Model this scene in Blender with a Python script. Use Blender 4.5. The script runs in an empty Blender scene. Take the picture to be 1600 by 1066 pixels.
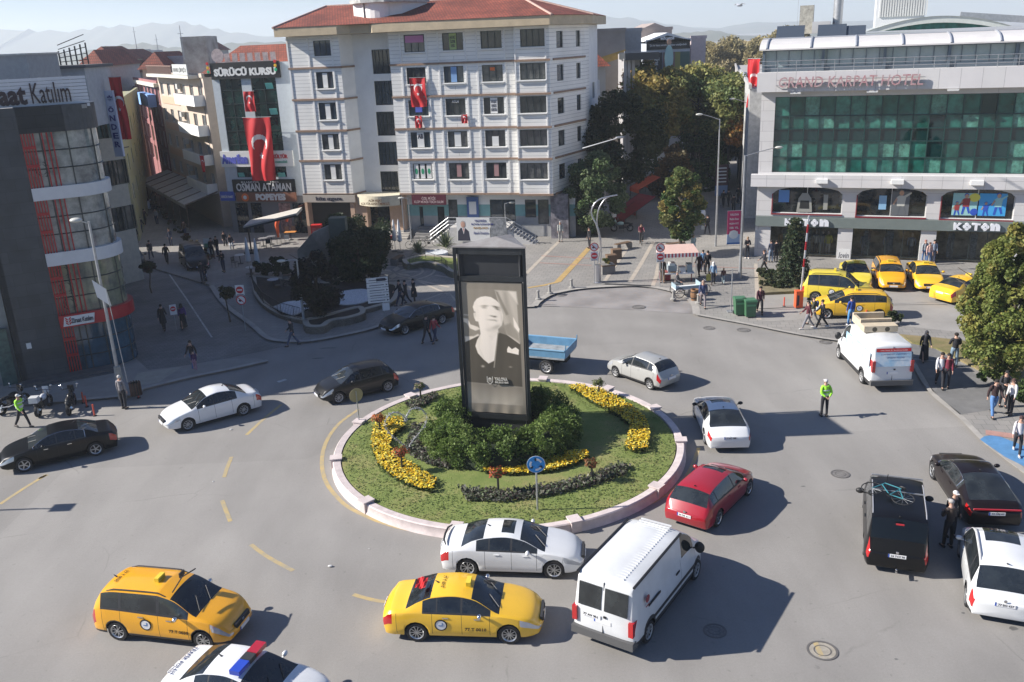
import bpy, bmesh, math, random
import numpy as np
from mathutils import Vector, Matrix
PI=math.pi; R=math.radians
rnd=random.Random(7)
sc=bpy.context.scene
COL=sc.collection
# ---------------------------------------------------------------- camera
CH=16.5; F_=1400.0; PITCH=0.3258106; ROLL=-0.0426248
_F=Vector((0,math.cos(PITCH),-math.sin(PITCH))); _R0=Vector((1,0,0)); _U0=_R0.cross(_F)
_c,_s=math.cos(ROLL),math.sin(ROLL)
_R=_c*_R0+_s*_U0; _U=-_s*_R0+_c*_U0
cam=bpy.data.cameras.new('camera'); camo=bpy.data.objects.new('camera',cam); COL.objects.link(camo)
cam.sensor_width=36; cam.lens=36*F_/1600; cam.clip_start=0.3; cam.clip_end=20000
m=Matrix.Identity(4)
for i in range(3): m[i][0]=_R[i]; m[i][1]=_U[i]; m[i][2]=-_F[i]
m[0][3]=0; m[1][3]=0; m[2][3]=CH
camo.matrix_world=m
sc.camera=camo
# ---------------------------------------------------------------- light
SUN_EL=R(32.5); SH=Vector((1,-0.01,0)).normalized()     # direction shadows fall
w=bpy.data.worlds.new('World'); sc.world=w; w.use_nodes=True
nt=w.node_tree; bg=nt.nodes['Background']
sky=nt.nodes.new('ShaderNodeTexSky'); sky.sky_type='NISHITA'; sky.sun_disc=False
sky.sun_elevation=SUN_EL; sky.sun_rotation=math.atan2(-SH.x,-SH.y)
sky.air_density=1.0; sky.dust_density=0.15; sky.ozone_density=2.2; sky.altitude=50
tn=nt.nodes.new('ShaderNodeMix'); tn.data_type='RGBA'; tn.blend_type='MULTIPLY'; tn.inputs[0].default_value=1; tn.inputs[7].default_value=(.76,.88,1.16,1)
nt.links.new(sky.outputs[0],tn.inputs[6]); nt.links.new(tn.outputs[2],bg.inputs[0]); bg.inputs[1].default_value=0.055
sl=bpy.data.lights.new('sun','SUN'); sl.energy=5.0; sl.angle=R(0.53); sl.color=(1,.945,.87)
so=bpy.data.objects.new('sun',sl); COL.objects.link(so)
sd=Vector((SH.x*math.cos(SUN_EL),SH.y*math.cos(SUN_EL),-math.sin(SUN_EL)))
so.rotation_euler=sd.to_track_quat('-Z','Y').to_euler()
sc.view_settings.view_transform='Standard'; sc.view_settings.look='None'
sc.view_settings.exposure=0.87; sc.view_settings.gamma=1
sc.cycles.max_bounces=6; sc.cycles.volume_bounces=1; sc.cycles.diffuse_bounces=3; sc.cycles.glossy_bounces=3
sc.cycles.use_denoising=True; sc.cycles.caustics_reflective=False; sc.cycles.caustics_refractive=False
# ---------------------------------------------------------------- picture measurements -> world
def at(px,py,z=0.0):
    d=_F+_R*((px-800)/F_)-_U*((py-533)/F_); t=(CH-z)/-d.z
    return Vector((d.x*t,d.y*t,z))
def ray(px,py,Y):
    d=_F+_R*((px-800)/F_)-_U*((py-533)/F_); t=Y/d.y
    return Vector((d.x*t,Y,CH+d.z*t))
class Plane:                       # vertical facade plane: s along, z up
    def __init__(s,O,ang): s.O=Vector((O[0],O[1],0)); s.a=R(ang); s.u=Vector((math.cos(s.a),math.sin(s.a),0)); s.n=Vector((-s.u.y,s.u.x,0))
    def __call__(s,px,py,off=0):
        d=_F+_R*((px-800)/F_)-_U*((py-533)/F_); O=s.O+s.n*off
        t=(O-Vector((0,0,CH))).dot(s.n)/d.dot(s.n); P=Vector((0,0,CH))+d*t
        return (P-O).dot(s.u),P.z
# ---------------------------------------------------------------- materials
MATS={}
def M(name,col,rough=.7,metal=0,var=.0,scale=3.0,bump=0.0,bscale=None,col2=None,coat=0,spec=.5,detail=4,bdist=.02):
    if name in MATS: return MATS[name]
    m=bpy.data.materials.new(name); m.use_nodes=True; n=m.node_tree.nodes; l=m.node_tree.links
    b=n['Principled BSDF']; c=(*col,1)
    b.inputs['Base Color'].default_value=c; b.inputs['Roughness'].default_value=rough; b.inputs['Metallic'].default_value=metal
    b.inputs['Specular IOR Level'].default_value=spec
    if coat: b.inputs['Coat Weight'].default_value=coat; b.inputs['Coat Roughness'].default_value=.04
    if var or bump:
        tc=n.new('ShaderNodeTexCoord')
    if var:
        no=n.new('ShaderNodeTexNoise'); no.inputs['Scale'].default_value=scale; no.inputs['Detail'].default_value=detail; no.inputs['Roughness'].default_value=.65
        l.new(tc.outputs['Object'],no.inputs['Vector'])
        mr=n.new('ShaderNodeMapRange'); mr.inputs[1].default_value=.3; mr.inputs[2].default_value=.7
        l.new(no.outputs['Fac'],mr.inputs[0])
        mx=n.new('ShaderNodeMix'); mx.data_type='RGBA'
        c2=(*col2,1) if col2 else tuple(min(1,max(0,v*(1-var*1.3))) for v in col)+(1,)
        c1=c if col2 else tuple(min(1,v*(1+var*.7)) for v in col)+(1,)
        mx.inputs[6].default_value=c1; mx.inputs[7].default_value=c2
        l.new(mr.outputs[0],mx.inputs[0]); l.new(mx.outputs[2],b.inputs['Base Color'])
    if bump:
        n2=n.new('ShaderNodeTexNoise'); n2.inputs['Scale'].default_value=bscale or scale*6; n2.inputs['Detail'].default_value=3
        l.new(tc.outputs['Object'],n2.inputs['Vector'])
        bp=n.new('ShaderNodeBump'); bp.inputs['Strength'].default_value=bump; bp.inputs['Distance'].default_value=bdist
        l.new(n2.outputs['Fac'],bp.inputs['Height']); l.new(bp.outputs[0],b.inputs['Normal'])
    MATS[name]=m; return m
def brickmat(name,c1,c2,cm,sx,sy,mortar=.01,rough=.8,rot=0,offset=.5,axis='XY',bump=.2,var=.15,vs=.6,sq=1):
    """blocks / tiles / panels in metres"""
    if name in MATS: return MATS[name]
    m=bpy.data.materials.new(name); m.use_nodes=True; n=m.node_tree.nodes; l=m.node_tree.links; b=n['Principled BSDF']
    tc=n.new('ShaderNodeTexCoord'); mp=n.new('ShaderNodeMapping'); mp.inputs['Rotation'].default_value=(0,0,rot)
    if axis=='XY': l.new(tc.outputs['Object'],mp.inputs[0])
    else:
        sp=n.new('ShaderNodeSeparateXYZ'); cb=n.new('ShaderNodeCombineXYZ'); l.new(tc.outputs['Object'],sp.inputs[0])
        ad=n.new('ShaderNodeMath'); ad.operation='ADD'; l.new(sp.outputs[0],ad.inputs[0]); l.new(sp.outputs[1],ad.inputs[1])
        l.new(ad.outputs[0],cb.inputs[0]); l.new(sp.outputs[2],cb.inputs[1]); l.new(cb.outputs[0],mp.inputs[0])
    br=n.new('ShaderNodeTexBrick'); br.offset=offset; br.squash=sq; br.inputs['Scale'].default_value=1
    br.inputs['Brick Width'].default_value=sx; br.inputs['Row Height'].default_value=sy; br.inputs['Mortar Size'].default_value=mortar
    br.inputs['Color1'].default_value=(*c1,1); br.inputs['Color2'].default_value=(*c2,1); br.inputs['Mortar'].default_value=(*cm,1)
    br.inputs['Bias'].default_value=0; br.inputs['Mortar Smooth'].default_value=.1
    l.new(mp.outputs[0],br.inputs['Vector'])
    no=n.new('ShaderNodeTexNoise'); no.inputs['Scale'].default_value=vs; no.inputs['Detail'].default_value=6; l.new(tc.outputs['Object'],no.inputs['Vector'])
    mr=n.new('ShaderNodeMapRange'); mr.inputs[1].default_value=.3; mr.inputs[2].default_value=.7; mr.inputs[3].default_value=1-var; mr.inputs[4].default_value=1+var
    l.new(no.outputs['Fac'],mr.inputs[0])
    mu=n.new('ShaderNodeVectorMath'); mu.operation='SCALE'; l.new(br.outputs['Color'],mu.inputs[0]); l.new(mr.outputs[0],mu.inputs['Scale'])
    l.new(mu.outputs[0],b.inputs['Base Color']); b.inputs['Roughness'].default_value=rough
    if bump:
        bp=n.new('ShaderNodeBump'); bp.invert=True; bp.inputs['Strength'].default_value=bump; bp.inputs['Distance'].default_value=.01
        l.new(br.outputs['Fac'],bp.inputs['Height']); l.new(bp.outputs[0],b.inputs['Normal'])
    MATS[name]=m; return m
def attrmat(name,attr='Col',rough=.7,trans=0,spec=.3):
    if name in MATS: return MATS[name]
    m=bpy.data.materials.new(name); m.use_nodes=True; n=m.node_tree.nodes; l=m.node_tree.links; b=n['Principled BSDF']
    a=n.new('ShaderNodeAttribute'); a.attribute_name=attr; l.new(a.outputs['Color'],b.inputs['Base Color'])
    b.inputs['Roughness'].default_value=rough; b.inputs['Specular IOR Level'].default_value=spec
    if trans:
        o=n['Material Output']; t=n.new('ShaderNodeBsdfTranslucent'); l.new(a.outputs['Color'],t.inputs[0])
        mx=n.new('ShaderNodeMixShader'); mx.inputs[0].default_value=trans; l.new(b.outputs[0],mx.inputs[1]); l.new(t.outputs[0],mx.inputs[2]); l.new(mx.outputs[0],o.inputs[0])
    MATS[name]=m; return m
WHITE=M('white_paint',(.8,.8,.78),.5,var=.06,scale=2)
BLACK=M('black_plastic',(.012,.012,.013),.5)
RUBBER=M('rubber',(.02,.02,.02),.85)
CHROME=M('chrome',(.7,.7,.7),.18,1)
STEEL=M('galvanised_steel',(.42,.43,.44),.45,.6,var=.15,scale=5)
DKMETAL=M('dark_metal',(.035,.037,.04),.45,.3)
GLASS=M('dark_glass',(.032,.038,.04),.04,0,spec=.8,var=.6,scale=1.6,col2=(.008,.01,.012))
GLASSG=M('green_glass',(.01,.07,.055),.06,0,spec=.9,var=.5,scale=.6)
RED=M('red_paint',(.55,.02,.02),.5,var=.1)
# ---------------------------------------------------------------- mesh builder
class MB:
    def __init__(s,T=None): s.v=[];s.f=[];s.mi=[];s.T=T or Matrix.Identity(4);s.k=0;s.col=None
    def add(s,vs,fs,k=None):
        b=len(s.v); T=s.T
        s.v+=[tuple(T@Vector(p)) for p in vs]; k=s.k if k is None else k
        for f in fs: s.f.append(tuple(i+b for i in f)); s.mi.append(k)
    def box(s,x0,x1,y0,y1,z0,z1,k=None,M4=None):
        vs=[(x,y,z) for z in(z0,z1) for y in(y0,y1) for x in(x0,x1)]
        if M4 is not None: vs=[tuple(M4@Vector(p)) for p in vs]
        s.add(vs,[(0,2,3,1),(4,5,7,6),(0,1,5,4),(2,6,7,3),(0,4,6,2),(1,3,7,5)],k)
    def bar(s,p,q,w,h=None,k=None,up=(0,0,1)):
        p=Vector(p);q=Vector(q);d=(q-p); L=d.length; d.normalize(); h=h or w; u=Vector(up)
        if abs(d.dot(u))>.98: u=Vector((0,1,0))
        a=d.cross(u).normalized(); b=a.cross(d)
        vs=[p+a*(w/2*i)+b*(h/2*j)+d*t for t in(0,L) for j in(-1,1) for i in(-1,1)]
        s.add(vs,[(0,2,3,1),(4,5,7,6),(0,1,5,4),(2,6,7,3),(0,4,6,2),(1,3,7,5)],k)
    def tube(s,pts,r,n=8,k=None,cap=True):
        pts=[Vector(p) for p in pts]; m_=len(pts); rs=r if isinstance(r,(list,tuple)) else [r]*m_
        vs=[];fs=[]; up=None
        for i,p in enumerate(pts):
            d=(pts[min(i+1,m_-1)]-pts[max(i-1,0)]).normalized()
            if up is None: up=Vector((0,0,1)) if abs(d.z)<.9 else Vector((1,0,0))
            a=d.cross(up).normalized(); b=d.cross(a).normalized(); up=-b if False else up
            for j in range(n):
                t=2*PI*j/n; vs.append(p+a*(math.cos(t)*rs[i])+b*(math.sin(t)*rs[i]))
        for i in range(m_-1):
            for j in range(n):
                j2=(j+1)%n; fs.append((i*n+j,i*n+j2,(i+1)*n+j2,(i+1)*n+j))
        if cap: fs.append(tuple(range(n))[::-1]); fs.append(tuple((m_-1)*n+j for j in range(n)))
        s.add(vs,fs,k)
    def cyl(s,c,r,z0,z1,n=16,k=None,r2=None): s.tube([(c[0],c[1],z0),(c[0],c[1],z1)],[r,r if r2 is None else r2],n,k)
    def lathe(s,prof,n=20,k=None,M4=None,closed=False):
        vs=[];fs=[]
        for (r,z) in prof:
            for j in range(n): t=2*PI*j/n; vs.append(Vector((r*math.cos(t),r*math.sin(t),z)))
        for i in range(len(prof)-1):
            for j in range(n): j2=(j+1)%n; fs.append((i*n+j,i*n+j2,(i+1)*n+j2,(i+1)*n+j))
        if M4 is not None: vs=[M4@p for p in vs]
        if prof[0][0]>1e-4 and not closed: fs.append(tuple(range(n))[::-1])
        if prof[-1][0]>1e-4 and not closed and not(prof[0][0]<1e-4 and len(prof)==2 and prof[0][1]==prof[1][1]): fs.append(tuple((len(prof)-1)*n+j for j in range(n)))
        s.add(vs,fs,k)
    def ell(s,c,r,n=12,m_=8,k=None):
        r=r if isinstance(r,(tuple,list)) else (r,r,r)
        vs=[];fs=[]
        for i in range(m_+1):
            a=-PI/2+PI*i/m_
            for j in range(n): t=2*PI*j/n; vs.append((c[0]+r[0]*math.cos(a)*math.cos(t),c[1]+r[1]*math.cos(a)*math.sin(t),c[2]+r[2]*math.sin(a)))
        for i in range(m_):
            for j in range(n): j2=(j+1)%n; fs.append((i*n+j,i*n+j2,(i+1)*n+j2,(i+1)*n+j))
        s.add(vs,fs,k)
    def prism(s,poly,z0,z1,k=None,bottom=True):
        n=len(poly); A=sum(poly[i][0]*poly[(i+1)%n][1]-poly[(i+1)%n][0]*poly[i][1] for i in range(n))
        if A<0: poly=list(poly)[::-1]
        vs=[(p[0],p[1],z0) for p in poly]+[(p[0],p[1],z1) for p in poly]
        fs=[tuple(range(n,2*n))]+[(i,(i+1)%n,(i+1)%n+n,i+n) for i in range(n)]
        if bottom: fs.append(tuple(range(n))[::-1])
        s.add(vs,fs,k)
    def poly(s,pts,k=None): s.add(pts,[tuple(range(len(pts)))],k)
    def sheet(s,poly,z,k=None):
        n=len(poly); A=sum(poly[i][0]*poly[(i+1)%n][1]-poly[(i+1)%n][0]*poly[i][1] for i in range(n))
        if A<0: poly=list(poly)[::-1]
        s.add([(p[0],p[1],z) for p in poly],[tuple(range(n))],k)
    def build(s,name,mats,parent=None,smooth=None,colors=None):
        me=bpy.data.meshes.new(name); me.from_pydata(s.v,[],s.f)
        if not isinstance(mats,(list,tuple)): mats=[mats]
        for m_ in mats: me.materials.append(m_)
        if len(mats)>1: me.polygons.foreach_set('material_index',s.mi)
        if colors is not None:
            a=me.color_attributes.new('Col','FLOAT_COLOR','POINT'); a.data.foreach_set('color',np.asarray(colors,dtype=np.float32).ravel())
        me.update()
        if smooth is not None:
            me.polygons.foreach_set('use_smooth',[True]*len(me.polygons)); me.set_sharp_from_angle(angle=R(smooth))
        o=bpy.data.objects.new(name,me); COL.objects.link(o)
        if parent: o.parent=parent
        return o
def tag(o,label=None,cat=None,group=None,kind=None):
    if label: o['label']=label
    if cat: o['category']=cat
    if group: o['group']=group
    if kind: o['kind']=kind
    return o
def thing(name,label,cat,loc=(0,0,0),rz=0,group=None):
    o=bpy.data.objects.new(name,None); COL.objects.link(o); o.location=loc; o.rotation_euler=(0,0,rz); o.empty_display_size=.3
    return tag(o,label,cat,group)
def kids(o): return KID.get(o.name,[]) if False else list(o.children)
def copy_tree(o,parent=None,mats=None):
    c=o.copy(); COL.objects.link(c)
    if parent: c.parent=parent
    for ch in o.children: copy_tree(ch,c)
    return c
DG=None
def text_mesh(body,size,ext=.02,align='CENTER',width=None,height=None,bold=0,shear=0):
    cu=bpy.data.curves.new('t','FONT'); cu.body=body; cu.size=size; cu.extrude=ext; cu.align_x=align; cu.offset=bold; cu.shear=shear
    cu.resolution_u=2
    o=bpy.data.objects.new('t',cu); COL.objects.link(o)
    bpy.context.view_layer.update(); dg=bpy.context.evaluated_depsgraph_get()
    me=bpy.data.meshes.new_from_object(o.evaluated_get(dg)); bpy.data.objects.remove(o); bpy.data.curves.remove(cu)
    n=len(me.vertices); co=np.empty(n*3); me.vertices.foreach_get('co',co); co=co.reshape(-1,3)
    if n:
        if width: w0=co[:,0].max()-co[:,0].min(); co[:,0]*=width/max(w0,1e-3)
        if height: h0=co[:,1].max()-co[:,1].min(); co[:,1]*=height/max(h0,1e-3); 
        co[:,1]-=(co[:,1].max()+co[:,1].min())/2
        me.vertices.foreach_set('co',co.ravel())
    return me
# text on a vertical face: local x along, z up, facing -y
def text(name,body,parent,x,y,z,size,mat,width=None,height=None,ext=.015,bold=0,rz=0,rx=PI/2,align='CENTER',shear=0,ry=0):
    me=text_mesh(body,size,ext,align,width,height,bold,shear); me.name=name; me.materials.clear(); me.materials.append(mat)
    o=bpy.data.objects.new(name,me); COL.objects.link(o); o.parent=parent; o.location=(x,y,z); o.rotation_euler=(rx,ry,rz)
    return o
WG=[]
# wall with rectangular openings in local facade coordinates (front at y=0, inside y>0)
def wall(mb,x0,x1,z0,z1,holes,depth=.2,k=0,y=0,kr=None):
    kr=k if kr is None else kr
    holes=[h for h in holes if h[1]>x0 and h[0]<x1 and h[3]>z0 and h[2]<z1]
    xs=sorted(set([x0,x1]+[min(max(v,x0),x1) for h in holes for v in h[:2]])); zs=sorted(set([z0,z1]+[min(max(v,z0),z1) for h in holes for v in h[2:4]]))
    for i in range(len(xs)-1):
        for j in range(len(zs)-1):
            cx=(xs[i]+xs[i+1])/2; cz=(zs[j]+zs[j+1])/2
            if xs[i+1]-xs[i]<1e-5 or zs[j+1]-zs[j]<1e-5: continue
            if any(h[0]<cx<h[1] and h[2]<cz<h[3] for h in holes): continue
            mb.add([(xs[i],y,zs[j]),(xs[i+1],y,zs[j]),(xs[i+1],y,zs[j+1]),(xs[i],y,zs[j+1])],[(0,1,2,3)],k)
    for a,b,c,d in [h[:4] for h in holes]:
        Y=y+depth
        mb.add([(a,y,c),(a,Y,c),(a,Y,d),(a,y,d)],[(0,1,2,3)],kr); mb.add([(b,y,c),(b,y,d),(b,Y,d),(b,Y,c)],[(0,1,2,3)],kr)
        mb.add([(a,y,c),(b,y,c),(b,Y,c),(a,Y,c)],[(0,1,2,3)],kr); mb.add([(a,y,d),(a,Y,d),(b,Y,d),(b,y,d)],[(0,1,2,3)],kr)
def window(parent,x0,x1,z0,z1,y,fm,gm,nx=1,nz=1,fw=.06,T=None,name='window',panes=None,xs=None):
    f=MB(T); f.box(x0,x0+fw,y-.03,y+.05,z0,z1); f.box(x1-fw,x1,y-.03,y+.05,z0,z1)
    f.box(x0+fw,x1-fw,y-.03,y+.05,z0,z0+fw); f.box(x0+fw,x1-fw,y-.03,y+.05,z1-fw,z1)
    for i in range(1,nx): x=x0+(x1-x0)*(xs[i-1] if xs else i/nx); f.box(x-fw/2,x+fw/2,y-.03,y+.05,z0+fw,z1-fw)
    for i in range(1,nz): z=z0+(z1-z0)*i/nz; f.box(x0+fw,x1-fw,y-.028,y+.048,z-fw/2,z+fw/2)
    o=f.build(name,fm,parent)
    if gm.name=='window_glass':
        if not WG: WG.extend([gm,M('window_glass_curtain',(.16,.16,.15),.12,spec=.8,var=.7,scale=1.7,col2=(.03,.035,.04)),M('window_glass_sky',(.05,.07,.09),.03,spec=1,var=.5,scale=.6)])
        gm=WG[(0,1,0,2,0,1,2)[int(abs(x0*7+z0*13))%7]]
    g=MB(T); g.add([(x0,y+.02,z0),(x1,y+.02,z0),(x1,y+.02,z1),(x0,y+.02,z1)],[(0,1,2,3)]); g.build('pane',gm,o)
    return o
# ================================================================ GROUND
asph=bpy.data.materials.new('asphalt'); asph.use_nodes=True
def _asph():
    n=asph.node_tree.nodes; l=asph.node_tree.links; b=n['Principled BSDF']; tc=n.new('ShaderNodeTexCoord')
    def noise(s,d=5,r=.6,st=None):
        x=n.new('ShaderNodeTexNoise'); x.inputs['Scale'].default_value=s; x.inputs['Detail'].default_value=d; x.inputs['Roughness'].default_value=r
        if st:
            mp=n.new('ShaderNodeMapping'); mp.inputs['Scale'].default_value=st; mp.inputs['Rotation'].default_value=(0,0,.5); l.new(tc.outputs['Object'],mp.inputs[0]); l.new(mp.outputs[0],x.inputs['Vector'])
        else: l.new(tc.outputs['Object'],x.inputs['Vector'])
        return x
    a=noise(.09,6,.62); c=noise(.5,6,.6,(1,.25,1)); d=noise(14,3,.7); e=noise(70,2,.7)
    def mr(src,lo,hi,a0=.3,a1=.7):
        x=n.new('ShaderNodeMapRange'); x.inputs[1].default_value=a0; x.inputs[2].default_value=a1; x.inputs[3].default_value=lo; x.inputs[4].default_value=hi; l.new(src.outputs['Fac'],x.inputs[0]); return x
    # tyre-polished lanes circling the island, and oblong resurfacing patches
    sb=n.new('ShaderNodeVectorMath'); sb.operation='DISTANCE'; sb.inputs[1].default_value=(-.33,34.6,0); l.new(tc.outputs['Object'],sb.inputs[0])
    wv=n.new('ShaderNodeMath'); wv.operation='MULTIPLY_ADD'; l.new(sb.outputs['Value'],wv.inputs[0]); wv.inputs[1].default_value=2.1; l.new(a.outputs['Fac'],wv.inputs[2])
    sn=n.new('ShaderNodeMath'); sn.operation='SINE'; l.new(wv.outputs[0],sn.inputs[0])
    lw=n.new('ShaderNodeMapRange'); lw.inputs[1].default_value=-1; lw.inputs[2].default_value=1; lw.inputs[3].default_value=.965; lw.inputs[4].default_value=1.025; l.new(sn.outputs[0],lw.inputs[0])
    pb=n.new('ShaderNodeTexVoronoi'); pb.inputs['Scale'].default_value=.075; pb.feature='F1'; pb.distance='CHEBYCHEV'; l.new(tc.outputs['Object'],pb.inputs['Vector'])
    bw=n.new('ShaderNodeSeparateColor'); l.new(pb.outputs['Color'],bw.inputs[0]); pm_=n.new('ShaderNodeMapRange'); pm_.inputs[3].default_value=.95; pm_.inputs[4].default_value=1.04; l.new(bw.outputs[0],pm_.inputs[0])
    sp_=noise(5,2,.5); spots=mr(sp_,1,.8,.68,.76)
    prod=None
    for q in (mr(a,.84,1.1),mr(c,.9,1.08),mr(d,.94,1.05),mr(e,.9,1.1),lw,pm_,spots):
        if prod is None: prod=q
        else:
            k=n.new('ShaderNodeMath'); k.operation='MULTIPLY'; l.new(prod.outputs[0],k.inputs[0]); l.new(q.outputs[0],k.inputs[1]); prod=k
    # tar cracks
    v=n.new('ShaderNodeTexVoronoi'); v.feature='DISTANCE_TO_EDGE'; v.inputs['Scale'].default_value=.16
    wn=noise(.8,4); vm=n.new('ShaderNodeMix'); vm.data_type='VECTOR'; vm.inputs[0].default_value=.25; l.new(tc.outputs['Object'],vm.inputs[4]); l.new(wn.outputs['Color'],vm.inputs[5])
    l.new(vm.outputs[1],v.inputs['Vector'])
    cr=n.new('ShaderNodeMapRange'); cr.inputs[1].default_value=0; cr.inputs[2].default_value=.004; cr.inputs[3].default_value=.8; cr.inputs[4].default_value=1; l.new(v.outputs['Distance'],cr.inputs[0])
    gate=mr(noise(.23,3),0,1,.52,.6); mxg=n.new('ShaderNodeMix'); mxg.inputs[2].default_value=1; l.new(gate.outputs[0],mxg.inputs[0]); l.new(cr.outputs[0],mxg.inputs[3])
    k=n.new('ShaderNodeMath'); k.operation='MULTIPLY'; l.new(prod.outputs[0],k.inputs[0]); l.new(mxg.outputs[0],k.inputs[1])
    sc_=n.new('ShaderNodeVectorMath'); sc_.operation='SCALE'; sc_.inputs[0].default_value=(.275,.262,.245); l.new(k.outputs[0],sc_.inputs['Scale'])
    l.new(sc_.outputs[0],b.inputs['Base Color']); b.inputs['Roughness'].default_value=.82; b.inputs['Specular IOR Level'].default_value=.3
    bp=n.new('ShaderNodeBump'); bp.inputs['Strength'].default_value=.25; bp.inputs['Distance'].default_value=.01; l.new(e.outputs['Fac'],bp.inputs['Height']); l.new(bp.outputs[0],b.inputs['Normal'])
_asph()
g=MB(); g.sheet([(-3500,-49),(3500,-49),(3500,4100),(-3500,4100)],0); tag(g.build('ground',asph),kind='structure')
def P2(pts,z=.12): return [tuple(at(x,y,z))[:2] for x,y in pts]
def strip(mb,pts,wd,z,closed=False,k=None):
    pts=[Vector(p[:2]) for p in pts]; n=len(pts); L=[];Rr=[]
    for i in range(n):
        a=pts[(i-1)%n] if closed or i>0 else pts[i]; b=pts[(i+1)%n] if closed or i<n-1 else pts[i]
        d=(b-a).normalized(); q=Vector((-d.y,d.x)); L.append(pts[i]+q*wd/2); Rr.append(pts[i]-q*wd/2)
    vs=[(p.x,p.y,z) for p in L]+[(p.x,p.y,z) for p in Rr]
    fs=[(n+i,n+(i+1)%n,(i+1)%n,i) for i in range(n if closed else n-1)]
    mb.add(vs,fs,k)
def smoothline(pts,n=6):
    pts=[Vector(p) for p in pts]; out=[]
    for i in range(len(pts)-1):
        p0=pts[max(i-1,0)];p1=pts[i];p2=pts[i+1];p3=pts[min(i+2,len(pts)-1)]
        for j in range(n):
            t=j/n; out.append(.5*((2*p1)+(-p0+p2)*t+(2*p0-5*p1+4*p2-p3)*t*t+(-p0+3*p1-3*p2+p3)*t**3))
    out.append(pts[-1]); return out
PZ=.12
pav=brickmat('paving_grey',(.27,.255,.235),(.235,.225,.21),(.15,.145,.135),.5,.5,.012,rot=.2,var=.14,vs=.25)
pavd=brickmat('paving_street',(.21,.205,.195),(.17,.165,.16),(.11,.108,.10),.4,.2,.012,rot=-.6,var=.2,vs=.5)
kerbm=M('kerb_stone',(.36,.34,.31),.8,var=.15,scale=1.5,bump=.2)
cream=M('pale_paving_line',(.42,.37,.31),.8,var=.12,scale=2)
conc=M('pale_concrete',(.29,.275,.25),.85,var=.14,scale=.7,bump=.15,bscale=30)
tact=M('yellow_tactile',(.44,.3,.12),.8,var=.15,scale=3)
pinkl=M('pink_paving_line',(.42,.24,.2),.8,var=.15,scale=3)
yel=M('worn_yellow_line',(.5,.36,.13),.8,var=0.3,scale=2.5,col2=(.3,.27,.21),detail=8)
whl=M('worn_white_line',(.5,.5,.48),.8,var=.3,scale=2)
# pavements
kA=[(-90,640),(0,633),(112,625),(206,616),(223,607),(262,597),(300,588),(360,576),(418,563)]
pa=MB(); pa.prism(P2(kA+[(400,560),(349,561),(285,572),(232,578),(190,540),(-90,560)]),-.02,PZ); tag(pa.build('pavement',conc),kind='structure')
kb=MB(); strip(kb,[p for p in smoothline([at(x,y,PZ) for x,y in kA],4)],.3,PZ+.004)
kP=[(330,446),(352,476),(392,506),(414,525),(431,531),(465,533),(499,530),(568,516),(610,503),(660,490),(720,483),(780,480),(835,478)]
arc=[(835,478),(842,470),(862,459),(900,451),(950,447),(1000,446),(1045,453),(1074,465),(1086,478),(1088,491)]
kR=[(1088,491),(1120,497),(1174,507),(1250,522),(1330,534),(1395,540),(1422,560),(1455,612),(1500,650),(1540,690),(1600,735),(1750,850)]
plz=P2(kP+arc[1:]+kR[1:])+[(60,20),(70,120),(60,230),(18,230),(16,110),(-60,110),(-45,85),(-32,74)]
pa=MB(); pa.prism(plz,-.02,PZ); tag(pa.build('plaza_pavement',pav),kind='structure')
strip(kb,smoothline([at(x,y,PZ) for x,y in kP],4),.35,PZ+.004); strip(kb,smoothline([at(x,y,PZ) for x,y in arc],4),.45,PZ+.008); strip(kb,smoothline([at(x,y,PZ) for x,y in kR],4),.25,PZ+.004)
tag(kb.build('kerb',kerbm),kind='structure')
st=MB(); st.sheet(P2([(245,599),(300,578),(349,561),(400,551),(452,540),(431,531),(414,525),(392,506),(352,476),(330,446)],.01)+[(-45,85),(-56,125),(-80,190),(-95,190),(-68,120),(-24,52),(-22,49)],.012)
tag(st.build('street_paving',pavd),kind='structure')
ap=MB(); ap.sheet(P2(arc[:-1]+[(1088,491),(1000,485),(920,481)],.01),.01)
cob=brickmat('cobble_apron',(.36,.31,.28),(.31,.31,.32),(.18,.17,.16),.14,.1,.018,rot=.2,var=.25,vs=.5,bump=.4); tag(ap.build('cobbled_apron',cob),kind='structure')
ln=MB(); z=PZ+.008
def pl(pts,wd,z=z): strip(ln,[at(x,y,PZ) for x,y in pts],wd,z)
pl([(822,428),(848,402),(873,378)],.3); pl([(944,441),(965,410),(987,378)],.28); pl([(984,441),(1003,410),(1021,378)],.3); pl([(1020,447),(1026,430),(1029,412)],.28)
pl([(640,478),(700,455),(712,470)],.2); pl([(655,440),(700,460)],.2); pl([(1183,462),(1186,500)],.3); pl([(1181,412),(1183,462)],.25)
tag(ln.build('paving_lines',cream),kind='structure')
ln=MB(); pl([(825,450),(850,446),(871,441)],.3,PZ+.012); pl([(871,441),(898,412),(921,387)],.45,PZ+.012); tag(ln.build('tactile_line',tact),kind='structure')
ln=MB(); pl([(846,400),(922,404)],.14,PZ+.016); pl([(843,411),(924,415)],.14,PZ+.016); pl([(1060,415),(1180,420)],.12,PZ+.016); pl([(1540,676),(1600,684)],.5,PZ+.016); tag(ln.build('pink_paving_line',pinkl),kind='structure')
ln=MB()
for k in range(3): strip(ln,[Vector(tuple(at(690,402+1,PZ))[:2]) if False else at(a,b,PZ) for a,b in ((560+60*k,432-k),(650+52*k,455-6*k))],.25,PZ+.006)
tag(ln.build('plaza_band',cream),kind='structure')
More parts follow.
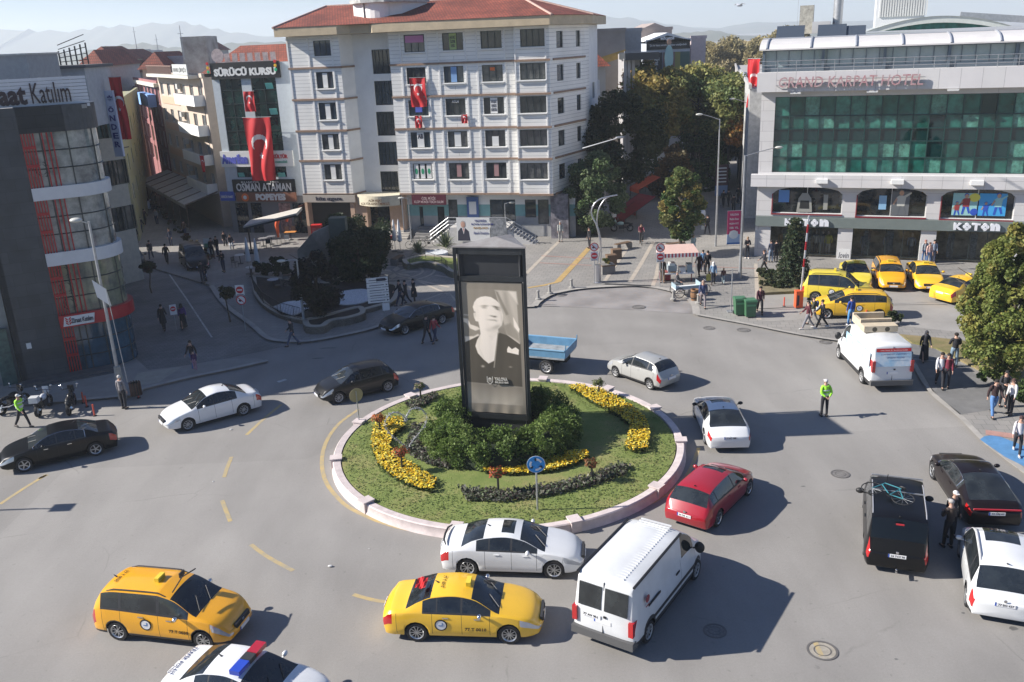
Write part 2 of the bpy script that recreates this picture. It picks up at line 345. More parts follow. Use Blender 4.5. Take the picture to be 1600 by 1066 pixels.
# round paving ornament
orn=MB(); c=at(617,426,PZ)
for r in (3.0,2.1): strip(orn,[(c.x+r*math.cos(t*PI/16),c.y+r*math.sin(t*PI/16)) for t in range(32)],.2,PZ+.006,closed=True)
for t in range(8): a=t*PI/4; orn.sheet([(c.x+.3*math.cos(a),c.y+.3*math.sin(a)),(c.x+1.1*math.cos(a-.28),c.y+1.1*math.sin(a-.28)),(c.x+1.9*math.cos(a),c.y+1.9*math.sin(a)),(c.x+1.1*math.cos(a+.28),c.y+1.1*math.sin(a+.28))],PZ+.006)
tag(orn.build('paving_ornament',cream),kind='structure')
lot=MB(); lot.sheet(P2([(1190,461),(1250,457),(1260,432),(1600,446),(1700,450),(1700,540),(1430,512),(1300,497),(1186,503)]),PZ+.004); tag(lot.build('parking_lot',M('lot_concrete',(.3,.285,.265),.85,var=.12,scale=.4,bump=.2,bscale=40)),kind='structure')
sw=MB(); sw.sheet(P2([(1428,562),(1500,568),(1560,610),(1552,640),(1500,648),(1457,611)]),PZ+.004); sw.sheet(P2([(1400,541),(1440,535),(1500,566),(1428,560)]),PZ+.006); tag(sw.build('side_path',M('dark_paving',(.17,.168,.165),.85,var=.15,scale=1.5,bump=.2)),kind='structure')
bl=MB(); bl.sheet(P2([(1531,687),(1538,682),(1556,680),(1600,697),(1640,712),(1640,748),(1600,729),(1570,714)]),PZ+.009); tag(bl.build('blue_ground_paint',M('blue_ground_paint',(.1,.25,.46),.6,var=.15,scale=2,bump=.1)),kind='structure')
pt=MB(); pt.sheet(P2([(205,604),(215,583),(285,573),(247,598)]),PZ+.004); tag(pt.build('pale_paving_patch',M('beige_patch',(.34,.32,.27),.8,var=.1)),kind='structure')
# road paint
ln=MB(); IC=Vector((-.33,34.6))
def rp(pts,wd): strip(ln,smoothline([at(x,y,0) for x,y in pts],6),wd,.004)
rp([(560,640),(530,662),(510,690),(503,720),(508,750),(525,775),(550,796),(600,818),(650,830),(700,834)],.17)
rp([(870,836),(905,830),(950,815),(1000,795),(1045,770),(1075,740),(1092,700)],.15)
for q in ([(362,714),(356,728),(350,746)],[(347,782),(354,800),(360,815)],[(392,851),(418,870),(458,892)],[(552,929),(590,939),(640,943)],[(0,788),(30,768),(72,742)],[(385,680),(412,655),(440,632)],[(60,748),(75,742)]): rp(q,.16)
ob=ln.build('yellow_road_lines',yel); tag(ob,kind='structure')
ln=MB(); strip(ln,[at(x,y,.02) for x,y in [(245,403),(262,425),(290,465),(331,527)]],.1,.018); strip(ln,[at(434,597),at(447,593)],.25,.004); tag(ln.build('white_road_line',whl),kind='structure')
stn=MB()
dk=M('tar_patch',(.13,.128,.125),.8,var=.2)
for (px,py,rx,ry) in ((1583,982,.14,.1),(1255,760,.1,.05),(1505,958,.05,.04),(496,560,.4,.1),(512,544,.5,.1),(1400,1030,.06,.05)):
    c=at(px,py); stn.sheet([(c.x+rx*math.cos(t*PI/6)*rnd.uniform(.7,1.2),c.y+ry*math.sin(t*PI/6)*rnd.uniform(.7,1.2)) for t in range(12)],.003)
tag(stn.build('road_stain',dk),kind='structure')
# seams in the plaza (drain channels)
dr=MB(); strip(dr,[at(945,444,PZ),at(1017,447,PZ)],.35,PZ+.012); strip(dr,[at(843,476,PZ),at(870,477,PZ)],.08,PZ+.012); strip(dr,[at(1186,483,PZ),at(1250,480,PZ)],.12,PZ+.012); strip(dr,[at(1395,477,PZ),at(1480,476,PZ)],.06,PZ+.012)
tag(dr.build('drain_channel',M('drain_iron',(.06,.06,.06),.6,.4)),kind='structure')
# manholes
def manhole(px,py,r,label,z=0,kind=0):
    r*=.85
    c=at(px,py,z); t=thing('manhole_cover',label,'manhole cover',(c.x,c.y,z+.005),0,'manhole covers')
    a=MB()
    for r0,r1 in ((r*.86,r),(r*.5,r*.56)): a.lathe([(r0,0),(r0,.012),(r1,.012),(r1,0)],28,closed=True)
    a.build('ring',M('manhole_iron',(.17,.16,.15),.6,.4),t); b=MB(); b.lathe([(0,.004),(r*.84,.004)],28); b.build('lid',M('manhole_lid',(.19,.18,.17),.8,var=.3,scale=12,bump=.4) if kind==0 else M('pale_lid',(.33,.3,.25),.8,var=.2,scale=6),t)
manhole(1285,1017,.5,'large manhole cover with a pale centre and yellow paint stroke in the near road',kind=1)
manhole(1313,741,.42,'round iron manhole cover left of the bicycle carrying minivan')
manhole(1117,986,.4,'manhole cover lying in the shadow of the white panel van')
manhole(1108,513,.4,'left manhole cover of the pair on the road near the green bins')
manhole(1162,516,.45,'right manhole cover of the pair on the road near the green bins')
manhole(998,480,.5,'manhole cover in the cobbled apron at the road edge',.02)
manhole(877,461,.4,'small manhole cover at the left end of the cobbled apron',.02)
manhole(1290,535,.4,'iron drain cover in the road beside the walking trio')
yp=MB(); c=at(1278,1015); yp.sheet([(c.x-.07,c.y-.3),(c.x+.07,c.y-.3),(c.x+.1,c.y+.3),(c.x-.04,c.y+.33)],.012); tag(yp.build('yellow_paint_mark',yel),kind='structure')
# litter
pm=M('litter_white',(.6,.6,.58),.7)
for i,(px,py,s,lb) in enumerate(((516,886,.09,'crumpled pinkish litter on the road left of the yellow saloon taxi'),(361,672,.07,'white scrap of litter below the white saloon'),(333,753,.04,'tiny white scrap on the road near the dashed yellow line'),(577,858,.03,'tiny white paper scrap above the yellow saloon taxi'))):
    q=MB(); q.ell((0,0,s*.4),(s,s*.6,s*.4),7,4); o=tag(q.build('litter',pm),lb,'litter'); o.location=at(px,py)
# ================================================================ SKY FAR FIELD
hm=M('hill_green',(.07,.09,.055),.95,var=.35,scale=.012,col2=(.14,.13,.09),detail=8)
def hill(name,Y,pts,depth,mat):      # skyline points (px,py) at distance Y -> ridge with slope toward us and away
    mb=MB(); n=len(pts); vs=[]; rows=[(-depth,0),(-depth*.5,.55),(0,1),(depth*.6,.6),(depth,0)]
    P=smoothline([ray(px,py,Y) for px,py in pts],5); n=len(P)
    for dy,h in rows:
        for i,p in enumerate(P): vs.append((p.x*(Y+dy)/Y if False else p.x,Y+dy,max(-2,p.z*h*(1+.05*math.sin(i*1.7+dy))) ))
    fs=[(r*n+i,r*n+i+1,(r+1)*n+i+1,(r+1)*n+i) for r in range(len(rows)-1) for i in range(n-1)]
    mb.add(vs,fs); return tag(mb.build(name,mat,smooth=60),kind='structure')
hill('far_mountain',3300,[(-400,80),(0,48),(50,49),(120,48),(160,42),(210,40),(280,35),(320,42),(360,50),(430,58),(520,66),(760,60),(900,34),(960,27),(1010,32),(1060,40),(1120,44),(1170,36),(1260,34),(1500,30),(2000,20)],400,hm)
hill('near_hills',1500,[(-300,98),(30,97),(60,86),(95,83),(120,85),(150,76),(190,70),(230,68),(262,74),(300,73),(340,69),(380,67),(440,66),(520,73),(800,70),(940,66),(1000,58),(1060,52),(1090,50),(1118,48),(1140,53),(1180,56),(1300,52),(2000,42)],150,hm)
# ================================================================ FOLIAGE
LEAF=attrmat('leaf','Col',.6,.35)
def quads(name,C,S,colr,mat,parent=None,seed=0,flat=0.0,asp=1.0):
    rs=np.random.RandomState(seed); N=len(C); C=np.asarray(C,float)
    n=rs.normal(size=(N,3)); n[:,2]=np.abs(n[:,2])*(1+flat*4)+.15; n/=np.linalg.norm(n,axis=1)[:,None]
    a=np.cross(n,rs.normal(size=(N,3))); a/=np.linalg.norm(a,axis=1)[:,None]+1e-9; b=np.cross(n,a)
    S=np.asarray(S,float)*np.ones(N); s=S[:,None]*.5
    k=[(-1,-.55),(0.1,-1),(1,.5),(-.1,1)]
    V=np.stack([C+a*s*x+b*s*y*asp for x,y in k],1).reshape(-1,3)
    me=bpy.data.meshes.new(name); me.vertices.add(4*N); me.vertices.foreach_set('co',V.ravel())
    me.loops.add(4*N); me.loops.foreach_set('vertex_index',np.arange(4*N,dtype=np.int32))
    me.polygons.add(N); me.polygons.foreach_set('loop_start',np.arange(0,4*N,4,dtype=np.int32))
    try: me.polygons.foreach_set('loop_total',np.full(N,4,dtype=np.int32))
    except Exception: pass
    me.update(calc_edges=True)
    colr=np.asarray(colr,float); c4=np.ones((N,4)); c4[:,:3]=colr; at_=me.color_attributes.new('Col','FLOAT_COLOR','POINT'); at_.data.foreach_set('color',np.repeat(c4,4,0).astype(np.float32).ravel())
    me.materials.append(mat); o=bpy.data.objects.new(name,me); COL.objects.link(o)
    if parent: o.parent=parent
    return o
def crown_pts(rs,c,r,n,clumps,cr,hollow=.55):
    """leaf points: clumps scattered through an ellipsoid"""
    c=np.array(c);r=np.array(r); out=[];cl=[]
    u=rs.normal(size=(clumps,3)); u/=np.linalg.norm(u,axis=1)[:,None]
    rad=hollow+(1-hollow)*rs.rand(clumps)**.6
    K=c+u*r*rad[:,None]*.88
    for i in range(clumps):
        m_=int(n/clumps*rs.uniform(.5,1.5)); q=rs.normal(size=(m_,3)); q/=np.linalg.norm(q,axis=1)[:,None]
        R_=cr*rs.uniform(.6,1.35); out.append(K[i]+q*R_*(rs.rand(m_,1)**.4)*np.array([1,1,.8])); cl.append(np.full(m_,i))
    return np.concatenate(out),np.concatenate(cl),clumps
def leafcols(rs,cl,clumps,pal,jit=.25):
    pal=np.array(pal); ci=pal[rs.randint(len(pal),size=clumps)]; c=ci[cl]
    swap=rs.rand(len(cl))<.25; c[swap]=pal[rs.randint(len(pal),size=swap.sum())]
    return c*rs.uniform(1-jit,1+jit,size=(len(cl),1))
BARK=M('bark',(.09,.07,.05),.9,var=.35,scale=6,bump=.5)
GREEN=[(.08,.13,.035),(.09,.15,.04),(.055,.1,.03),(.12,.16,.05)]
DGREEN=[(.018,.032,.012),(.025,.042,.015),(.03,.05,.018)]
OLIVE=[(.2,.2,.07),(.25,.22,.06),(.15,.17,.055),(.32,.25,.08),(.12,.15,.045)]
AUTUMN=[(.26,.2,.06),(.17,.17,.06),(.34,.2,.06),(.2,.18,.07),(.12,.14,.045)]
RUSSET=[(.36,.15,.04),(.4,.2,.06),(.18,.15,.05),(.26,.16,.05)]
def tree(name,label,loc,h,cr,ch,pal,seed,n=14000,leaf=.2,clumps=60,cl_r=.8,trunk=.14,group=None,shape=1.0,cat='tree',cz=None,bare=0.0,rz=0):
    """h total height, cr crown radius, ch crown height"""
    rs=np.random.RandomState(seed); t=thing(name,label,cat,loc,rz,group)
    tr=MB(); zc=h-ch/2 if cz is None else cz
    top=zc+ch*.2; base=[(0,0,-.1),(rs.uniform(-.05,.05),rs.uniform(-.05,.05),h*.2),(rs.uniform(-.15,.15),rs.uniform(-.15,.15),zc-ch*.25),(rs.uniform(-.2,.2),rs.uniform(-.2,.2),top)]
    tr.tube(base,[trunk*1.25,trunk,trunk*.8,trunk*.25],8)
    for i in range(9):
        a=i*2.4+rs.uniform(-.3,.3); z0=zc-ch*.35+ch*.5*rs.rand(); L=cr*rs.uniform(.6,.95)
        p0=Vector((0,0,z0)); p2=p0+Vector((math.cos(a)*L,math.sin(a)*L,ch*rs.uniform(.08,.3))); p1=(p0+p2)/2+Vector((0,0,ch*.02))
        tr.tube([p0,p1,p2],[trunk*.5,trunk*.3,trunk*.08],5)
    tr.build('trunk',BARK,t,smooth=60)
    P,cl,k=crown_pts(rs,(0,0,zc),(cr,cr,ch/2),n,clumps,cl_r)
    if shape!=1.0:   # taper toward the top
        f=np.clip((P[:,2]-(zc-ch/2))/ch,0,1); s=1+(shape-1)*f; P[:,0]*=s; P[:,1]*=s
    C=leafcols(rs,cl,k,pal)
    quads('crown',P,rs.uniform(.7,1.3,len(P))*leaf,C,LEAF,t,seed)
    return t
def bush(name,label,loc,r,pal,seed,n=2500,leaf=.12,clumps=20,cat='bush',group=None,cl_r=None,parent=None,stem=True):
    rs=np.random.RandomState(seed); r=r if isinstance(r,(tuple,list)) else (r,r,r)
    P,cl,k=crown_pts(rs,(0,0,r[2]),r,n,clumps,cl_r or min(r)*.35,.3); P[:,2]=np.abs(P[:,2])
    C=leafcols(rs,cl,k,pal); o=quads(name,P,rs.uniform(.7,1.3,len(P))*leaf,C,LEAF,parent,seed); o.location=loc
    if not parent: tag(o,label,cat,group)
    return o
# ================================================================ ROUNDABOUT ISLAND
IR=7.32
WP=M('pale_pink_plaster',(.6,.52,.5),.75,var=.14,scale=2.5,bump=.15)
isl=thing('island_wall','low pale pink wall with square piers ringing the roundabout island','wall',(IC.x,IC.y,0))
a=MB(); a.lathe([(IR-.3,.0),(IR-.3,.36),(IR-.02,.38),(IR+.02,.34),(IR,.28),(IR+.03,.1),(IR+.08,.0)],120,closed=True); a.build('wall_ring',WP,isl,smooth=40)
for (px,py) in ((529,716),(586,777),(722,807),(892,806),(1016,757),(1064,688),(1028,636),(964,600),(852,586),(735,593),(634,615),(560,659)):
    p=at(px,py,.4); d=Vector((p.x-IC.x,p.y-IC.y)); an=math.atan2(d.y,d.x)
    b=MB(Matrix.Rotation(an,4,'Z')); b.box(IR-.34,IR+.09,-.18,.18,0,.42); b.box(IR-.37,IR+.13,-.22,.22,.42,.47); b.build('pier',WP,isl)
gr=bpy.data.materials.new('lawn'); gr.use_nodes=True
def _gr(m,c1,c2,c3):
    n=m.node_tree.nodes;l=m.node_tree.links;b=n['Principled BSDF'];tc=n.new('ShaderNodeTexCoord')
    a=n.new('ShaderNodeTexNoise');a.inputs['Scale'].default_value=.7;a.inputs['Detail'].default_value=7;a.inputs['Roughness'].default_value=.65;l.new(tc.outputs['Object'],a.inputs['Vector'])
    c=n.new('ShaderNodeTexNoise');c.inputs['Scale'].default_value=35;c.inputs['Detail'].default_value=3;l.new(tc.outputs['Object'],c.inputs['Vector'])
    r=n.new('ShaderNodeValToRGB');r.color_ramp.elements[0].position=.36;r.color_ramp.elements[0].color=(*c1,1);r.color_ramp.elements[1].position=.66;r.color_ramp.elements[1].color=(*c3,1);e=r.color_ramp.elements.new(.5);e.color=(*c2,1);l.new(a.outputs['Fac'],r.inputs[0])
    mr=n.new('ShaderNodeMapRange');mr.inputs[1].default_value=.3;mr.inputs[2].default_value=.7;mr.inputs[3].default_value=.7;mr.inputs[4].default_value=1.3;l.new(c.outputs['Fac'],mr.inputs[0])
    s=n.new('ShaderNodeVectorMath');s.operation='SCALE';l.new(r.outputs[0],s.inputs[0]);l.new(mr.outputs[0],s.inputs['Scale']);l.new(s.outputs[0],b.inputs['Base Color']);b.inputs['Roughness'].default_value=.9;b.inputs['Specular IOR Level'].default_value=.15
    bp=n.new('ShaderNodeBump');bp.inputs['Strength'].default_value=.8;bp.inputs['Distance'].default_value=.05;l.new(c.outputs['Fac'],bp.inputs['Height']);l.new(bp.outputs[0],b.inputs['Normal'])
_gr(gr,(.16,.21,.06),(.2,.24,.075),(.28,.26,.11))
a=MB(); a.lathe([(0,.42),(4,.4),(IR-.35,.33)],96); o=tag(a.build('island_grass',gr,smooth=60),kind='structure'); o.location=(IC.x,IC.y,0)
GZ=.38
# short grass blades over the island
rs=np.random.RandomState(5); n=12000; r=np.sqrt(rs.rand(n))*(IR-.4); th=rs.rand(n)*2*PI
P=np.stack([IC.x+r*np.cos(th),IC.y+r*np.sin(th),.38+.015*rs.rand(n)],1); pat=.5+.5*np.sin(P[:,0]*1.3+np.sin(P[:,1]*1.1)*2)
Cg=np.array([.15,.21,.06])+np.outer(pat*rs.rand(n),np.array([.09,.045,.03])); o=quads('lawn_grass',P,.07,Cg*rs.uniform(.85,1.15,(n,1)),LEAF,None,9,flat=.8); tag(o,kind='stuff')
def in_poly(P,poly):
    x,y=P[:,0],P[:,1]; ins=np.zeros(len(P),bool); n=len(poly)
    for i in range(n):
        x1,y1=poly[i]; x2,y2=poly[(i+1)%n]
        c=((y1>y)!=(y2>y))&(x<(x2-x1)*(y-y1)/(y2-y1+1e-12)+x1); ins^=c
    return ins
def bed(name,label,pxs,nleaf,nfl,flcols,leafpal,seed,hh=.22,z=GZ,fs=.085,ls=.11):
    poly=[tuple(at(x,y,z+.1))[:2] for x,y in pxs]; xs=[p[0] for p in poly];ys=[p[1] for p in poly]
    rs=np.random.RandomState(seed)
    def samp(n):
        P=np.stack([rs.uniform(min(xs),max(xs),n*4),rs.uniform(min(ys),max(ys),n*4),np.zeros(n*4)],1); P=P[in_poly(P,poly)][:n]; return P
    P=samp(nleaf); P[:,2]=z+rs.rand(len(P))*hh*.85; cx=np.mean(xs);cy=np.mean(ys)
    o0=thing(name,label,'flower bed' if nfl else 'plant bed',(cx,cy,0)); P[:,0]-=cx;P[:,1]-=cy
    C=np.array(leafpal)[rs.randint(len(leafpal),size=len(P))]*rs.uniform(.6,1.3,(len(P),1)); quads('leaves',P,ls,C,LEAF,o0,seed)
    if nfl:
        P=samp(nfl); P[:,2]=z+hh*.8+rs.rand(len(P))*hh*.4; P[:,0]-=cx;P[:,1]-=cy; C=np.array(flcols)[rs.randint(len(flcols),size=len(P))]
        quads('flowers',P,rs.uniform(.8,1.3,len(P))*fs,C,attrmat('petal','Col',.6,.2),o0,seed+1,flat=.8)
YF=[(.78,.56,.03),(.82,.64,.06),(.68,.4,.02),(.72,.64,.15)]; GL=[(.05,.09,.02),(.07,.11,.03),(.09,.1,.03)]; PL=[(.1,.12,.07),(.17,.17,.13),(.25,.24,.2),(.09,.06,.06),(.13,.17,.09)]
bed('flower_bed','yellow flower bed curving along the left side of the island',[(582,668),(600,655),(628,655),(634,668),(615,680),(608,700),(625,715),(650,730),(682,752),(676,768),(655,765),(620,750),(592,728),(580,700)],2400,2300,YF,GL,3)
bed('flower_bed','yellow flower bed curving round the upper right of the island',[(888,606),(905,602),(945,612),(985,635),(1010,655),(1016,680),(1012,703),(992,706),(975,702),(980,685),(985,665),(965,650),(930,632)],2400,2300,YF,GL,5)
bed('flower_bed','yellow flower strip behind the round blue sign',[(752,726),(800,722),(860,718),(890,708),(915,706),(922,714),(900,726),(860,737),(800,742),(755,738)],1800,1800,YF,GL,7)
bed('plant_bed','dark ornamental cabbage bed at the front edge of the island',[(715,760),(740,762),(800,765),(880,752),(940,735),(965,722),(985,728),(975,740),(920,758),(860,772),(790,782),(730,780)],2600,0,None,PL,11,.25)
bed('plant_bed','grey purple plant bed behind the wire heart ornament',[(645,662),(665,662),(660,680),(655,695),(680,708),(712,722),(700,732),(670,725),(645,712),(630,700),(640,680)],2000,0,None,PL,13,.25)
bed('plant_bed','small dark plant patch at the back left of the island',[(632,630),(655,622),(682,612),(685,618),(665,630),(645,638)],700,0,None,PL,17,.22)
# hedge ring
hd=thing('round_hedge','thick green juniper hedge ringing the portrait pylon','hedge',(-.6,34.6,0)); rs=np.random.RandomState(21); P=[];cl=[];k=0
for i in range(430):
    a=rs.rand()*2*PI; rr=rs.uniform(1.7,3.25); zz=GZ+rs.uniform(.05,1.4)*(1-.35*abs(rr-2.4)/.8)
    if math.sin(a)>.3: zz*=1.15
    m_=230; q=rs.normal(size=(m_,3)); q/=np.linalg.norm(q,axis=1)[:,None]; P.append(np.array([rr*math.cos(a)*1.0,rr*math.sin(a)*.9,zz])+q*np.array([.32,.32,.36])*(rs.rand(m_,1)**.4)); cl.append(np.full(m_,k)); k+=1
P=np.concatenate(P);cl=np.concatenate(cl); P[:,2]=np.maximum(P[:,2],GZ); quads('foliage',P,rs.uniform(.6,1.2,len(P))*.085,leafcols(rs,cl,k,[(.1,.16,.03),(.14,.21,.045),(.07,.12,.025),(.19,.26,.07)]),LEAF,hd,3)
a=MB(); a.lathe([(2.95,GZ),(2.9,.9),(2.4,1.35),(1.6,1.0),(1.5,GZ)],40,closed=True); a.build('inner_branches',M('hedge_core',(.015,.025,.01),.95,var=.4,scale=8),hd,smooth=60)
# flower standards: pot on a post
POT=M('terracotta_dark',(.12,.05,.03),.7,var=.2)
def standard(px,py,h,label,fl,green=False,r=.28,seed=0):
    b=at(px,py,GZ); t=thing('planter_post',label,'planter post',b,0,'planter posts on the island')
    a=MB(); a.tube([(0,0,0),(0,0,h)],[.045,.04],8); a.build('post',DKMETAL,t)
    if not green: c=MB(); c.lathe([(.05,h-.02),(r*.55,h),(r*.75,h+.14),(r*.7,h+.15),(.02,h+.12)],14); c.build('bowl',POT,t,smooth=40)
    rs=np.random.RandomState(seed); nn=520; q=rs.normal(size=(nn,3)); q/=np.linalg.norm(q,axis=1)[:,None]; P=q*np.array([r*1.25,r*1.15,r*.6])*(rs.rand(nn,1)**.5)*(1+.3*np.sin(q[:,:1]*7))+[0,0,h+.2]
    C=np.array(fl)[rs.randint(len(fl),size=nn)]*rs.uniform(.7,1.2,(nn,1)); quads('flowers' if not green else 'foliage',P,.065,C,LEAF,t,seed)
RF=[(.5,.06,.03),(.55,.15,.05),(.06,.09,.02),(.45,.1,.06),(.09,.1,.03)]; GF=[(.09,.12,.035),(.13,.15,.05),(.07,.09,.025)]
standard(629,738,.72,'red flowering planter post in front of the wire heart',RF,seed=1)
standard(779,772,.72,'orange flowering planter post left of the round blue sign',RF,seed=2)
standard(925,752,.6,'reddish planter post in the front right plant bed',[(.3,.1,.04),(.1,.1,.03),(.2,.12,.05)],seed=3,r=.25)
standard(594,675,.5,'orange planter post at the left beside the wire heart',[(.6,.2,.06),(.5,.14,.05),(.1,.1,.03)],seed=4,r=.26)
standard(658,628,.62,'small round topped standard shrub at the back left of the island',GF+[(.4,.3,.25)],True,.24,5)
standard(936,619,.5,'small round topped standard shrub in the upper right flower bed',GF,True,.26,6)
# wire heart ornament
hrt=thing('heart_ornament','white wire heart light ornament standing on the island grass','ornament',at(648,706,GZ),0)
a=MB()
hp=[]
for i in range(41):
    t=i/40*2*PI; hp.append((.052*16*math.sin(t)**3-.25,.25*math.sin(t),1.15+.062*(13*math.cos(t)-5*math.cos(2*t)-2*math.cos(3*t)-math.cos(4*t))))
a.tube(hp,.022,6); a.build('wire_frame',STEEL,hrt)
rs=np.random.RandomState(3); H=np.array(hp)[rs.randint(41,size=900)]+rs.normal(size=(900,3))*.035
quads('tinsel',H,.04,np.tile([.55,.55,.55],(900,1))*rs.uniform(.5,1.3,(900,1)),LEAF,hrt,4)
a=MB(); a.tube([(-.25,0,.0),(-.25,0,.35)],.03,6); a.build('stake',DKMETAL,hrt)
# ================================================================ PORTRAIT PYLON (triangular)
PT1=Vector((-2.24,35.5)); PT2=Vector((.66,34.75)); PB=Vector((.1,37.3)); PH=8.62
PYM=M('pylon_metal',(.05,.055,.06),.4,.5,var=.15,scale=2); PYD=M('pylon_panel',(.028,.03,.034),.6,var=.1)
py=thing('portrait_pylon','tall dark three sided advertising pylon carrying a sepia portrait banner','pylon',(0,0,0))
def col_(p,w,nm='corner_post'):
    a=MB(); a.prism([(p.x-w/2,p.y-w/2),(p.x+w/2,p.y-w/2),(p.x+w/2,p.y+w/2),(p.x-w/2,p.y+w/2)],.3,PH-.02); a.build(nm,PYM,py)
for p in (PT1,PT2,PB): col_(p+((PT1+PT2+PB)/3-p).normalized()*.06,.13)
def side(A,B,z0,z1,inset,th,k,nm,mat,ext=0):
    d=(B-A).normalized(); nrm=Vector((d.y,-d.x)); a=MB(); A2=A+d*.12-nrm*inset; B2=B-d*.12-nrm*inset
    a.add([(q.x,q.y,zz) for zz in(z0,z1) for q in (A2,B2,B2-nrm*th,A2-nrm*th)],[(0,1,5,4),(1,2,6,5),(2,3,7,6),(3,0,4,7),(4,5,6,7),(3,2,1,0)]); return a.build(nm,mat,py)
for A,B in ((PT1,PT2),(PT2,PB),(PB,PT1)):
    side(A,B,7.42,PH-.3,.16,.05,0,'upper_panel',PYD); side(A,B,PH-.3,PH-.02,.02,.14,0,'top_rail',PYM); side(A,B,7.2,7.42,.03,.14,0,'mid_rail',PYM); side(A,B,1.15,1.38,.03,.12,0,'bottom_rail',PYM); side(A,B,.3,1.15,.12,.05,0,'base_panel',PYD)
    if A is not PT1: side(A,B,1.38,7.2,.12,.04,0,'side_panel',PYD)
a=MB(); c=(PT1+PT2+PB)/3; e=[c+(p-c)*1.04 for p in (PT1,PT2,PB)]; apx=(c.x,c.y,PH+.28)
a.prism([tuple(q) for q in e],PH-.02,PH+.03); v=[(q.x,q.y,PH+.032) for q in e]+[apx]; a.add(v,[(0,1,3),(1,2,3),(2,0,3)]); a.build('cap',M('pylon_cap',(.3,.29,.28),.6,var=.3,scale=2,col2=(.22,.2,.19)),py)
# portrait banner: printed tones plus light on the sagging lower cloth, on a grid
NX,NZ=150,300
U,V=np.meshgrid(np.linspace(0,1,NX),np.linspace(0,1,NZ)); # u right, v down ; picture units from the photograph of the banner (600 x 1000)
def soft(poly,blur=8):
    X=U*600;Y=V*1290; pts=np.stack([X.ravel(),Y.ravel()],1); ins=in_poly(pts,poly).reshape(X.shape)
    d=np.full(X.shape,1e9); n=len(poly)
    for i in range(n):
        x1,y1=poly[i];x2,y2=poly[(i+1)%n]; L=(x2-x1)**2+(y2-y1)**2+1e-9; t=np.clip(((X-x1)*(x2-x1)+(Y-y1)*(y2-y1))/L,0,1); d=np.minimum(d,np.hypot(X-x1-t*(x2-x1),Y-y1-t*(y2-y1)))
    return np.clip(.5+np.where(ins,d,-d)/blur,0,1)
def g2(cx,cy,sx,sy,rot=0):
    X=U*600-cx;Y=V*1290-cy; c,s=math.cos(rot),math.sin(rot); return np.exp(-(((X*c+Y*s)/sx)**2+((-X*s+Y*c)/sy)**2))
BG=.2; T=np.full(U.shape,.25)
def lay(mask,val):
    global T; T=T*(1-mask)+val*mask
lay(soft([(335,70),(530,80),(545,590),(430,500),(380,260)],10),.47); lay(soft([(410,80),(440,90),(520,420),(545,560),(480,470),(430,300)],30),.38)
lay(soft([(460,80),(530,85),(540,200)],20),.62); lay(soft([(495,330),(520,380),(548,440),(540,470),(500,420)],14),.8); lay(soft([(400,410),(470,380),(530,480),(545,560),(430,500)],22),.3)
lay(soft([(340,75),(365,90),(455,300),(430,310),(380,200)],14),.26)
lay(soft([(30,350),(70,355),(95,410),(160,430),(185,450),(140,470),(90,450),(60,400),(30,385)],10),.62); lay(soft([(35,530),(120,525),(160,500),(180,520),(60,575),(35,585)],12),.6); lay(soft([(35,310),(80,315),(75,325),(35,322)],8),.5)
# suit
lay(soft([(30,590),(150,525),(200,500),(360,480),(440,505),(560,585),(570,1010),(20,985)],7),.09)
lay(soft([(430,500),(455,508),(548,575),(545,585)],6),.5)
# head
head=[(150,290),(135,280),(125,240),(140,195),(165,160),(205,140),(250,132),(300,140),(340,165),(375,200),(390,250),(402,310),(398,360),(385,410),(350,445),(345,480),(300,760),(245,790),(200,750),(150,690),(130,620),(150,560),(185,500),(180,440),(170,380),(145,375),(132,340),(128,300)]
lay(soft(head,7),.72)
lay(soft([(300,455),(345,440),(355,480),(290,560),(265,520)],18)*.8,.66)
for cx,cy,sx,sy,ro,v,a_ in ((235,226,36,8,-.05,.25,.9),(230,243,24,8,0,.3,.8),(340,233,36,9,.22,.12,1),(352,252,22,9,.4,.15,.95),(295,320,22,8,.15,.18,.9),(325,326,18,8,0,.1,.95),(300,360,40,7,.05,.3,.85),(330,365,16,8,.6,.35,.6),(388,340,12,60,0,.45,.6),(330,430,60,22,-.4,.4,.75),(270,460,60,14,.2,.55,.4),(175,300,22,80,0,.62,.35),(140,310,12,30,0,.45,.5),(285,280,20,50,.1,.8,.5),(380,235,20,60,.1,.35,.5),(300,385,50,12,.1,.8,.3)): lay(g2(cx,cy,sx,sy,ro)*a_,v)
lay(soft([(150,560),(185,500),(170,640),(215,740),(245,790),(200,750),(150,690),(130,620)],10)*.4,.6)
lay(soft([(345,480),(352,478),(300,830),(290,830)],5),.3)
lay(soft([(425,640),(440,610),(470,638),(505,618),(535,640),(530,690),(425,670)],5),.72)
lay(g2(190,820,14,10)*.8,.5); lay(g2(450,815,14,7)*.7,.35)
lay(soft([(-50,985),(700,1030),(700,1400),(-50,1400)],14),.22); lay(soft([(60,1090),(520,1110),(560,1400),(40,1400)],160),.36)  # grey lower print, with a paler gradient for light on the sagging cloth
T=np.where((V*1090<68)|(U*600<30)|(U*600>548),np.minimum(T,.2)+.03,T) if False else T
mar=soft([(28,66),(550,66),(556,1200),(24,1200)],8); T=T*mar+.235*(1-mar)
T*=1+.03*np.sin(U*40+np.sin(V*9))
T=np.clip(T*1.32,0,.95); colr=np.stack([T*1.04,T*.93,T*.76+.05*T*T,np.ones_like(T)],-1)**np.array([1.1,1.12,1.15,1])
d=(PT2-PT1).normalized(); nrm=Vector((d.y,-d.x)); W_=(PT2-PT1).length-.24; vs=[];BZ0,BZ1=1.42,7.16
A=PT1+d*.12-nrm*.06
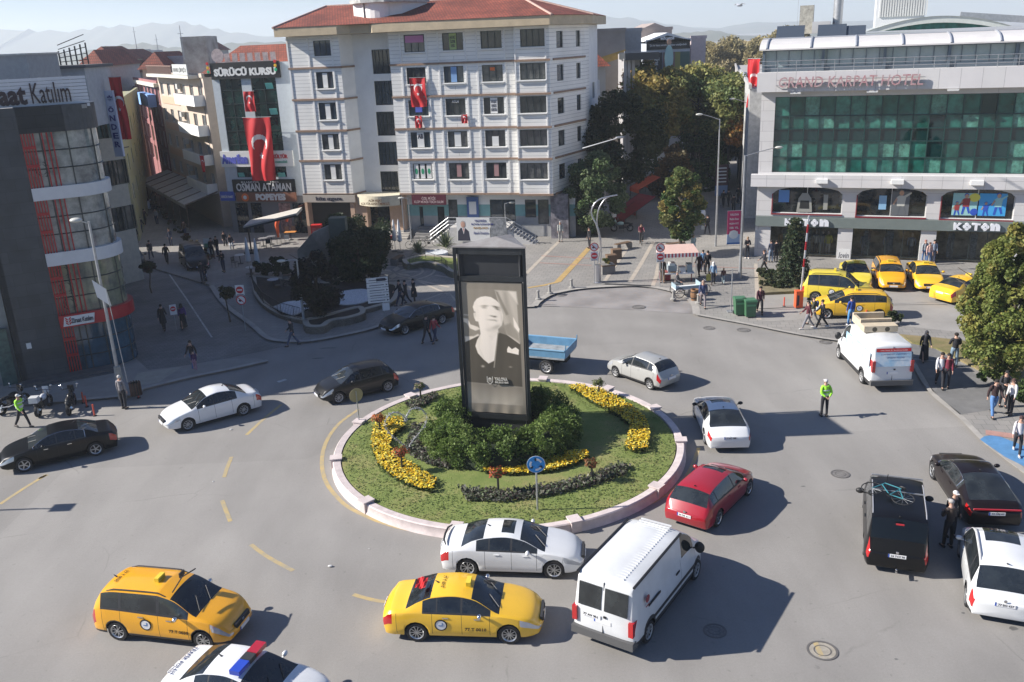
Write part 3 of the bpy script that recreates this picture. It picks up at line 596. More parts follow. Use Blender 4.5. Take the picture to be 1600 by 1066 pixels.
for j in range(NZ):
    for i in range(NX):
        v=j/(NZ-1); u=i/(NX-1); wr=.01*math.sin(u*9+v*4)*(.2+v)+(.012*math.sin(u*31+v*9)*max(0,(v-.9)*8))
        q=A+d*(u*W_)-nrm*(.0+wr); vs.append((q.x,q.y,BZ1-(BZ1-BZ0)*v))
a=MB(); a.v=vs; a.f=[(j*NX+i,(j+1)*NX+i,(j+1)*NX+i+1,j*NX+i+1) for j in range(NZ-1) for i in range(NX-1)]; a.mi=[0]*len(a.f)
a.build('portrait_banner',attrmat('banner_print_and_light','Col',.55,0,.4),py,smooth=80,colors=colr.reshape(-1,4))
an=math.atan2(d.y,d.x); CRM=M('logo_cream',(.6,.57,.5),.6)
def onbanner(u,v,off=.03): q=A+d*(u*W_)+nrm*off; return q.x,q.y,BZ1-(BZ1-BZ0)*v
x,y,z=onbanner(.5,.728,.045); text('banner_text','YALOVA',py,x,y,z,.24,CRM,width=.56,height=.15,rz=an,align='LEFT',bold=.008)
x,y,z=onbanner(.5,.752,.045); text('banner_text','BELEDİYESİ',py,x,y,z,.16,CRM,width=.58,height=.09,rz=an,align='LEFT',bold=.005)
x,y,z=onbanner(.42,.74,.04); lg=MB(Matrix.Translation((x,y,z))@Matrix.Rotation(an,4,'Z')); lg.add([(-.13,0,.17),(-.13,0,-.08),(0,0,-.2),(.13,0,-.08),(.13,0,.17),(.1,0,.17),(.1,0,-.06),(0,0,-.16),(-.1,0,-.06),(-.1,0,.17)],[(0,1,8,9),(1,2,7,8),(2,3,6,7),(3,4,5,6)]); lg.box(-.08,.08,-.004,0,.0,.02); lg.box(-.08,.08,-.004,0,-.05,-.03); lg.add([(-.08,0,.04),(.08,0,.04),(.05,0,.1),(0,0,.13),(-.05,0,.1)],[(0,1,2,3,4)]); lg.build('emblem',CRM,py)
# ================================================================ VEHICLES
def interp(pts,x):
    if x<=pts[0][0]: return pts[0][1]
    for (x0,y0),(x1,y1) in zip(pts,pts[1:]):
        if x<=x1: return y0+(y1-y0)*(x-x0)/(x1-x0+1e-9)
    return pts[-1][1]
def cubic(pts):
    xs=[p[0] for p in pts]; ys=[p[1] for p in pts]; n=len(xs)
    h=[xs[i+1]-xs[i] for i in range(n-1)]; d=[(ys[i+1]-ys[i])/h[i] for i in range(n-1)]
    m=[d[0]]+[0 if d[i-1]*d[i]<=0 else 2*d[i-1]*d[i]/(d[i-1]+d[i]) for i in range(1,n-1)]+[d[-1]]
    def f(x):
        if x<=xs[0]: return ys[0]
        if x>=xs[-1]: return ys[-1]
        i=0
        while x>xs[i+1]: i+=1
        t=(x-xs[i])/h[i]; t2=t*t;t3=t2*t
        return (2*t3-3*t2+1)*ys[i]+(t3-2*t2+t)*h[i]*m[i]+(-2*t3+3*t2)*ys[i+1]+(t3-t2)*h[i]*m[i+1]
    return f
LAMP=M('headlamp',(.55,.57,.6),.08,.3,coat=1,spec=.9); TAIL=M('tail_lamp',(.42,.01,.012),.15,coat=1)
PLATE=M('plate_white',(.75,.75,.75),.4); PLB=M('plate_blue',(.02,.08,.4),.4); TYRE=M('tyre',(.018,.018,.019),.8,var=.2,scale=9)
RIM=M('alloy_rim',(.5,.51,.52),.3,.8); RIMD=M('rim_dark',(.03,.03,.032),.5,.3); HUBC=M('wheel_trim',(.38,.38,.38),.5,.2)
UNDER=M('underbody',(.01,.01,.01),.9); TRIM=M('trim_plastic',(.03,.03,.032),.55,var=.1)
TINK=M('ink_black',(.01,.01,.01),.5)
def paint(nm,c,metal=0,rough=.28): return M('paint_'+nm,c,rough,metal,var=.04,scale=1.3,coat=.8)
P_WHITE=paint('white',(.72,.73,.73)); P_WH2=M('paint_van_white',(.66,.67,.67),.4,var=.08,scale=1.2,coat=.4); P_BLACK=M('paint_black',(.004,.004,.005),.3,0,spec=.3,coat=.12); P_DGREY=M('paint_charcoal',(.012,.0125,.014),.32,.1,spec=.35,coat=.15)
P_SILV=paint('silver',(.4,.4,.38),.15,.4); P_RED=paint('red',(.33,.012,.022)); P_TAXI=paint('taxi_yellow',(.85,.5,.03)); P_TAXO=paint('taxi_amber',(.85,.4,.015)); P_TAXL=paint('taxi_lemon',(.78,.62,.06)); P_BLUE=paint('blue',(.05,.22,.5)); P_BLK2=M('paint_blackred',(.009,.005,.005),.28,0,spec=.35,coat=.2)
def wheel(par,x,y,r,w,spokes=5,dark=False,kind=0):
    sgn=1 if y>0 else -1; T=Matrix.Translation((x,y,r))@Matrix.Rotation(-sgn*PI/2,4,'X')   # local z -> outward
    t=MB(T); hw=w/2; t.lathe([(r*.66,-hw),(r*.93,-hw),(r,-hw*.7),(r,hw*.7),(r*.94,hw),(r*.68,hw*.98),(r*.66,hw*.7),(r*.66,-hw)],28,closed=True); t.lathe([(0,hw*.25),(r*.66,hw*.25)],28)
    o=t.build('wheel',TYRE if False else [TYRE],par,smooth=40)
    m=MB(T); m.lathe([(r*.58,hw*.75),(r*.68,hw*1.0),(r*.70,hw*.9),(r*.66,hw*.4),(r*.57,hw*.4)],28,closed=True)
    m.lathe([(0,hw*.85),(r*.13,hw*.82),(r*.15,hw*.5)],14)
    for i in range(spokes):
        for dd in ((-.16,.16) if kind==1 else (0,)):
            a=i*2*PI/spokes+dd*.9; a2=i*2*PI/spokes+dd*1.6; ww=(.085 if kind==1 else .13)*r*(5/spokes)**.6
            c0=Vector((math.cos(a),math.sin(a),0)); c1=Vector((math.cos(a2),math.sin(a2),0)); m.bar(c0*r*.08+Vector((0,0,hw*.66)),c1*r*.62+Vector((0,0,hw*.78)),ww,hw*.18,up=(0,0,1))
    m.build('rim',RIMD if dark else (HUBC if kind==2 else RIM),o,smooth=30)
    return o
def car(name,label,cat,S,pm,group=None,plate=None,taxi=None,rot=None):
    """S: dict of proportions. x forward, origin on the ground under the middle"""
    L,W,H=S['L'],S['W'],S['H']; xr,xf=-L/2,L/2; wr=S['wr']; xF=xf-S['fo']; xR=xF-S['wb']
    top=cubic(S['top']); belt=cubic(S['belt']); cowl,rf,rr,rb=S['cowl'],S['rf'],S['rr'],S['rb']   # glass stations: windscreen base, roof front, roof rear, rear glass base
    zlow0=S.get('zlow',.2); wroof=S['wroof']/2; hw=W/2; van=S.get('van',0)
    planp=S.get('plan',[(xr,.9),(xr+.25,.985),(xr+.7,1),(xf-1.1,1),(xf-.45,.96),(xf-.15,.87),(xf,.78)]); plan=cubic(planp)
    Ra=wr+.055
    keys=[xr,xf,cowl,rf,rr,rb,xF-Ra,xF+Ra,xR-Ra,xR+Ra,xf-S.get('hl',.5),xr+S.get('tl',.22)]+[p for a,b in S['wins'] for p in (a,b)]+list(S.get('keys',[]))+list(S.get('sunroof') or ())
    seams=list(S.get('seams',[]))+([] if van else [xf-S.get('hl',.5)-.02,xr+.42])
    for s in seams: keys+=[s-.006,s+.006]
    for c in (xF,xR):
        for t in range(1,8): keys.append(c+Ra*math.cos(PI*t/8))
    xs=sorted(set(round(k,4) for k in keys if xr<=k<=xf))
    X=[xs[0]]
    for b in xs[1:]:
        a=X[-1]
        if b-a<.0035: continue
        n=max(1,int((b-a)/.11)); X+=[a+(b-a)*i/n for i in range(1,n)]+[b]
    ROWS_S=9; ROWS_G=5; ROWS_T=5      # side, glass, top
    zmaxbelt=belt((rf+rr)/2)
    def section(x):
        zt=top(x); zb=min(belt(x),zt-.03); w_=hw*plan(x); zl=zlow0+.03
        if x>xf-.3: zl=zlow0+.03+.05*((x-xf+.3)/.3)**2
        for c in (xF,xR):
            if abs(x-c)<Ra-1e-4: zl=max(zl,wr+math.sqrt(Ra*Ra-(x-c)**2))
        pts=[]
        for i in range(ROWS_S+1):
            t=i/ROWS_S; z=zl+(zb-zl)*t; zz=(z-zlow0)/(zb-zlow0); bul=1-.10*max(0,.22-zz)/.22*.6-.055*max(0,zz-.55)**1.5/.3-.012*math.exp(-((zz-.72)/.05)**2)*0
            pts.append((w_*bul,z))
        wb=pts[-1][0]; crown=S.get('crown',.05)
        hcab=max(0,(zt-zb-.03)/max(.05,H-zmaxbelt-.03)); hcab=min(1,hcab)
        cr=.03+(crown)*hcab; zr=zt-cr; yr=wb*.93+(min(wroof,wb*.98)-wb*.93)*hcab**.9
        for i in range(1,ROWS_G+1):
            t=i/ROWS_G; t=[0,.12,.5,.86,.955,1][i]; pts.append((wb+(yr-wb)*(t**1.15),zb+(zr-zb)*t))
        for i in range(1,ROWS_T+1):
            t=[0,.1,.32,.58,.8,1][i]; a=t*PI/2; pts.append((yr*(1-t),zr+(zt-zr)*math.sin(a)**.8))
        return pts
    secs=[section(x) for x in X]
    NR=len(secs[0]); rnd_f=S.get('rf_round',.16); rnd_r=S.get('rr_round',.1); leanr=S.get('leanr'); leanf=S.get('leanf')
    def deform(x,y,z):
        if x>xf-1.2:
            t=(x-(xf-1.2))/1.2; x-=rnd_f*abs(y/hw)**2.4*t*t
            if leanf: x+=interp(leanf,z)*max(0,min(1,(x-(xf-.5))/.5))**2
        if x<xr+.9:
            t=((xr+.9)-x)/.9; x+=rnd_r*abs(y/hw)**2.6*t*t
            if leanr: x+=interp(leanr,z)*max(0,min(1,((xr+.6)-x)/.6))**1.5
        return (x,y,z)
    # vertex grid, both sides: columns rows 0..NR-1 (left, +y) then mirrored
    rows=[]
    def ring(x,pts): return [deform(x,y,z) for y,z in pts]+[deform(x,-y,z) for y,z in pts[-2::-1]]
    G=[ring(x,p) for x,p in zip(X,secs)]
    # caps: shrink rings
    def shrink(x,pts,f,dx):
        zs=[z for y,z in pts]; zc=(min(zs)+max(zs))/2
        return ring(x+dx,[(y*f,zc+(z-zc)*f) for y,z in pts])
    capf=[(.985,.012),(.93,.03),(.8,.042),(.55,.05),(.3,.052),(.0,.054)]; capr=[(.985,-.012),(.95,-.022),(.85,-.03),(.55,-.034),(.3,-.036),(.0,-.037)]
    CF=[shrink(X[-1],secs[-1],f,d) for f,d in capf]; CR=[shrink(X[0],secs[0],f,d) for f,d in capr]
    G=CR[::-1]+G+CF; nC=len(capr); XX=[None]*nC+X+[None]*len(capf); M_=2*NR-1
    body=MB(); glass={}; parts={}
    root=thing(name,label,cat,(0,0,0),0,group)
    iB=ROWS_S; iR=ROWS_S+ROWS_G
    allv=[v for r_ in G for v in r_]
    def cls(i,j):
        jj=j if j<NR-1 else M_-2-j      # row cell index on half
        L_=j<NR-1
        xa=XX[i]; xb=XX[i+1]
        if xa is None or xb is None:
            cap_i=(i-(nC+len(X)-1)) if xa is None and i>nC or xb is None and i>nC else None
            # front or rear cap rings
            if i>=nC+len(X)-1:
                k=i-(nC+len(X)-1)
                if S.get('hlrow') and k<=S.get('hlk',2) and S['hlrow'][0]<=jj<S['hlrow'][1]: return 'headlight_l' if L_ else 'headlight_r'
            else:
                k=nC-1-i
                if S.get('tlrow') and k<=S.get('tlk',1) and S['tlrow'][0]<=jj<S['tlrow'][1]: return 'tail_light_l' if L_ else 'tail_light_r'
            if jj<S.get('trimrow',1) and k<1: return 'trim'
            return 'body'
        xm=(xa+xb)/2
        if jj>=iR and cowl>xm>rf: return 'windscreen'
        if jj>=iR and rr>xm>rb and not van: return 'rear_window'
        if iB+1<=jj<iR-1:
            for n_,(a,b) in enumerate(S['wins']):
                if a<xm<b: return 'side_window_%d_%s'%(n_,'l' if L_ else 'r')
        if not van and iB<=jj<iR-1 and min(a for a,b in S['wins'])<xm<max(b for a,b in S['wins']): return 'trim'
        if S.get('hlrow') and xm>xf-S.get('hl',.5) and S['hlrow'][0]<=jj<S['hlrow'][1]: return 'headlight_l' if L_ else 'headlight_r'
        if S.get('tlrow') and xm<xr+S.get('tl',.22) and S['tlrow'][0]<=jj<S['tlrow'][1]: return 'tail_light_l' if L_ else 'tail_light_r'
        if jj<S.get('trimrow',1): return 'trim'
        if xb-xa<.013 and 1<=jj<iB+1 and any(abs(xm-s)<.007 for s in seams): return 'seam'
        if S.get('sunroof') and S['sunroof'][0]<xm<S['sunroof'][1] and jj>=iR+2: return 'sunroof'
        return 'body'
    F={}
    for i in range(len(G)-1):
        for j in range(M_-1):
            F.setdefault(cls(i,j),[]).append((i*M_+j,(i+1)*M_+j,(i+1)*M_+j+1,i*M_+j+1)[::-1])
        if XX[i] is None or XX[i+1] is None: F.setdefault('body' if (i>nC or i<nC-2) else 'trim',[]).append((i*M_+M_-1,(i+1)*M_+M_-1,(i+1)*M_,i*M_)[::-1])
    def sub(fs):
        used={};vs=[];out=[]
        for f in fs:
            q=[]
            for v in f:
                if v not in used: used[v]=len(vs); vs.append(allv[v])
                q.append(used[v])
            out.append(tuple(q))
        return vs,out
    b=MB()
    for nm,k in (('body',0),('trim',1),('seam',2)):
        if nm in F: b.k=k; v,f=sub(F[nm]); b.add(v,f,k)
    # weld by building via bmesh
    trimm=TRIM if S.get('trim',True) else pm
    me=b.build('body',[pm,trimm,TINK],root)
    bm=bmesh.new(); bm.from_mesh(me.data); bmesh.ops.remove_doubles(bm,verts=bm.verts,dist=.0004); bm.to_mesh(me.data); bm.free()
    me.data.polygons.foreach_set('use_smooth',[True]*len(me.data.polygons)); me.data.set_sharp_from_angle(angle=R(38))
    for nm in F:
        if nm in('body','trim','seam'): continue
        v,f=sub(F[nm]); q=MB(); q.add(v,f); base='side_window' if nm.startswith('side') else ('headlight' if nm.startswith('head') else ('tail_light' if nm.startswith('tail') else nm))
        q.build(base,{'headlight':LAMP,'tail_light':TAIL}.get(base,GLASS),root,smooth=60)
    u=MB(); u.box(xr+.25,xf-.25,-hw+.28,hw-.28,zlow0-.03,.55); u.box(xR+Ra,xF-Ra,-hw+.06,hw-.06,zlow0-.02,zlow0+.1)
    u.build('underbody',UNDER,root)
    for x in (xF,xR):
        for s in (1,-1): wheel(root,x,s*(hw-S.get('tw',.2)/2-.015),wr,S.get('tw',.2),S.get('spokes',5),S.get('darkrim',False),S.get('wk',0))
    # surface probe
    def yat(x,z):
        best=None
        s=section(x)
        for (y0,z0),(y1,z1) in zip(s,s[1:]):
            if min(z0,z1)<=z<=max(z0,z1)+1e-6: t=(z-z0)/(z1-z0+1e-9); return y0+(y1-y0)*t
        return s[ROWS_S//2][0]
    for hx in S.get('handles',[]):
        for s in (1,-1):
            z=belt(hx)-.1; y=yat(hx,z); q=MB(); q.box(hx-.09,hx+.09,-.012,.022,-.014,.014); o=q.build('door_handle',CHROME if S.get('chromeh') else pm if not S.get('dkh') else TRIM,root); o.location=(0,s*y,z); o.scale=(1,s,1)
    mx=S.get('mirror',cowl-.55)
    for s in (1,-1):
        z=belt(mx)+.06; y=yat(mx,belt(mx)-.02); q=MB(); ms=S.get('ms',1); q.bar((mx,s*y,z-.02),(mx,s*(y+.1),z),.05,.03); q.ell((mx+.01,s*(y+.14*ms),z+.03*ms),(.07*ms,.11*ms,.075*ms*S.get('mt',1)),10,8); q.build('mirror',S.get('mm',pm),root,smooth=60)
    # plates
    def fx(z): return deform(xf+.05,0,z)[0]
    def rx(z): return deform(xr-.035,0,z)[0]
    for sgn,z in ((1,S.get('pzf',.42)),(-1,S.get('pzr',.6))):
        x=(fx(z) if sgn>0 else rx(z)); q=MB(); q.box(x-.004,x+.012,-.26,.26,z-.056,z+.056,0) if sgn>0 else q.box(x-.014,x+.004,-.26,.26,z-.056,z+.056,0)
        y0=-.26 if sgn<0 else .26; q.box(x-.003,x+.0135,min(y0*-1,y0*-1*.84),max(y0*-1,y0*-1*.84),z-.056,z+.056,1) if sgn>0 else q.box(x-.0155,x+.003,min(-y0,-y0*.84),max(-y0,-y0*.84),z-.056,z+.056,1)
        pl_=q.build('number_plate',[PLATE,PLB],root)
        if plate:
            text('plate_text',plate,pl_,x+sgn*.016,(.0-.02),z,.09,TINK,width=.4,height=.07,ext=.001,rz=sgn*PI/2,bold=.002)
    if S.get('grille'):
        g0,g1,gw=S['grille']; q=MB(); zc=(g0+g1)/2
        n=5
        for i in range(n): z=g0+(g1-g0)*(i+.5)/n; x=fx(z); q.box(x-.05,x+.008,-gw,gw,z-(g1-g0)/n*.32,z+(g1-g0)/n*.32)
        q.box(fx(zc)-.08,fx(zc)-.0,-gw*1.03,gw*1.03,g0,g1); q.build('grille',S.get('gm',TRIM),root)
        q=MB(); q.lathe([(0,.012),(.05,.01),(.055,0)],12,M4=Matrix.Translation((fx(zc)+.008,0,zc))@Matrix.Rotation(PI/2,4,'Y')); q.build('badge',CHROME,root)
    if S.get('rbadge',True) and not van:
        z=S.get('rbz',belt(xr+.1)-.1); q=MB(); q.lathe([(0,.012),(.045,.01),(.05,0)],12,M4=Matrix.Translation((rx(z)-.002,0,z))@Matrix.Rotation(-PI/2,4,'Y')); q.build('badge',CHROME,root)
    if S.get('rails'):
        x0,x1=S['rails']
        for s in (1,-1):
            q=MB(); pts=[]
            for i in range(9):
                x=x0+(x1-x0)*i/8; pts.append((x,s*(section(x)[iR][0]-.03),section(x)[iR][1]+.05+ (0 if 0<i<8 else -.05)))
            q.tube(pts,.018,6); q.build('roof_rail',S.get('railm',TRIM),root)
    if S.get('chromeline'):
        x0,x1=S['chromeline']
        for s in (1,-1):
            q=MB(); pts=[]
            for i in range(19):
                x=x0+(x1-x0)*i/18; sec=section(x); y,z=sec[iR-1]; pts.append((x,s*(y+.006),z))
            y0,z0=section(x1)[iB+1]; y1,z1=section(x0)[iB+1]
            pts=[(x1,s*(y0+.01),z0)]+pts[::-1]+[(x0,s*(y1+.01),z1)]
            q.tube(pts,.012,5); q.build('window_trim',CHROME,root)
    if S.get('spoiler'):
        x,z,wd=S['spoiler']; q=MB(); q.tube([(x+.1,-wd,z-.04),(x,-wd*.6,z),(x-.02,0,z+.01),(x,wd*.6,z),(x+.1,wd,z-.04)],[.02,.035,.035,.035,.02],6); q.build('spoiler',S.get('spm',pm),root,smooth=60)
    q=MB(); q.tube([(cowl-.02,-.5,top(cowl)+.02),(cowl-.35,-.1,top(cowl-.35)+.015)],.01,4); q.tube([(cowl-.02,.1,top(cowl)+.02),(cowl-.35,.45,top(cowl-.35)+.01)],.01,4); q.build('wiper',BLACK,root)
    if S.get('antenna',True) and not van: q=MB(); q.tube([(rr+.15,0,top(rr+.15)),(rr+.05,0,top(rr+.15)+.07)],[.03,.008],6); q.build('antenna',TRIM,root)
    if taxi:
        tx=(rf+rr)/2+.45 if 'x' not in taxi else taxi['x']; q=MB(); z=top(tx); q.box(tx-.07,tx+.07,-.18,.18,z-.01,z+.13); sg=q.build('roof_sign',M('taxi_sign_yellow',(.7,.55,.05),.4),root)
        text('sign_text','TAKSİ',sg,tx+.072,0,z+.06,.1,TINK,width=.28,height=.07,ext=.001,rz=PI/2)
        text('sign_text','TAKSİ',sg,tx-.072,0,z+.06,.1,TINK,width=.28,height=.07,ext=.001,rz=-PI/2)
        for s in (1,-1):
            bx=S.get('emx',xR+.95); z=belt(bx)-.32; y=yat(bx,z)
            q=MB(); q.lathe([(0,.012),(.15,.012),(.15,.0)],24,0,Matrix.Translation((bx,s*y,z))@Matrix.Rotation(-s*PI/2,4,'X')); q.lathe([(.15,.016),(.185,.014),(.185,.0),(.15,.0)],24,1,Matrix.Translation((bx,s*y,z))@Matrix.Rotation(-s*PI/2,4,'X'),closed=True)
            q.box(bx-.07,bx+.05,s*(y+.014) if s>0 else s*(y+.018),s*(y+.018) if s>0 else s*(y+.014),z-.03,z+.0,2); q.box(bx+.03,bx+.06,min(s*(y+.014),s*(y+.018)),max(s*(y+.014),s*(y+.018)),z+.0,z+.08,2)
            q.build('door_emblem',[PLATE,TINK,M('emblem_blue',(.1,.2,.4),.5)],root)
            if taxi.get('no'):
                bx=S.get('nox',xF-.85); z=belt(bx)-.42; y=yat(bx,z)
                text('taxi_number',taxi['no'],root,bx,s*(y+.012),z,.14,TINK,width=.62,height=.1,ext=.002,rz=0 if s<0 else PI,bold=.003)
        if taxi.get('no'):
            zz=top(rr+.25)+.012; text('taxi_number',taxi['no'],root,rr+.3,0,zz+.02,.14,TINK,width=.6,height=.1,ext=.001,rx=0,rz=-PI/2,bold=.003)
    return root
def put(root,rear,front,side,S,hgt=0):
    """stand the vehicle so that the wheel contacts of the visible side fall on two measured points"""
    a=at(*rear,hgt); b=at(*front,hgt); d=(b-a).normalized(); mid=(a+b)/2; lat=Vector((-d.y,d.x,0)); off=(S['W']/2-.12)*(-1 if side=='L' else 1)
    c=mid+lat*off; xF=S['L']/2-S['fo']; xm=xF-S['wb']/2
    root.location=c-d*xm; root.location.z=hgt; root.rotation_euler=(0,0,math.atan2(d.y,d.x))
def putc(root,px,py,hdg,S,end='F',hgt=0):
    """centre of the front ('F') or rear ('R') bumper on the ground, heading in degrees"""
    p=at(px,py,hgt); d=Vector((math.cos(R(hdg)),math.sin(R(hdg)),0)); root.location=p-d*(S['L']/2)*(1 if end=='F' else -1); root.location.z=hgt; root.rotation_euler=(0,0,R(hdg))
def SEDAN(L=4.6,W=1.8,H=1.44,wb=2.7,wr=.325,**k):
    f=L/2; d=dict(L=L,W=W,H=H,wb=wb,wr=wr,fo=.9,wroof=W*.66,cowl=f-1.18,rf=f-1.98,rr=-f+1.45,rb=-f+.72,
      top=[(-f,.78),(-f+.05,.92),(-f+.2,1.0),(-f+.68,1.06),(-f+1.05,1.25),(-f+1.5,H-.06),(-f+2.1,H),(f-2.4,H-.005),(f-1.95,H-.09),(f-1.2,.98),(f-.8,.9),(f-.3,.78),(f-.08,.68),(f,.56)],
      belt=[(-f,.74),(-f+.2,.9),(-f+.9,.95),(0,.93),(f-1.2,.9),(f-.8,.84),(f-.3,.7),(f,.5)],
      hlrow=(6,9),hl=.55,tlrow=(5,9),tl=.28,handles=[-.42,.5],sunroof=None,pzr=.72,grille=(.5,.64,.4),leanr=[(.3,0.03),(.6,-.02),(.9,.02),(1.1,.1)],leanf=[(.2,-.02),(.45,.02),(.75,-.06)])
    d['wins']=[(-f+1.22,-f+1.62),(-f+1.66,.02),(.08,f-1.42)]; d['seams']=[.05,f-1.45,-f+1.5]; d['emx']=-.55; d['nox']=.45; d.update(k); return d
def HATCH(L=4.0,W=1.7,H=1.47,wb=2.55,wr=.305,**k):
    f=L/2; d=dict(L=L,W=W,H=H,wb=wb,wr=wr,fo=.8,wroof=W*.66,cowl=f-.98,rf=f-1.75,rr=-f+.62,rb=-f+.16,
      top=[(-f,.72),(-f+.04,.86),(-f+.15,1.0),(-f+.35,1.22),(-f+.62,H-.09),(-f+1.1,H-.02),(0,H),(f-1.95,H-.03),(f-1.68,H-.11),(f-1.0,.98),(f-.65,.9),(f-.25,.78),(f-.06,.66),(f,.54)],
      belt=[(-f,.66),(-f+.15,.9),(-f+.6,.97),(0,.93),(f-1.0,.89),(f-.6,.82),(f-.25,.68),(f,.48)],
      hlrow=(6,9),hl=.55,tlrow=(5,9),tl=.26,handles=[-.45,.4],pzr=.62,grille=(.46,.58,.36),leanr=[(.3,.03),(.55,-.03),(.85,.02),(1.2,.1)],leanf=[(.2,-.02),(.45,.02),(.75,-.06)])
    d['wins']=[(-f+.5,-f+.85),(-f+.9,-.02),(.04,f-1.25)]; d['seams']=[.01,f-1.28]; d.update(k); return d
def MPV(L=4.5,W=1.76,H=1.7,wb=2.81,wr=.32,**k):
    f=L/2; d=dict(L=L,W=W,H=H,wb=wb,wr=wr,fo=.82,wroof=k.get('wroof',W*.74),cowl=f-.98,rf=f-1.8,rr=-f+.38,rb=-f+.1,
      top=[(-f,.8),(-f+.03,.98),(-f+.1,1.1),(-f+.22,1.38),(-f+.4,H-.1),(-f+.9,H-.02),(0,H),(f-2.1,H-.03),(f-1.72,H-.14),(f-1.0,1.08),(f-.65,.99),(f-.25,.86),(f-.06,.72),(f,.58)],
      belt=[(-f,.76),(-f+.12,.98),(-f+.6,1.04),(0,1.0),(f-1.0,.96),(f-.6,.9),(f-.25,.74),(f,.5)],
      hlrow=(6,9),hl=.5,tlrow=(4,9),tl=.16,handles=[-.5,.42],pzr=.75,grille=(.52,.66,.38),leanr=[(.3,.02),(.7,-.02),(1.0,0),(1.5,.12)],leanf=[(.2,-.02),(.45,.02),(.8,-.07)],rails=(-f+.6,f-1.95))
    d['wins']=[(-f+.38,-f+1.02),(-f+1.1,.02),(.1,f-1.22)]; d['seams']=[.06,f-1.25,-f+1.06]; d['emx']=-.35; d['nox']=.7; d.update(k); return d
def VAN(L=5.4,W=1.99,H=2.45,wb=3.6,wr=.35,**k):
    f=L/2; d=dict(L=L,W=W,H=H,wb=wb,wr=wr,fo=.85,wroof=W*.84,cowl=f-.75,rf=f-1.5,rr=-f+.0,rb=-f-.1,van=1,zlow=.26,tw=.22,
      top=[(-f,H-.1),(-f+.12,H-.02),(-f+.5,H),(f-2.4,H),(f-1.9,H-.06),(f-1.45,H-.32),(f-.78,1.35),(f-.45,1.2),(f-.15,1.05),(f-.03,.85),(f,.65)],
      belt=[(-f,1.3),(f-1.5,1.3),(f-.8,1.18),(f-.4,1.02),(f-.15,.85),(f,.55)],plan=[(-f,.95),(-f+.1,1),(f-1.2,1),(f-.5,.95),(f-.15,.86),(f,.78)],
      hlrow=(6,9),hl=.45,tlrow=None,handles=[],wins=[(f-2.05,f-1.15)],seams=[f-2.15,f-1.05],mirror=f-1.15,ms=1.5,mt=1.7,mm=BLACK,rr_round=.05,leanr=[(.3,0),(1.3,0),(H,.14)],crown=.06,grille=(.6,.8,.5),pzf=.5,pzr=.95,rbadge=False,trimrow=2,wk=2,spokes=7)
    d.update(k); return d
# --- roundabout traffic
S=SEDAN(4.63,1.84,1.46,2.78,.33,chromeline=(-4.63/2+1.25,4.63/2-1.35),chromeh=True,trimrow=0); c=car('parked_car','black saloon with chrome window trim at the far left, heading left','car',S,P_BLACK,'cars on the roundabout'); put(c,(149,712),(43,736),'L',S)
S=SEDAN(4.53,1.79,1.48,2.64,.31,wk=2,spokes=9,trimrow=0,mm=P_WHITE); c=car('parked_car','white saloon heading left beside the shaded kerb','car',S,P_WHITE,'cars on the roundabout',plate='77 AB 123' if False else None); put(c,(380,649),(296,672),'L',S)
S=HATCH(4.03,1.71,1.49,2.575,.31,spokes=9,wk=2); c=car('parked_car','dark grey hatchback in the shade left of the island','car',S,P_DGREY,'cars on the roundabout'); put(c,(606,612),(530,630),'L',S)
S=SEDAN(4.77,1.83,1.46,2.79,.33,chromeline=(-4.77/2+1.2,4.77/2-1.35),trimrow=0,spokes=10); c=car('parked_car','black saloon by the direction signpost, pedestrians at its tail','car',S,P_BLACK,'cars on the roundabout'); put(c,(691,506),(632,523),'L',S)
S=HATCH(3.85,1.62,1.44,2.37,.28,wk=2,spokes=7,leanr=[(.3,.03),(.55,-.03),(.85,.02),(1.2,.06)],tlrow=(5,10),tl=.18); c=car('parked_car','dusty silver hatchback behind the island, rear lamps toward the camera','car',S,P_SILV,'cars on the roundabout'); put(c,(1016,608),(964,589),'L',S)
S=SEDAN(4.65,1.8,1.42,2.73,.33,sunroof=(-.2,.2),spokes=5,trimrow=0,rr=-4.65/2+1.5,rb=-4.65/2+.45,mm=BLACK,tlrow=(6,9),tl=.3); c=car('parked_car','white saloon with dark rear window driving away right of the island','car',S,P_WHITE,'cars on the roundabout',plate='77 AC 088'); put(c,(1104,694),(1087,652),'L',S)
S=HATCH(4.36,1.78,1.46,2.64,.32,sunroof=(-.05,.3),trimrow=0,tlrow=(5,9),tl=.35); c=car('parked_car','red hatchback with a sunroof driving away right of the island','car',S,P_RED,'cars on the roundabout',plate='34 DK 611'); put(c,(1122,818),(1164,776),'R',S)
S=SEDAN(4.62,1.81,1.43,2.81,.335,sunroof=(-.3,.12),spokes=5,wk=1,trimrow=0,spoiler=(-4.62/2+.1,1.07,.62),spm=BLACK); c=car('parked_car','white saloon with sunroof and black boot spoiler in front of the island','car',S,P_WHITE,'cars on the roundabout'); put(c,(730,899),(868,903),'R',S)
def taxiextra(c,S,bar=False):
    pass
S=SEDAN(4.62,1.81,1.48,2.7,.32,spokes=10,trimrow=0,chromeh=True,mm=CHROME); c=car('taxi','yellow saloon taxi with a red flag on its roof in front of the island','taxi',S,P_TAXI,'taxis',taxi=dict(no='77 T 0010')); put(c,(653,1000),(797,1004),'R',S)
fl=MB(Matrix.Translation((-1.25,-.1,1.47)));
for i in range(5): fl.add([(i*.06-.1,-.3+j*.14,.03+.03*math.sin(i*1.7+j)) for j in range(5)]+[(i*.06-.04,-.3+j*.14,.03+.03*math.sin((i+1)*1.7+j)) for j in range(5)],[(j,j+1,j+6,j+5) for j in range(4)])
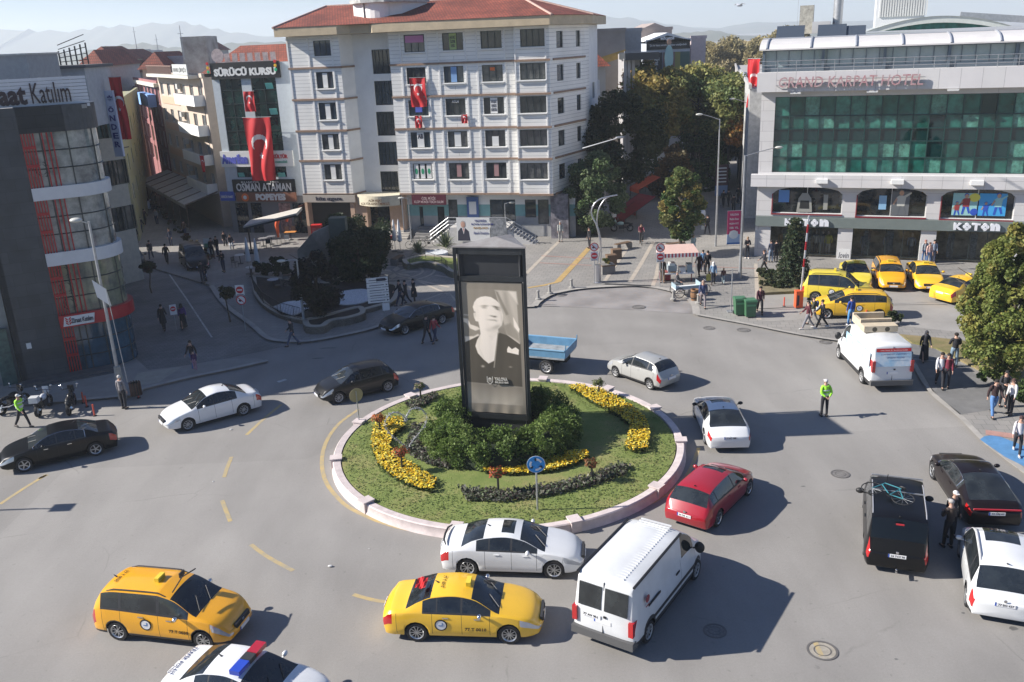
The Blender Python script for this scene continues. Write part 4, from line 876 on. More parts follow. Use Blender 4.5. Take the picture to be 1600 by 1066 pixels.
fo=fl.build('small_flag',RED,None); fo.matrix_world=Matrix.Translation(c.location)@Matrix.Rotation(c.rotation_euler.z,4,'Z'); tag(fo,'small red flag lying folded on the rear of the saloon taxi roof','flag')
S=MPV(4.5,1.75,1.68,2.81,.32,spokes=5,wk=1,trimrow=1,chromeh=True,mm=CHROME); c=car('taxi','amber people carrier taxi with a roof bar at the lower left','taxi',S,P_TAXO,'taxis',taxi=dict(no='77 T 0030')); put(c,(190,998),(322,1013),'R',S)
q=MB(); q.tube([(.55,-.62,1.72),(.5,0,1.83),(.55,.62,1.72)],.02,6); q.build('roof_bar',TRIM,c); q=MB(); q.box(.32,.36,.1,.35,1.7,1.85); q.build('roof_plate',TRIM,c)
S=SEDAN(4.55,1.8,1.46,2.7,.32,trimrow=0); c=car('police_car','white traffic police car with a red and blue light bar, cut by the bottom edge','police car',S,P_WHITE); put(c,(300,1119),(436,1150),'R',S)
q=MB(); 
for (y0,y1,k) in ((-.62,-.16,0),(-.14,.14,1),(.16,.62,2)): q.box(.0,.3,y0,y1,1.47,1.6,k)
lb=q.build('light_bar',[M('lightbar_blue',(.02,.06,.45),.2,coat=1),TRIM,M('lightbar_red',(.4,.01,.02),.2,coat=1)],c)
text('police_lettering','TRAFİK POLİSİ',c,-1.95,0,1.035,.2,M('police_ink',(.03,.05,.15),.5),width=1.15,height=.14,ext=.002,rx=0,rz=-PI/2,bold=.003)
# --- big white panel van
def van_rear(c,S,plate,lights=(.55,1.35),win=True,text_=None,lw=.14):
    xr=-S['L']/2-.04; H=S['H']; W=S['W']
    ln=lambda z: interp(S['leanr'],z)
    def quad(nm,y0,y1,z0,z1,mat,off=.012,par=None):
        q=MB(); a=(xr+ln(z0)-off); b=(xr+ln(z1)-off); q.add([(a,y0,z0),(a,y1,z0),(b,y1,z1),(b,y0,z1),(a+.03,y0,z0),(a+.03,y1,z0),(b+.03,y1,z1),(b+.03,y0,z1)],[(0,3,2,1),(0,1,5,4),(1,2,6,5),(2,3,7,6),(3,0,4,7)]); return q.build(nm,mat,par or c)
    if win:
        for s in (1,-1): quad('rear_window',min(s*.05,s*(W/2-.24)),max(s*.05,s*(W/2-.24)),1.32,2.0 if H<2.35 else 1.98,GLASS)
    quad('door_gap',-.008,.008,.55,H-.15,TINK,.008)
    for s in (1,-1):
        y0,y1=s*(W/2-.05-lw),s*(W/2-.045); q=MB(); q.box(xr+ln(.9)-.03,xr+.3,min(y0,y1),max(y0,y1)+.0,lights[0]+.2,lights[1]-.15); q.build('tail_light',TAIL,c)
    q=MB(); q.box(xr-.07,xr+.3,-W/2+.03,W/2-.03,.34,.58); q.build('bumper',M('bumper_grey',(.09,.09,.09),.6),c)
    quad('handle',-.12,-.04,1.1,1.16,BLACK,.03)
S=VAN(5.39,1.99,2.3,3.58,.34); c=car('panel_van','large white panel van seen from behind, ribbed roof, in front of the island','van',S,P_WH2,None); put(c,(1004,1008),(1088,898),'R',S); van_rear(c,S,'')
q=MB()
for s in (1,-1): q.bar((-2.55,s*.87,2.215),(.7,s*.87,2.225),.06,.05)
q.build('roof_gutter',BLACK,c)
q=MB()
for i in range(26): q.box(-2.4+i*.13,-2.36+i*.13,-.5,.5,2.25,2.293)
q.build('roof_ribs',P_WH2,c)
for s in (-1,1):
    q=MB(); q.box(-1.8,-1.0,s*.985-.012,s*.985+.012,1.22,1.28); q.box(.15,.4,s*.985-.012,s*.985+.012,1.1,1.16); q.build('door_rail',BLACK,c)
    q=MB(); q.box(-1.45,1.6,s*.985-.018,s*.985+.018,.62,.74); q.build('rubbing_strip',TRIM,c)
    q=MB(); q.lathe([(0,.01),(.12,.01),(.12,0)],16,0,Matrix.Translation((-1.9,s*.99,1.55))@Matrix.Rotation(-s*PI/2,4,'X')); q.box(-2.02,-1.8,s*.997-.003,s*.997+.003,1.32,1.36,0); q.build('side_emblem',M('maroon_logo',(.25,.04,.05),.6),c)
vp=MB(); vp.box(-2.76,-2.745,-.05+.1,.65,1.0,1.13); vo=vp.build('rear_plate',PLATE,c); text('plate_text','77 AV 951',vo,-2.765,.35,1.065,.1,TINK,width=.46,height=.08,ext=.001,rz=-PI/2,bold=.003)
# --- white van with furniture and posters
S=VAN(5.5,2.0,2.35,3.5,.34,trimrow=2); c=car('panel_van','white van wrapped with blue posters, furniture on its roof, by the right kerb','van',S,P_WHITE,None); put(c,(1353,604),(1308,556),'L',S)
van_rear(c,S,'',win=False,lights=(.8,1.7))
vx=-S['L']/2-.04
def vq(nm,y0,y1,z0,z1,mat,off,par=c):
    q=MB(); a=vx+interp(S['leanr'],z0)-off; b=vx+interp(S['leanr'],z1)-off; q.add([(a,y0,z0),(a,y1,z0),(b,y1,z1),(b,y0,z1)],[(0,3,2,1)]); return q.build(nm,mat,par)
po=vq('poster',-.82,.82,1.28,2.1,M('poster_pale_blue',(.25,.5,.7),.5,var=.5,scale=1.5,col2=(.7,.75,.78)),.02)
rp_=vq('poster_strip',-.8,.8,1.98,2.14,RED,.026); text('poster_text','YALOVA İL BAŞKANLIĞI',rp_,vx+.08-.03,0,2.06,.1,PLATE,width=1.25,height=.08,ext=.001,rz=-PI/2,rx=R(83))
text('poster_text','CUMHURİYET YÜRÜYÜŞÜ',po,vx+.06-.03,0,1.86,.1,M('navy_ink',(.02,.03,.2),.5),width=1.2,height=.1,ext=.001,rz=-PI/2,rx=R(83)); text('poster_text','29 EKİM PAZAR',po,vx+.03-.02,-.1,1.7,.1,M('navy_ink',(.02,.03,.2),.5),width=.8,height=.07,ext=.001,rz=-PI/2,rx=R(84))
for s in (-1,1):
    q=MB(); q.add([(-2.5,s*1.012,1.1),(.9,s*1.012,1.1),(.9,s*.985,1.85),(-2.5,s*.985,1.85)],[(0,1,2,3)]); q.build('side_poster',M('poster_pale_blue',(.3,.5,.7),.5),c)
# roof furniture (things of their own)
CRM2=M('beige_upholstery',(.55,.46,.33),.8,var=.12,scale=3,bump=.2)
mw=Matrix.Translation(c.location)@Matrix.Rotation(c.rotation_euler.z,4,'Z')
q=MB(); q.box(-.25,.95,-.75,.75,2.36,2.42); q.box(-.25,-.1,-.75,.75,2.42,2.8); q.box(.8,.95,-.75,.75,2.42,2.8)
for i in range(9): q.box(-.1,.8,.62-.02+i*.001,.75,2.42,2.72) if i==0 else None
o=tag(q.build('sofa_frame',CRM2,smooth=30),'upturned beige sofa frame tied on the roof of the poster van','furniture'); o.matrix_world=mw
q=MB(Matrix.Translation((-.65,0,0))); q.box(-.3,.3,-.8,.8,2.36,2.66)
q.lathe([(.0,0),(.12,0),(.12,-.02)],16,1,Matrix.Translation((-.301,.3,2.5))@Matrix.Rotation(-PI/2,4,'Y')); q.lathe([(0,0),(.12,0),(.12,-.02)],16,1,Matrix.Translation((-.301,-.3,2.5))@Matrix.Rotation(-PI/2,4,'Y'))
o=tag(q.build('loudspeaker_box',[CRM2,M('speaker_hole',(.08,.07,.05),.9)],smooth=30),'beige twin loudspeaker cabinet on the rear roof of the poster van','speaker'); o.matrix_world=mw
# --- minivan with bicycle, dark saloon, white MPV
S=MPV(5.1,1.92,1.95,3.2,.34,wroof=1.92*.84,trimrow=1,tlrow=(5,11),tl=.1,rails=(-2.0,.3),cowl=5.1/2-1.1,rf=5.1/2-2.0,mm=BLACK,ms=1.35,railm=M('rail_silver',(.5,.5,.52),.4,.4),sunroof=None); S['wins']=[(-2.2,-1.5),(-1.42,0),(.1,1.2)]; S['seams']=[.05,-1.46]; S['top'][2:5]=[(-2.5,1.25),(-2.42,1.6),(-2.3,1.86)]; S['rr']=-2.28; S['rb']=-2.5
c=car('minivan','black minivan with a bicycle lying on its roof, seen from behind','minivan',S,P_BLACK,plate='34 TCV 98'); put(c,(1353,870),(1352,790),'L',S)
[setattr(o_.data,'name','rw') or o_.data.materials.__setitem__(0,M('deep_tinted_glass',(.004,.005,.006),.08,spec=.4)) for o_ in c.children if o_.name.startswith('rear_window')]; q=MB(); q.box(-2.46,-2.42,-.12,.12,1.76,1.8); q.build('brake_lamp',TAIL,c); mwb=Matrix.Translation(c.location)@Matrix.Rotation(c.rotation_euler.z,4,'Z')
q=MB(); q.box(-2.85,-2.5,-.03,.03,.3,.36); q.ell((-2.85,0,.42),.035,8,6); q.build('tow_bar',CHROME,c)
def bicycle(name,label,fm,group=None,rider=False):
    t=thing(name,label,'bicycle',(0,0,0),0,group); r=.33
    for x in (-.52,.52):
        w_=MB(); Tm=Matrix.Translation((x,0,r))@Matrix.Rotation(PI/2,4,'X'); n=26
        pts=[Tm@Vector((math.cos(2*PI*i/n)*r,math.sin(2*PI*i/n)*r,0)) for i in range(n+1)]; w_.tube(pts,.018,5); o=w_.build('wheel',TYRE,t)
        sp=MB()
        for i in range(10): a=2*PI*i/10; sp.tube([Tm@Vector((0,0,0)),Tm@Vector((math.cos(a)*r,math.sin(a)*r,0))],.004,3)
        sp.build('spokes',STEEL,o)
    f=MB()
    B=(-.08,0,.3);Sx=(-.22,0,.8);Hd=(.33,0,.82);Hb=(.37,0,.7);RW=(-.52,0,r);FW=(.52,0,r)
    for a,b in ((B,Sx),(B,Hb),(Sx,Hd),(Hd,Hb),(RW,B),(RW,(-.2,0,.74)),(Hb,FW)): f.tube([a,b],.018,6)
    f.build('frame',fm,t); h=MB(); h.tube([(.3,-.28,.95),(.34,0,.93),(.3,.28,.95)],.014,6); h.tube([(.33,0,.82),(.34,0,.94)],.014,6); h.build('handlebar',BLACK,t)
    s_=MB(); s_.ell((-.24,0,.87),(.13,.07,.03),8,5); s_.tube([(-.22,0,.8),(-.24,0,.86)],.014,6); s_.build('saddle',BLACK,t)
    p_=MB(); p_.lathe([(0,.01),(.1,.01),(.1,-.01),(0,-.01)],14,M4=Matrix.Translation((-.08,0,.3))@Matrix.Rotation(PI/2,4,'X')); p_.bar((-.08,.03,.3),(.06,.06,.22),.02); p_.bar((-.08,-.03,.3),(-.22,-.06,.38),.02); p_.build('pedals',BLACK,t)
    return t
TEAL=M('teal_paint',(.04,.2,.24),.4)
b=bicycle('bicycle','teal and black bicycle lying flat on the minivan roof',TEAL); b.matrix_world=mwb@Matrix.Translation((-1.25,.5,2.0))@Matrix.Rotation(R(62),4,'Z')@Matrix.Rotation(R(82),4,'X')
q=MB()
for x in (-.55,.55): q.bar((x,-.8,1.93),(x,.8,1.93),.04)
o=q.build('roof_bars',STEEL,None); o.matrix_world=mwb; o.parent=c; o.matrix_parent_inverse=Matrix.Identity(4); o.matrix_world=mwb; o.matrix_basis=Matrix.Identity(4)
S=SEDAN(4.75,1.87,1.42,2.8,.345,trimrow=0,rr=-4.75/2+1.7,rb=-4.75/2+.35,chromeline=(-1.0,4.75/2-1.35),tlrow=(6,9),tl=.3); S['top'][3:6]=[(-4.75/2+.35,1.03),(-4.75/2+1.0,1.22),(-4.75/2+1.6,1.38)]
c=car('parked_car','dark fastback saloon with full width red lamps beside the standing pair','car',S,P_BLK2,None,plate='34 CRJ 07'); put(c,(1497,806),(1459,748),'L',S)
q=MB(); q.box(-2.42,-2.36,-.75,.75,.84,.88); q.build('tail_light_bar',TAIL,c)
S=MPV(4.4,1.85,1.82,2.79,.33,trimrow=2,tlrow=(4,9),rails=(-1.6,.35),railm=M('rail_silver',(.5,.5,.52),.4,.4),sunroof=(-.55,.75),mm=P_WHITE,leanr=[(.3,.02),(.7,-.02),(1.0,0),(1.6,.2)]); c=car('parked_car','white high roofed estate with glass roof panel at the right edge','car',S,P_WHITE,plate='77 BG 437'); put(c,(1512,944),(1502,872),'L',S)
# --- blue dropside truck behind the pylon
t=thing('dropside_truck','light blue dropside truck half hidden behind the portrait pylon','truck',(0,0,0)); BL=M('truck_blue',(.12,.27,.42),.5,var=.15,scale=2); BLd=M('truck_bed',(.3,.32,.33),.7,var=.3,scale=3)
q=MB(); q.box(-2.4,1.5,-1.0,1.0,.85,.95,0); q.box(-2.4,1.5,-1.0,-.96,.95,1.35,1);q.box(-2.4,1.5,.96,1.0,.95,1.35,1);q.box(-2.45,-2.4,-1.0,1.0,.95,1.35,1);q.box(1.5,1.55,-1.0,1.0,.95,1.7,1); q.build('load_bed',[BLd,BL],t)
q=MB(); q.box(-2.42,1.52,-1.04,-.99,1.33,1.39); q.box(-2.42,1.52,-1.04,-1.0,1.0,1.05); q.box(-2.42,1.52,.99,1.04,1.33,1.39); q.build('side_rail',M('truck_blue_light',(.25,.45,.62),.5),t)
q=MB()
for i in range(3): q.box(-2.1+i*.4,-1.85+i*.4,-1.045,-1.0,1.1,1.2)
q.build('reflector',[M('reflector_red',(.4,.08,.08),.4)],t)
q=MB(); q.tube([(-2.42,-.98,.95),(-2.48,-.98,1.6)],.03,6); q.tube([(-2.42,.98,.95),(-2.5,.98,1.7)],.03,6); q.build('post',BL,t)
q=MB(); q.box(-2.3,3.1,-.35,.35,.5,.85); q.build('chassis',UNDER,t)
q=MB(); yz=[(1.65,.5),(1.65,2.1),(1.9,2.2),(2.85,2.15),(3.25,1.3),(3.3,.5)]; q.add([(x,y,z) for y in(-.95,.95) for x,z in yz],[tuple(range(6)),tuple(range(11,5,-1))]+[(i,6+i,6+(i+1)%6,(i+1)%6) for i in range(6)]); q.build('cab',M('truck_cab',(.4,.5,.6),.4,coat=.5),t)
q=MB(); q.add([(2.87,-.85,2.05),(2.87,.85,2.05),(3.22,.88,1.4),(3.22,-.88,1.4)],[(0,3,2,1)]); q.T=Matrix.Translation((.02,0,.02)); q.build('windscreen',GLASS,t)
q=MB(); q.add([(2.1,-.965,1.35),(2.95,-.965,1.35),(2.75,-.965,2.0),(2.1,-.965,2.0)],[(0,1,2,3)]); q.build('side_window',GLASS,t)
for x in (-1.4,2.4):
    for s in (1,-1): wheel(t,x,s*.86,.38,.24,8,False,2)
q=MB(); q.box(-1.85,-1.8,-1.0,-.75,.25,.8); q.build('mudflap',BLACK,t)
Str=dict(W=1.96,L=6.6,fo=.9,wb=3.8); a_=at(846,583);b_=at(734,572); d=(b_-a_).normalized(); t.location=a_+Vector((-d.y,d.x,0))*-0.86*1+d*1.1; t.location.z=0; t.rotation_euler=(0,0,math.atan2(d.y,d.x))
# --- taxi rank
TG='taxis parked in the rank'
S=MPV(4.4,1.83,1.83,2.66,.32,trimrow=0,spokes=7); c=car('taxi','lemon yellow tall taxi parked at the left end of the rank','taxi',S,P_TAXL,TG,taxi=dict(no='77 T 0077' if False else None)); put(c,(1277,471),(1341,475),'R',S,PZ)
S=MPV(4.5,1.74,1.56,2.9,.31,trimrow=0,rails=(-1.5,.4)); c=car('taxi','amber estate taxi nearest the road, heading left, behind the man in blue','taxi',S,P_TAXI,TG,taxi=dict(no=None)); put(c,(1365,499),(1298,498),'L',S,PZ)
S=SEDAN(4.3,1.74,1.49,2.6,.3,trimrow=0); c=car('taxi','pale lemon saloon taxi facing the camera, leftmost of the back row','taxi',S,P_TAXL,TG,taxi=dict(no=None,x=.1)); putc(c,1342,456,-104,S,hgt=PZ)
S=MPV(4.5,1.74,1.56,2.9,.31,trimrow=1,cowl=4.5/2-1.05); c=car('taxi','amber estate taxi facing the camera, middle of the back row','taxi',S,P_TAXO,TG,plate='77 T 0051' if False else None,taxi=dict(no=None,x=.2)); putc(c,1395,457,-105,S,hgt=PZ)
S=SEDAN(4.62,1.78,1.46,2.7,.32,trimrow=1); c=car('taxi','amber saloon taxi facing the camera in front of three people','taxi',S,P_TAXI,TG,taxi=dict(no=None,x=.1)); putc(c,1453,459,-105,S,hgt=PZ)
S=SEDAN(4.6,1.8,1.45,2.7,.33,trimrow=0,spokes=10); c=car('taxi','yellow saloon taxi half hidden by the round tree, tail to the left','taxi',S,P_TAXI,TG,taxi=dict(no=None)); put(c,(1493,477),(1556,462),'R',S,PZ)
# --- side street vehicles
S=MPV(4.4,1.83,1.83,2.7,.32,rails=None,trimrow=1); c=car('parked_van','dark small van parked in the shaded left street','van',S,P_DGREY); putc(c,313,425,-62,S)
S=MPV(4.3,1.8,1.8,2.7,.32,rails=None); c=car('parked_van','blue and white van far down the shaded left street','van',S,P_WHITE); putc(c,225,332,-63,S)
S=HATCH(4,1.7,1.5,2.5,.3); c=car('parked_car','dark car behind the corner of the stone clad bank','car',S,P_BLACK); putc(c,215,424,-62,S)
S=MPV(4.8,1.95,2.0,3.0,.33,rails=None,trimrow=0); c=car('parked_van','white van in the tree shaded right street','van',S,P_WHITE); putc(c,1090,348,-85,S,hgt=PZ)
S=MPV(4.6,1.9,1.9,2.9,.33,rails=None); c=car('parked_car','pale blue white car glimpsed between the street trees','car',S,paint('ice',(.45,.55,.6))); putc(c,1050,282,-80,S,hgt=PZ)
S=HATCH(4,1.7,1.5,2.5,.3); c=car('parked_car','silver car parked beyond the bushy young tree','car',S,P_SILV); putc(c,1100,300,-85,S,hgt=PZ)
# --- motorcycles
def motorbike(label,bm,px,py,hdg,hgt=0,box=False,sc_=1.0,group=None):
    t=thing('motorcycle',label,'motorcycle',at(px,py,hgt),R(hdg),group); t.scale=(sc_,)*3; r=.31
    for x in (-.68,.7):
        w_=MB(Matrix.Translation((x,0,r))@Matrix.Rotation(PI/2,4,'X')); w_.lathe([(r*.68,-.06),(r*.95,-.07),(r,0),(r*.95,.07),(r*.68,.06)],20,closed=True); o=w_.build('wheel',TYRE,t,smooth=50)
        w_=MB(Matrix.Translation((x,0,r))@Matrix.Rotation(PI/2,4,'X')); w_.lathe([(0,-.03),(.06,-.05),(.06,.05),(0,.03)],10)
        for i in range(6): a=i*PI/3; w_.bar((0,0,0),(r*.7*math.cos(a),r*.7*math.sin(a),0),.03,.03)
        w_.build('rim',RIM,o)
    q=MB(); q.ell((.12,0,.72),(.32,.15,.17),10,8); q.build('tank',bm,t,smooth=60)
    q=MB(); q.ell((-.38,0,.74),(.38,.13,.09),10,6); q.build('seat',BLACK,t,smooth=60)
    q=MB(); q.box(-.2,.3,-.14,.14,.28,.6); q.ell((-.75,0,.68),(.2,.1,.1),8,6); q.bar((-.68,.1,.31),(-.1,.1,.4),.05); q.bar((-.68,-.1,.31),(-.1,-.1,.4),.05); q.build('engine',DKMETAL,t)
    q=MB(); q.tube([(.7,.08,.31),(.45,.08,.95)],.025,6);q.tube([(.7,-.08,.31),(.45,-.08,.95)],.025,6); q.build('fork',CHROME,t)
    q=MB(); q.tube([(.28,-.36,1.02),(.42,-.1,1.0),(.42,.1,1.0),(.28,.36,1.02)],.016,6); q.build('handlebar',BLACK,t)
    q=MB(); q.ell((.6,0,.86),(.13,.16,.15),10,8); q.box(.55,.6,-.14,.14,.9,1.12); q.build('fairing',bm,t,smooth=50)
    for s in (1,-1): q=MB(); q.tube([(.35,s*.3,1.02),(.36,s*.36,1.2)],.008,4); q.ell((.36,s*.37,1.22),(.02,.06,.04),8,6); q.build('mirror',CHROME,t)
    q=MB(); q.tube([(-.0,-.14,.3),(-.4,-.17,.33),(-.85,-.18,.45)],[.03,.05,.06],8); q.build('exhaust',CHROME,t)
    if box: q=MB(); q.box(-1.0,-.62,-.2,.2,.82,1.1); q.build('top_box',bm,t,smooth=30)
    q=MB(); q.bar((-.1,.1,.3),(-.15,.3,.02),.025); q.build('side_stand',DKMETAL,t)
    return t
motorbike('dark motorcycle at the far left behind the walking officer',P_BLACK,22,640,70)
motorbike('white scooter like motorcycle parked in the middle of the three by the bank',P_WHITE,70,643,95,box=True)
motorbike('black and chrome motorcycle nearest the orange posts',P_DGREY,113,641,105)
motorbike('white motorcycle with a top box left of the second one under the trees',P_WHITE,946,355,200,PZ,True,group=None)
motorbike('white and green motorcycle leaning under the trees beside its twin',paint('mint',(.5,.65,.6)),972,362,170,PZ)
# ================================================================ BUILDINGS
def wseg(par,A,B,z0,z1,holes,mat,name='wall',depth=.15,kr=None):
    """wall from A to B (local plan points, outside on the right of A->B = -normal); returns transform with x along, y inwards"""
    A=Vector(A);B=Vector(B);d=B-A; T=Matrix.Translation((A.x,A.y,0))@Matrix.Rotation(math.atan2(d.y,d.x),4,'Z')
    m=MB(T); wall(m,0,d.length,z0,z1,holes,depth); o=m.build(name,mat,par); return T,d.length,o
def local(par,P): 
    return (Matrix.Translation(par.location)@Matrix.Rotation(par.rotation_euler.z,4,'Z')).inverted()@Vector(P)
SIDING=brickmat('white_siding',(.82,.81,.77),(.78,.77,.73),(.4,.4,.39),30,.3,.015,axis='XZ',bump=.3,var=.1,vs=.35)
WALLW=M('white_render',(.78,.775,.75),.8,var=.06,scale=.8)
BAND=M('brown_band',(.3,.2,.14),.7,var=.15); TAN=M('tan_fascia',(.52,.42,.28),.8,var=.12,scale=1.2)
TILE=brickmat('red_roof_tile',(.3,.075,.04),(.2,.05,.03),(.1,.03,.02),.25,.3,.03,axis='XY',bump=.6,var=.35,vs=.5)
WFR=M('window_frame_dark',(.025,.035,.035),.4); GL2=M('window_glass',(.02,.024,.028),.05,spec=.8,var=.6,scale=.9,col2=(.06,.065,.07))
SHUT=M('white_frame',(.62,.62,.6),.5); PAPER=M('paper_white',(.7,.7,.68),.8); INKB=M('ink',(.03,.03,.05),.7)
# --- central apartment/office block
PC=Plane((-18.38,80.67),-13.5)
cb=thing('office_building','large white six storey office block with red hipped roof and tan eaves','building',(PC.O.x,PC.O.y,0),PC.a)
sL=PC(474,300)[0]; sa=PC(552,301)[0]; sb=PC(626,305)[0]; sE=PC(808,199)[0]; sF=PC(866,194)[0]
rc=local(cb,at(571,298,4.05)); D=min(3.0,max(1.2,rc.y)); sc2=min(rc.x,sb-1.0)
e1=local(cb,at(915,187,9.5)); e1=Vector((e1.x,max(.8,e1.y)))
Z0,Z1=4.02,17.35; FL=[4.02,6.98,9.55,12.2,14.8,17.35]
def pxwin(p,x0,x1,y0,y1,off=0):
    a=p(x0,y0,off);b=p(x1,y1,off); return (a[0],b[0],b[1],a[1])
wl=[pxwin(PC,*q) for q in ((488.5,518.5,64,87),(493,522,113,138),(497,527,161,187),(502,531,210,234),(505.5,535,257,281))]
wr_=[]
cols=[[(630,664,55,81),(690,724,52,78),(750,784,49,75)],[(634.5,666,106,131),(692.5,725,104,129),(752.5,786,102,127)],[(637.5,670,157,181),(695.5,728,154.5,180),(755,788,152.5,178)],[(641,673,207,231),(699,731,205.5,230),(757.5,790,204,229)],[(644.5,676,256,280),(701,733.5,255,280),(759,792,254.5,279)]]
for row in cols: wr_+= [pxwin(PC,*q) for q in row]
T1,L1,_=wseg(cb,(sL,0),(sa,0),Z0,Z1,[(a-sL,b-sL,c,d) for a,b,c,d in wl],SIDING,'wall')
for i,(a,b,c,d) in enumerate(wl):
    w_=window(cb,a,b,c,d,.12,WFR,GL2,3)
    if i: q=MB(); q.box(a+(b-a)*.36,a+(b-a)*.64,.08,.1,c+.05,d-.1); s_=q.build('window_poster',PAPER,w_)
T2,L2,_=wseg(cb,(sa,0),(sc2,D),Z0,Z1,[],WALLW,'wall')
sw=[pxwin(PC,*q,off=D) for q in ((580,612,78,115),(584,615,127,164),(587,618,175,212),(590,622,222,258),(593.5,624,268,301))]
T3,L3,_=wseg(cb,(sc2,D),(sb,D),0,Z1,[(a-sc2,min(b,sb-.05)-sc2,c,d) for a,b,c,d in sw],WALLW,'wall')
for a,b,c,d in sw: window(cb,a,min(b,sb-.05),c,d,D+.12,WFR,GL2,5,2,.05,xs=[.15,.35,.55,.8])
T4,L4,_=wseg(cb,(sb,D),(sb,0),0,Z1,[],WALLW,'wall')
T5,L5,_=wseg(cb,(sb,0),(sE,0),Z0,Z1,[(a-sb,b-sb,c,d) for a,b,c,d in wr_],SIDING,'wall')
ptxt={0:None,1:('green',),5:None}
for i,(a,b,c,d) in enumerate(wr_):
    w_=window(cb,a,b,c,d,.12,WFR,GL2,3); m_=a+(b-a)*.5
    if i in (0,): q=MB(); q.box(a+.1,b-.1,.06,.08,c+(d-c)*.55,d-.08); q.build('window_poster',M('poster_pink',(.5,.2,.4),.7),w_)
    elif i==1: q=MB(); q.box(m_-.3,m_+.3,.06,.08,c+.05,d-.05); o=q.build('window_poster',M('poster_lime',(.4,.5,.2),.7),w_); text('poster_text','AHU BOZ\nİLLETME\nKURSU',o,m_,.05,(c+d)/2,.2,INKB,width=.5,height=.9,ext=.002,bold=.006)
    elif i==4: q=MB(); q.box(m_-.25,m_+.25,.06,.08,c+.05,d-.05); q.build('window_poster',M('poster_blue',(.2,.35,.6),.7),w_)
    elif i==5: q=MB(); q.box(m_-.2,m_+.2,.06,.08,d-.45,d-.2); q.build('window_poster',M('poster_orange',(.7,.15,.03),.7),w_)
    elif i==6: q=MB(); q.box(m_-.3,m_+.3,.06,.08,c+.3,d-.25); q.build('window_poster',M('poster_blue2',(.08,.12,.5),.7),w_)
    elif i==7: text('window_lettering','ATLM',w_,m_,.06,d-.25,.2,PAPER,width=.6,height=.2,ext=.003,bold=.006)
    elif i==8: q=MB(); q.box(m_-.3,m_+.3,.06,.08,c+.05,d-.05); o=q.build('window_poster',PAPER,w_); text('poster_text','AVUKAT\nHUKUK\nBÜROSU',o,m_,.05,(c+d)/2,.2,INKB,width=.5,height=.9,ext=.002,bold=.006)
    elif i==9: q=MB(); q.box(m_-.3,m_+.3,.06,.08,c+.05,d-.02); o=q.build('window_poster',PAPER,w_); text('poster_text','AB',o,m_,.05,d-.35,.4,INKB,width=.5,height=.4,ext=.002,bold=.02)
    elif i in (10,11): q=MB(); q.box(m_-.28,m_+.28,.06,.08,c+.05,d-(.1 if i==10 else .5)); q.build('window_poster',PAPER,w_)
    elif i==12:
        q=MB()
        for k in range(3): x=a+(b-a)*(k+.5)/3; q.box(x-.2,x+.2,.06,.08,c+.05,d-.05,0); q.lathe([(0,.01),(.13,.01),(.13,0)],14,1,Matrix.Translation((x,.06,(c+d)/2))@Matrix.Rotation(PI/2,4,'X')@Matrix.Diagonal((1,1.9,1,1)))
        q.build('window_poster',[PAPER,M('poster_green',(.03,.3,.15),.6)],w_)
    elif i in (13,14): q=MB(); q.box(m_-.2,m_+.2,.06,.08,c+.2,d-.1); q.build('window_poster',M('poster_dusk',(.35,.2,.2),.7),w_)
# bay + corner
yb=-.55; bx0,bx1=sE+.15,sF-.15
bw=[pxwin(PC,811,858,*q,off=yb) for q in ((46,72),(99,124),(151,176),(203,228),(255,280))]
T6,L6,_=wseg(cb,(bx0,yb),(bx1,yb),Z0,Z1,[(max(.1,a-bx0+.05),min(bx1-bx0-.35,b-bx0-.1),c,d) for a,b,c,d in bw],SIDING,'bay_wall')
for a,b,c,d in bw: window(cb,bx0+max(.1,a-bx0+.05),bx0+min(bx1-bx0-.35,b-bx0-.1),c,d,yb+.12,WFR,GL2,4)
wseg(cb,(sE,0),(bx0,yb),Z0,Z1,[],SIDING,'bay_wall'); wseg(cb,(bx1,yb),(sF,0),Z0,Z1,[],SIDING,'bay_wall')
A_=Vector((sF,0)); B_=e1; L7=(B_-A_).length
ch=[]
for k in range(5): zc=(FL[k]+FL[k+1])/2+.15; ch.append((L7*.12,L7*.32,zc-.62,zc+.66)); ch.append((L7*.72,L7*.86,zc-.62,zc+.66))
T7,L7,_=wseg(cb,A_,B_,Z0,Z1,ch,SIDING,'wall')
for a,b,c,d in ch: window(cb,a,b,c,d,.12,WFR,GL2,1,T=T7)
E2=Vector((e1.x+.1,e1.y+1.9)); wseg(cb,B_,E2,0,Z1,[],SIDING,'wall'); DEP=13
wseg(cb,E2,(E2.x,DEP),0,Z1,[(2,3.4,5,6.4),(2,3.4,8,9.4),(2,3.4,11,12.4),(5.5,7,5,6.4),(5.5,7,8,9.4),(5.5,7,11,12.4)],WALLW,'wall'); wseg(cb,(E2.x,DEP),(sL,DEP),0,Z1,[],WALLW,'wall'); wseg(cb,(sL,DEP),(sL,0),0,Z1,[],WALLW,'wall')
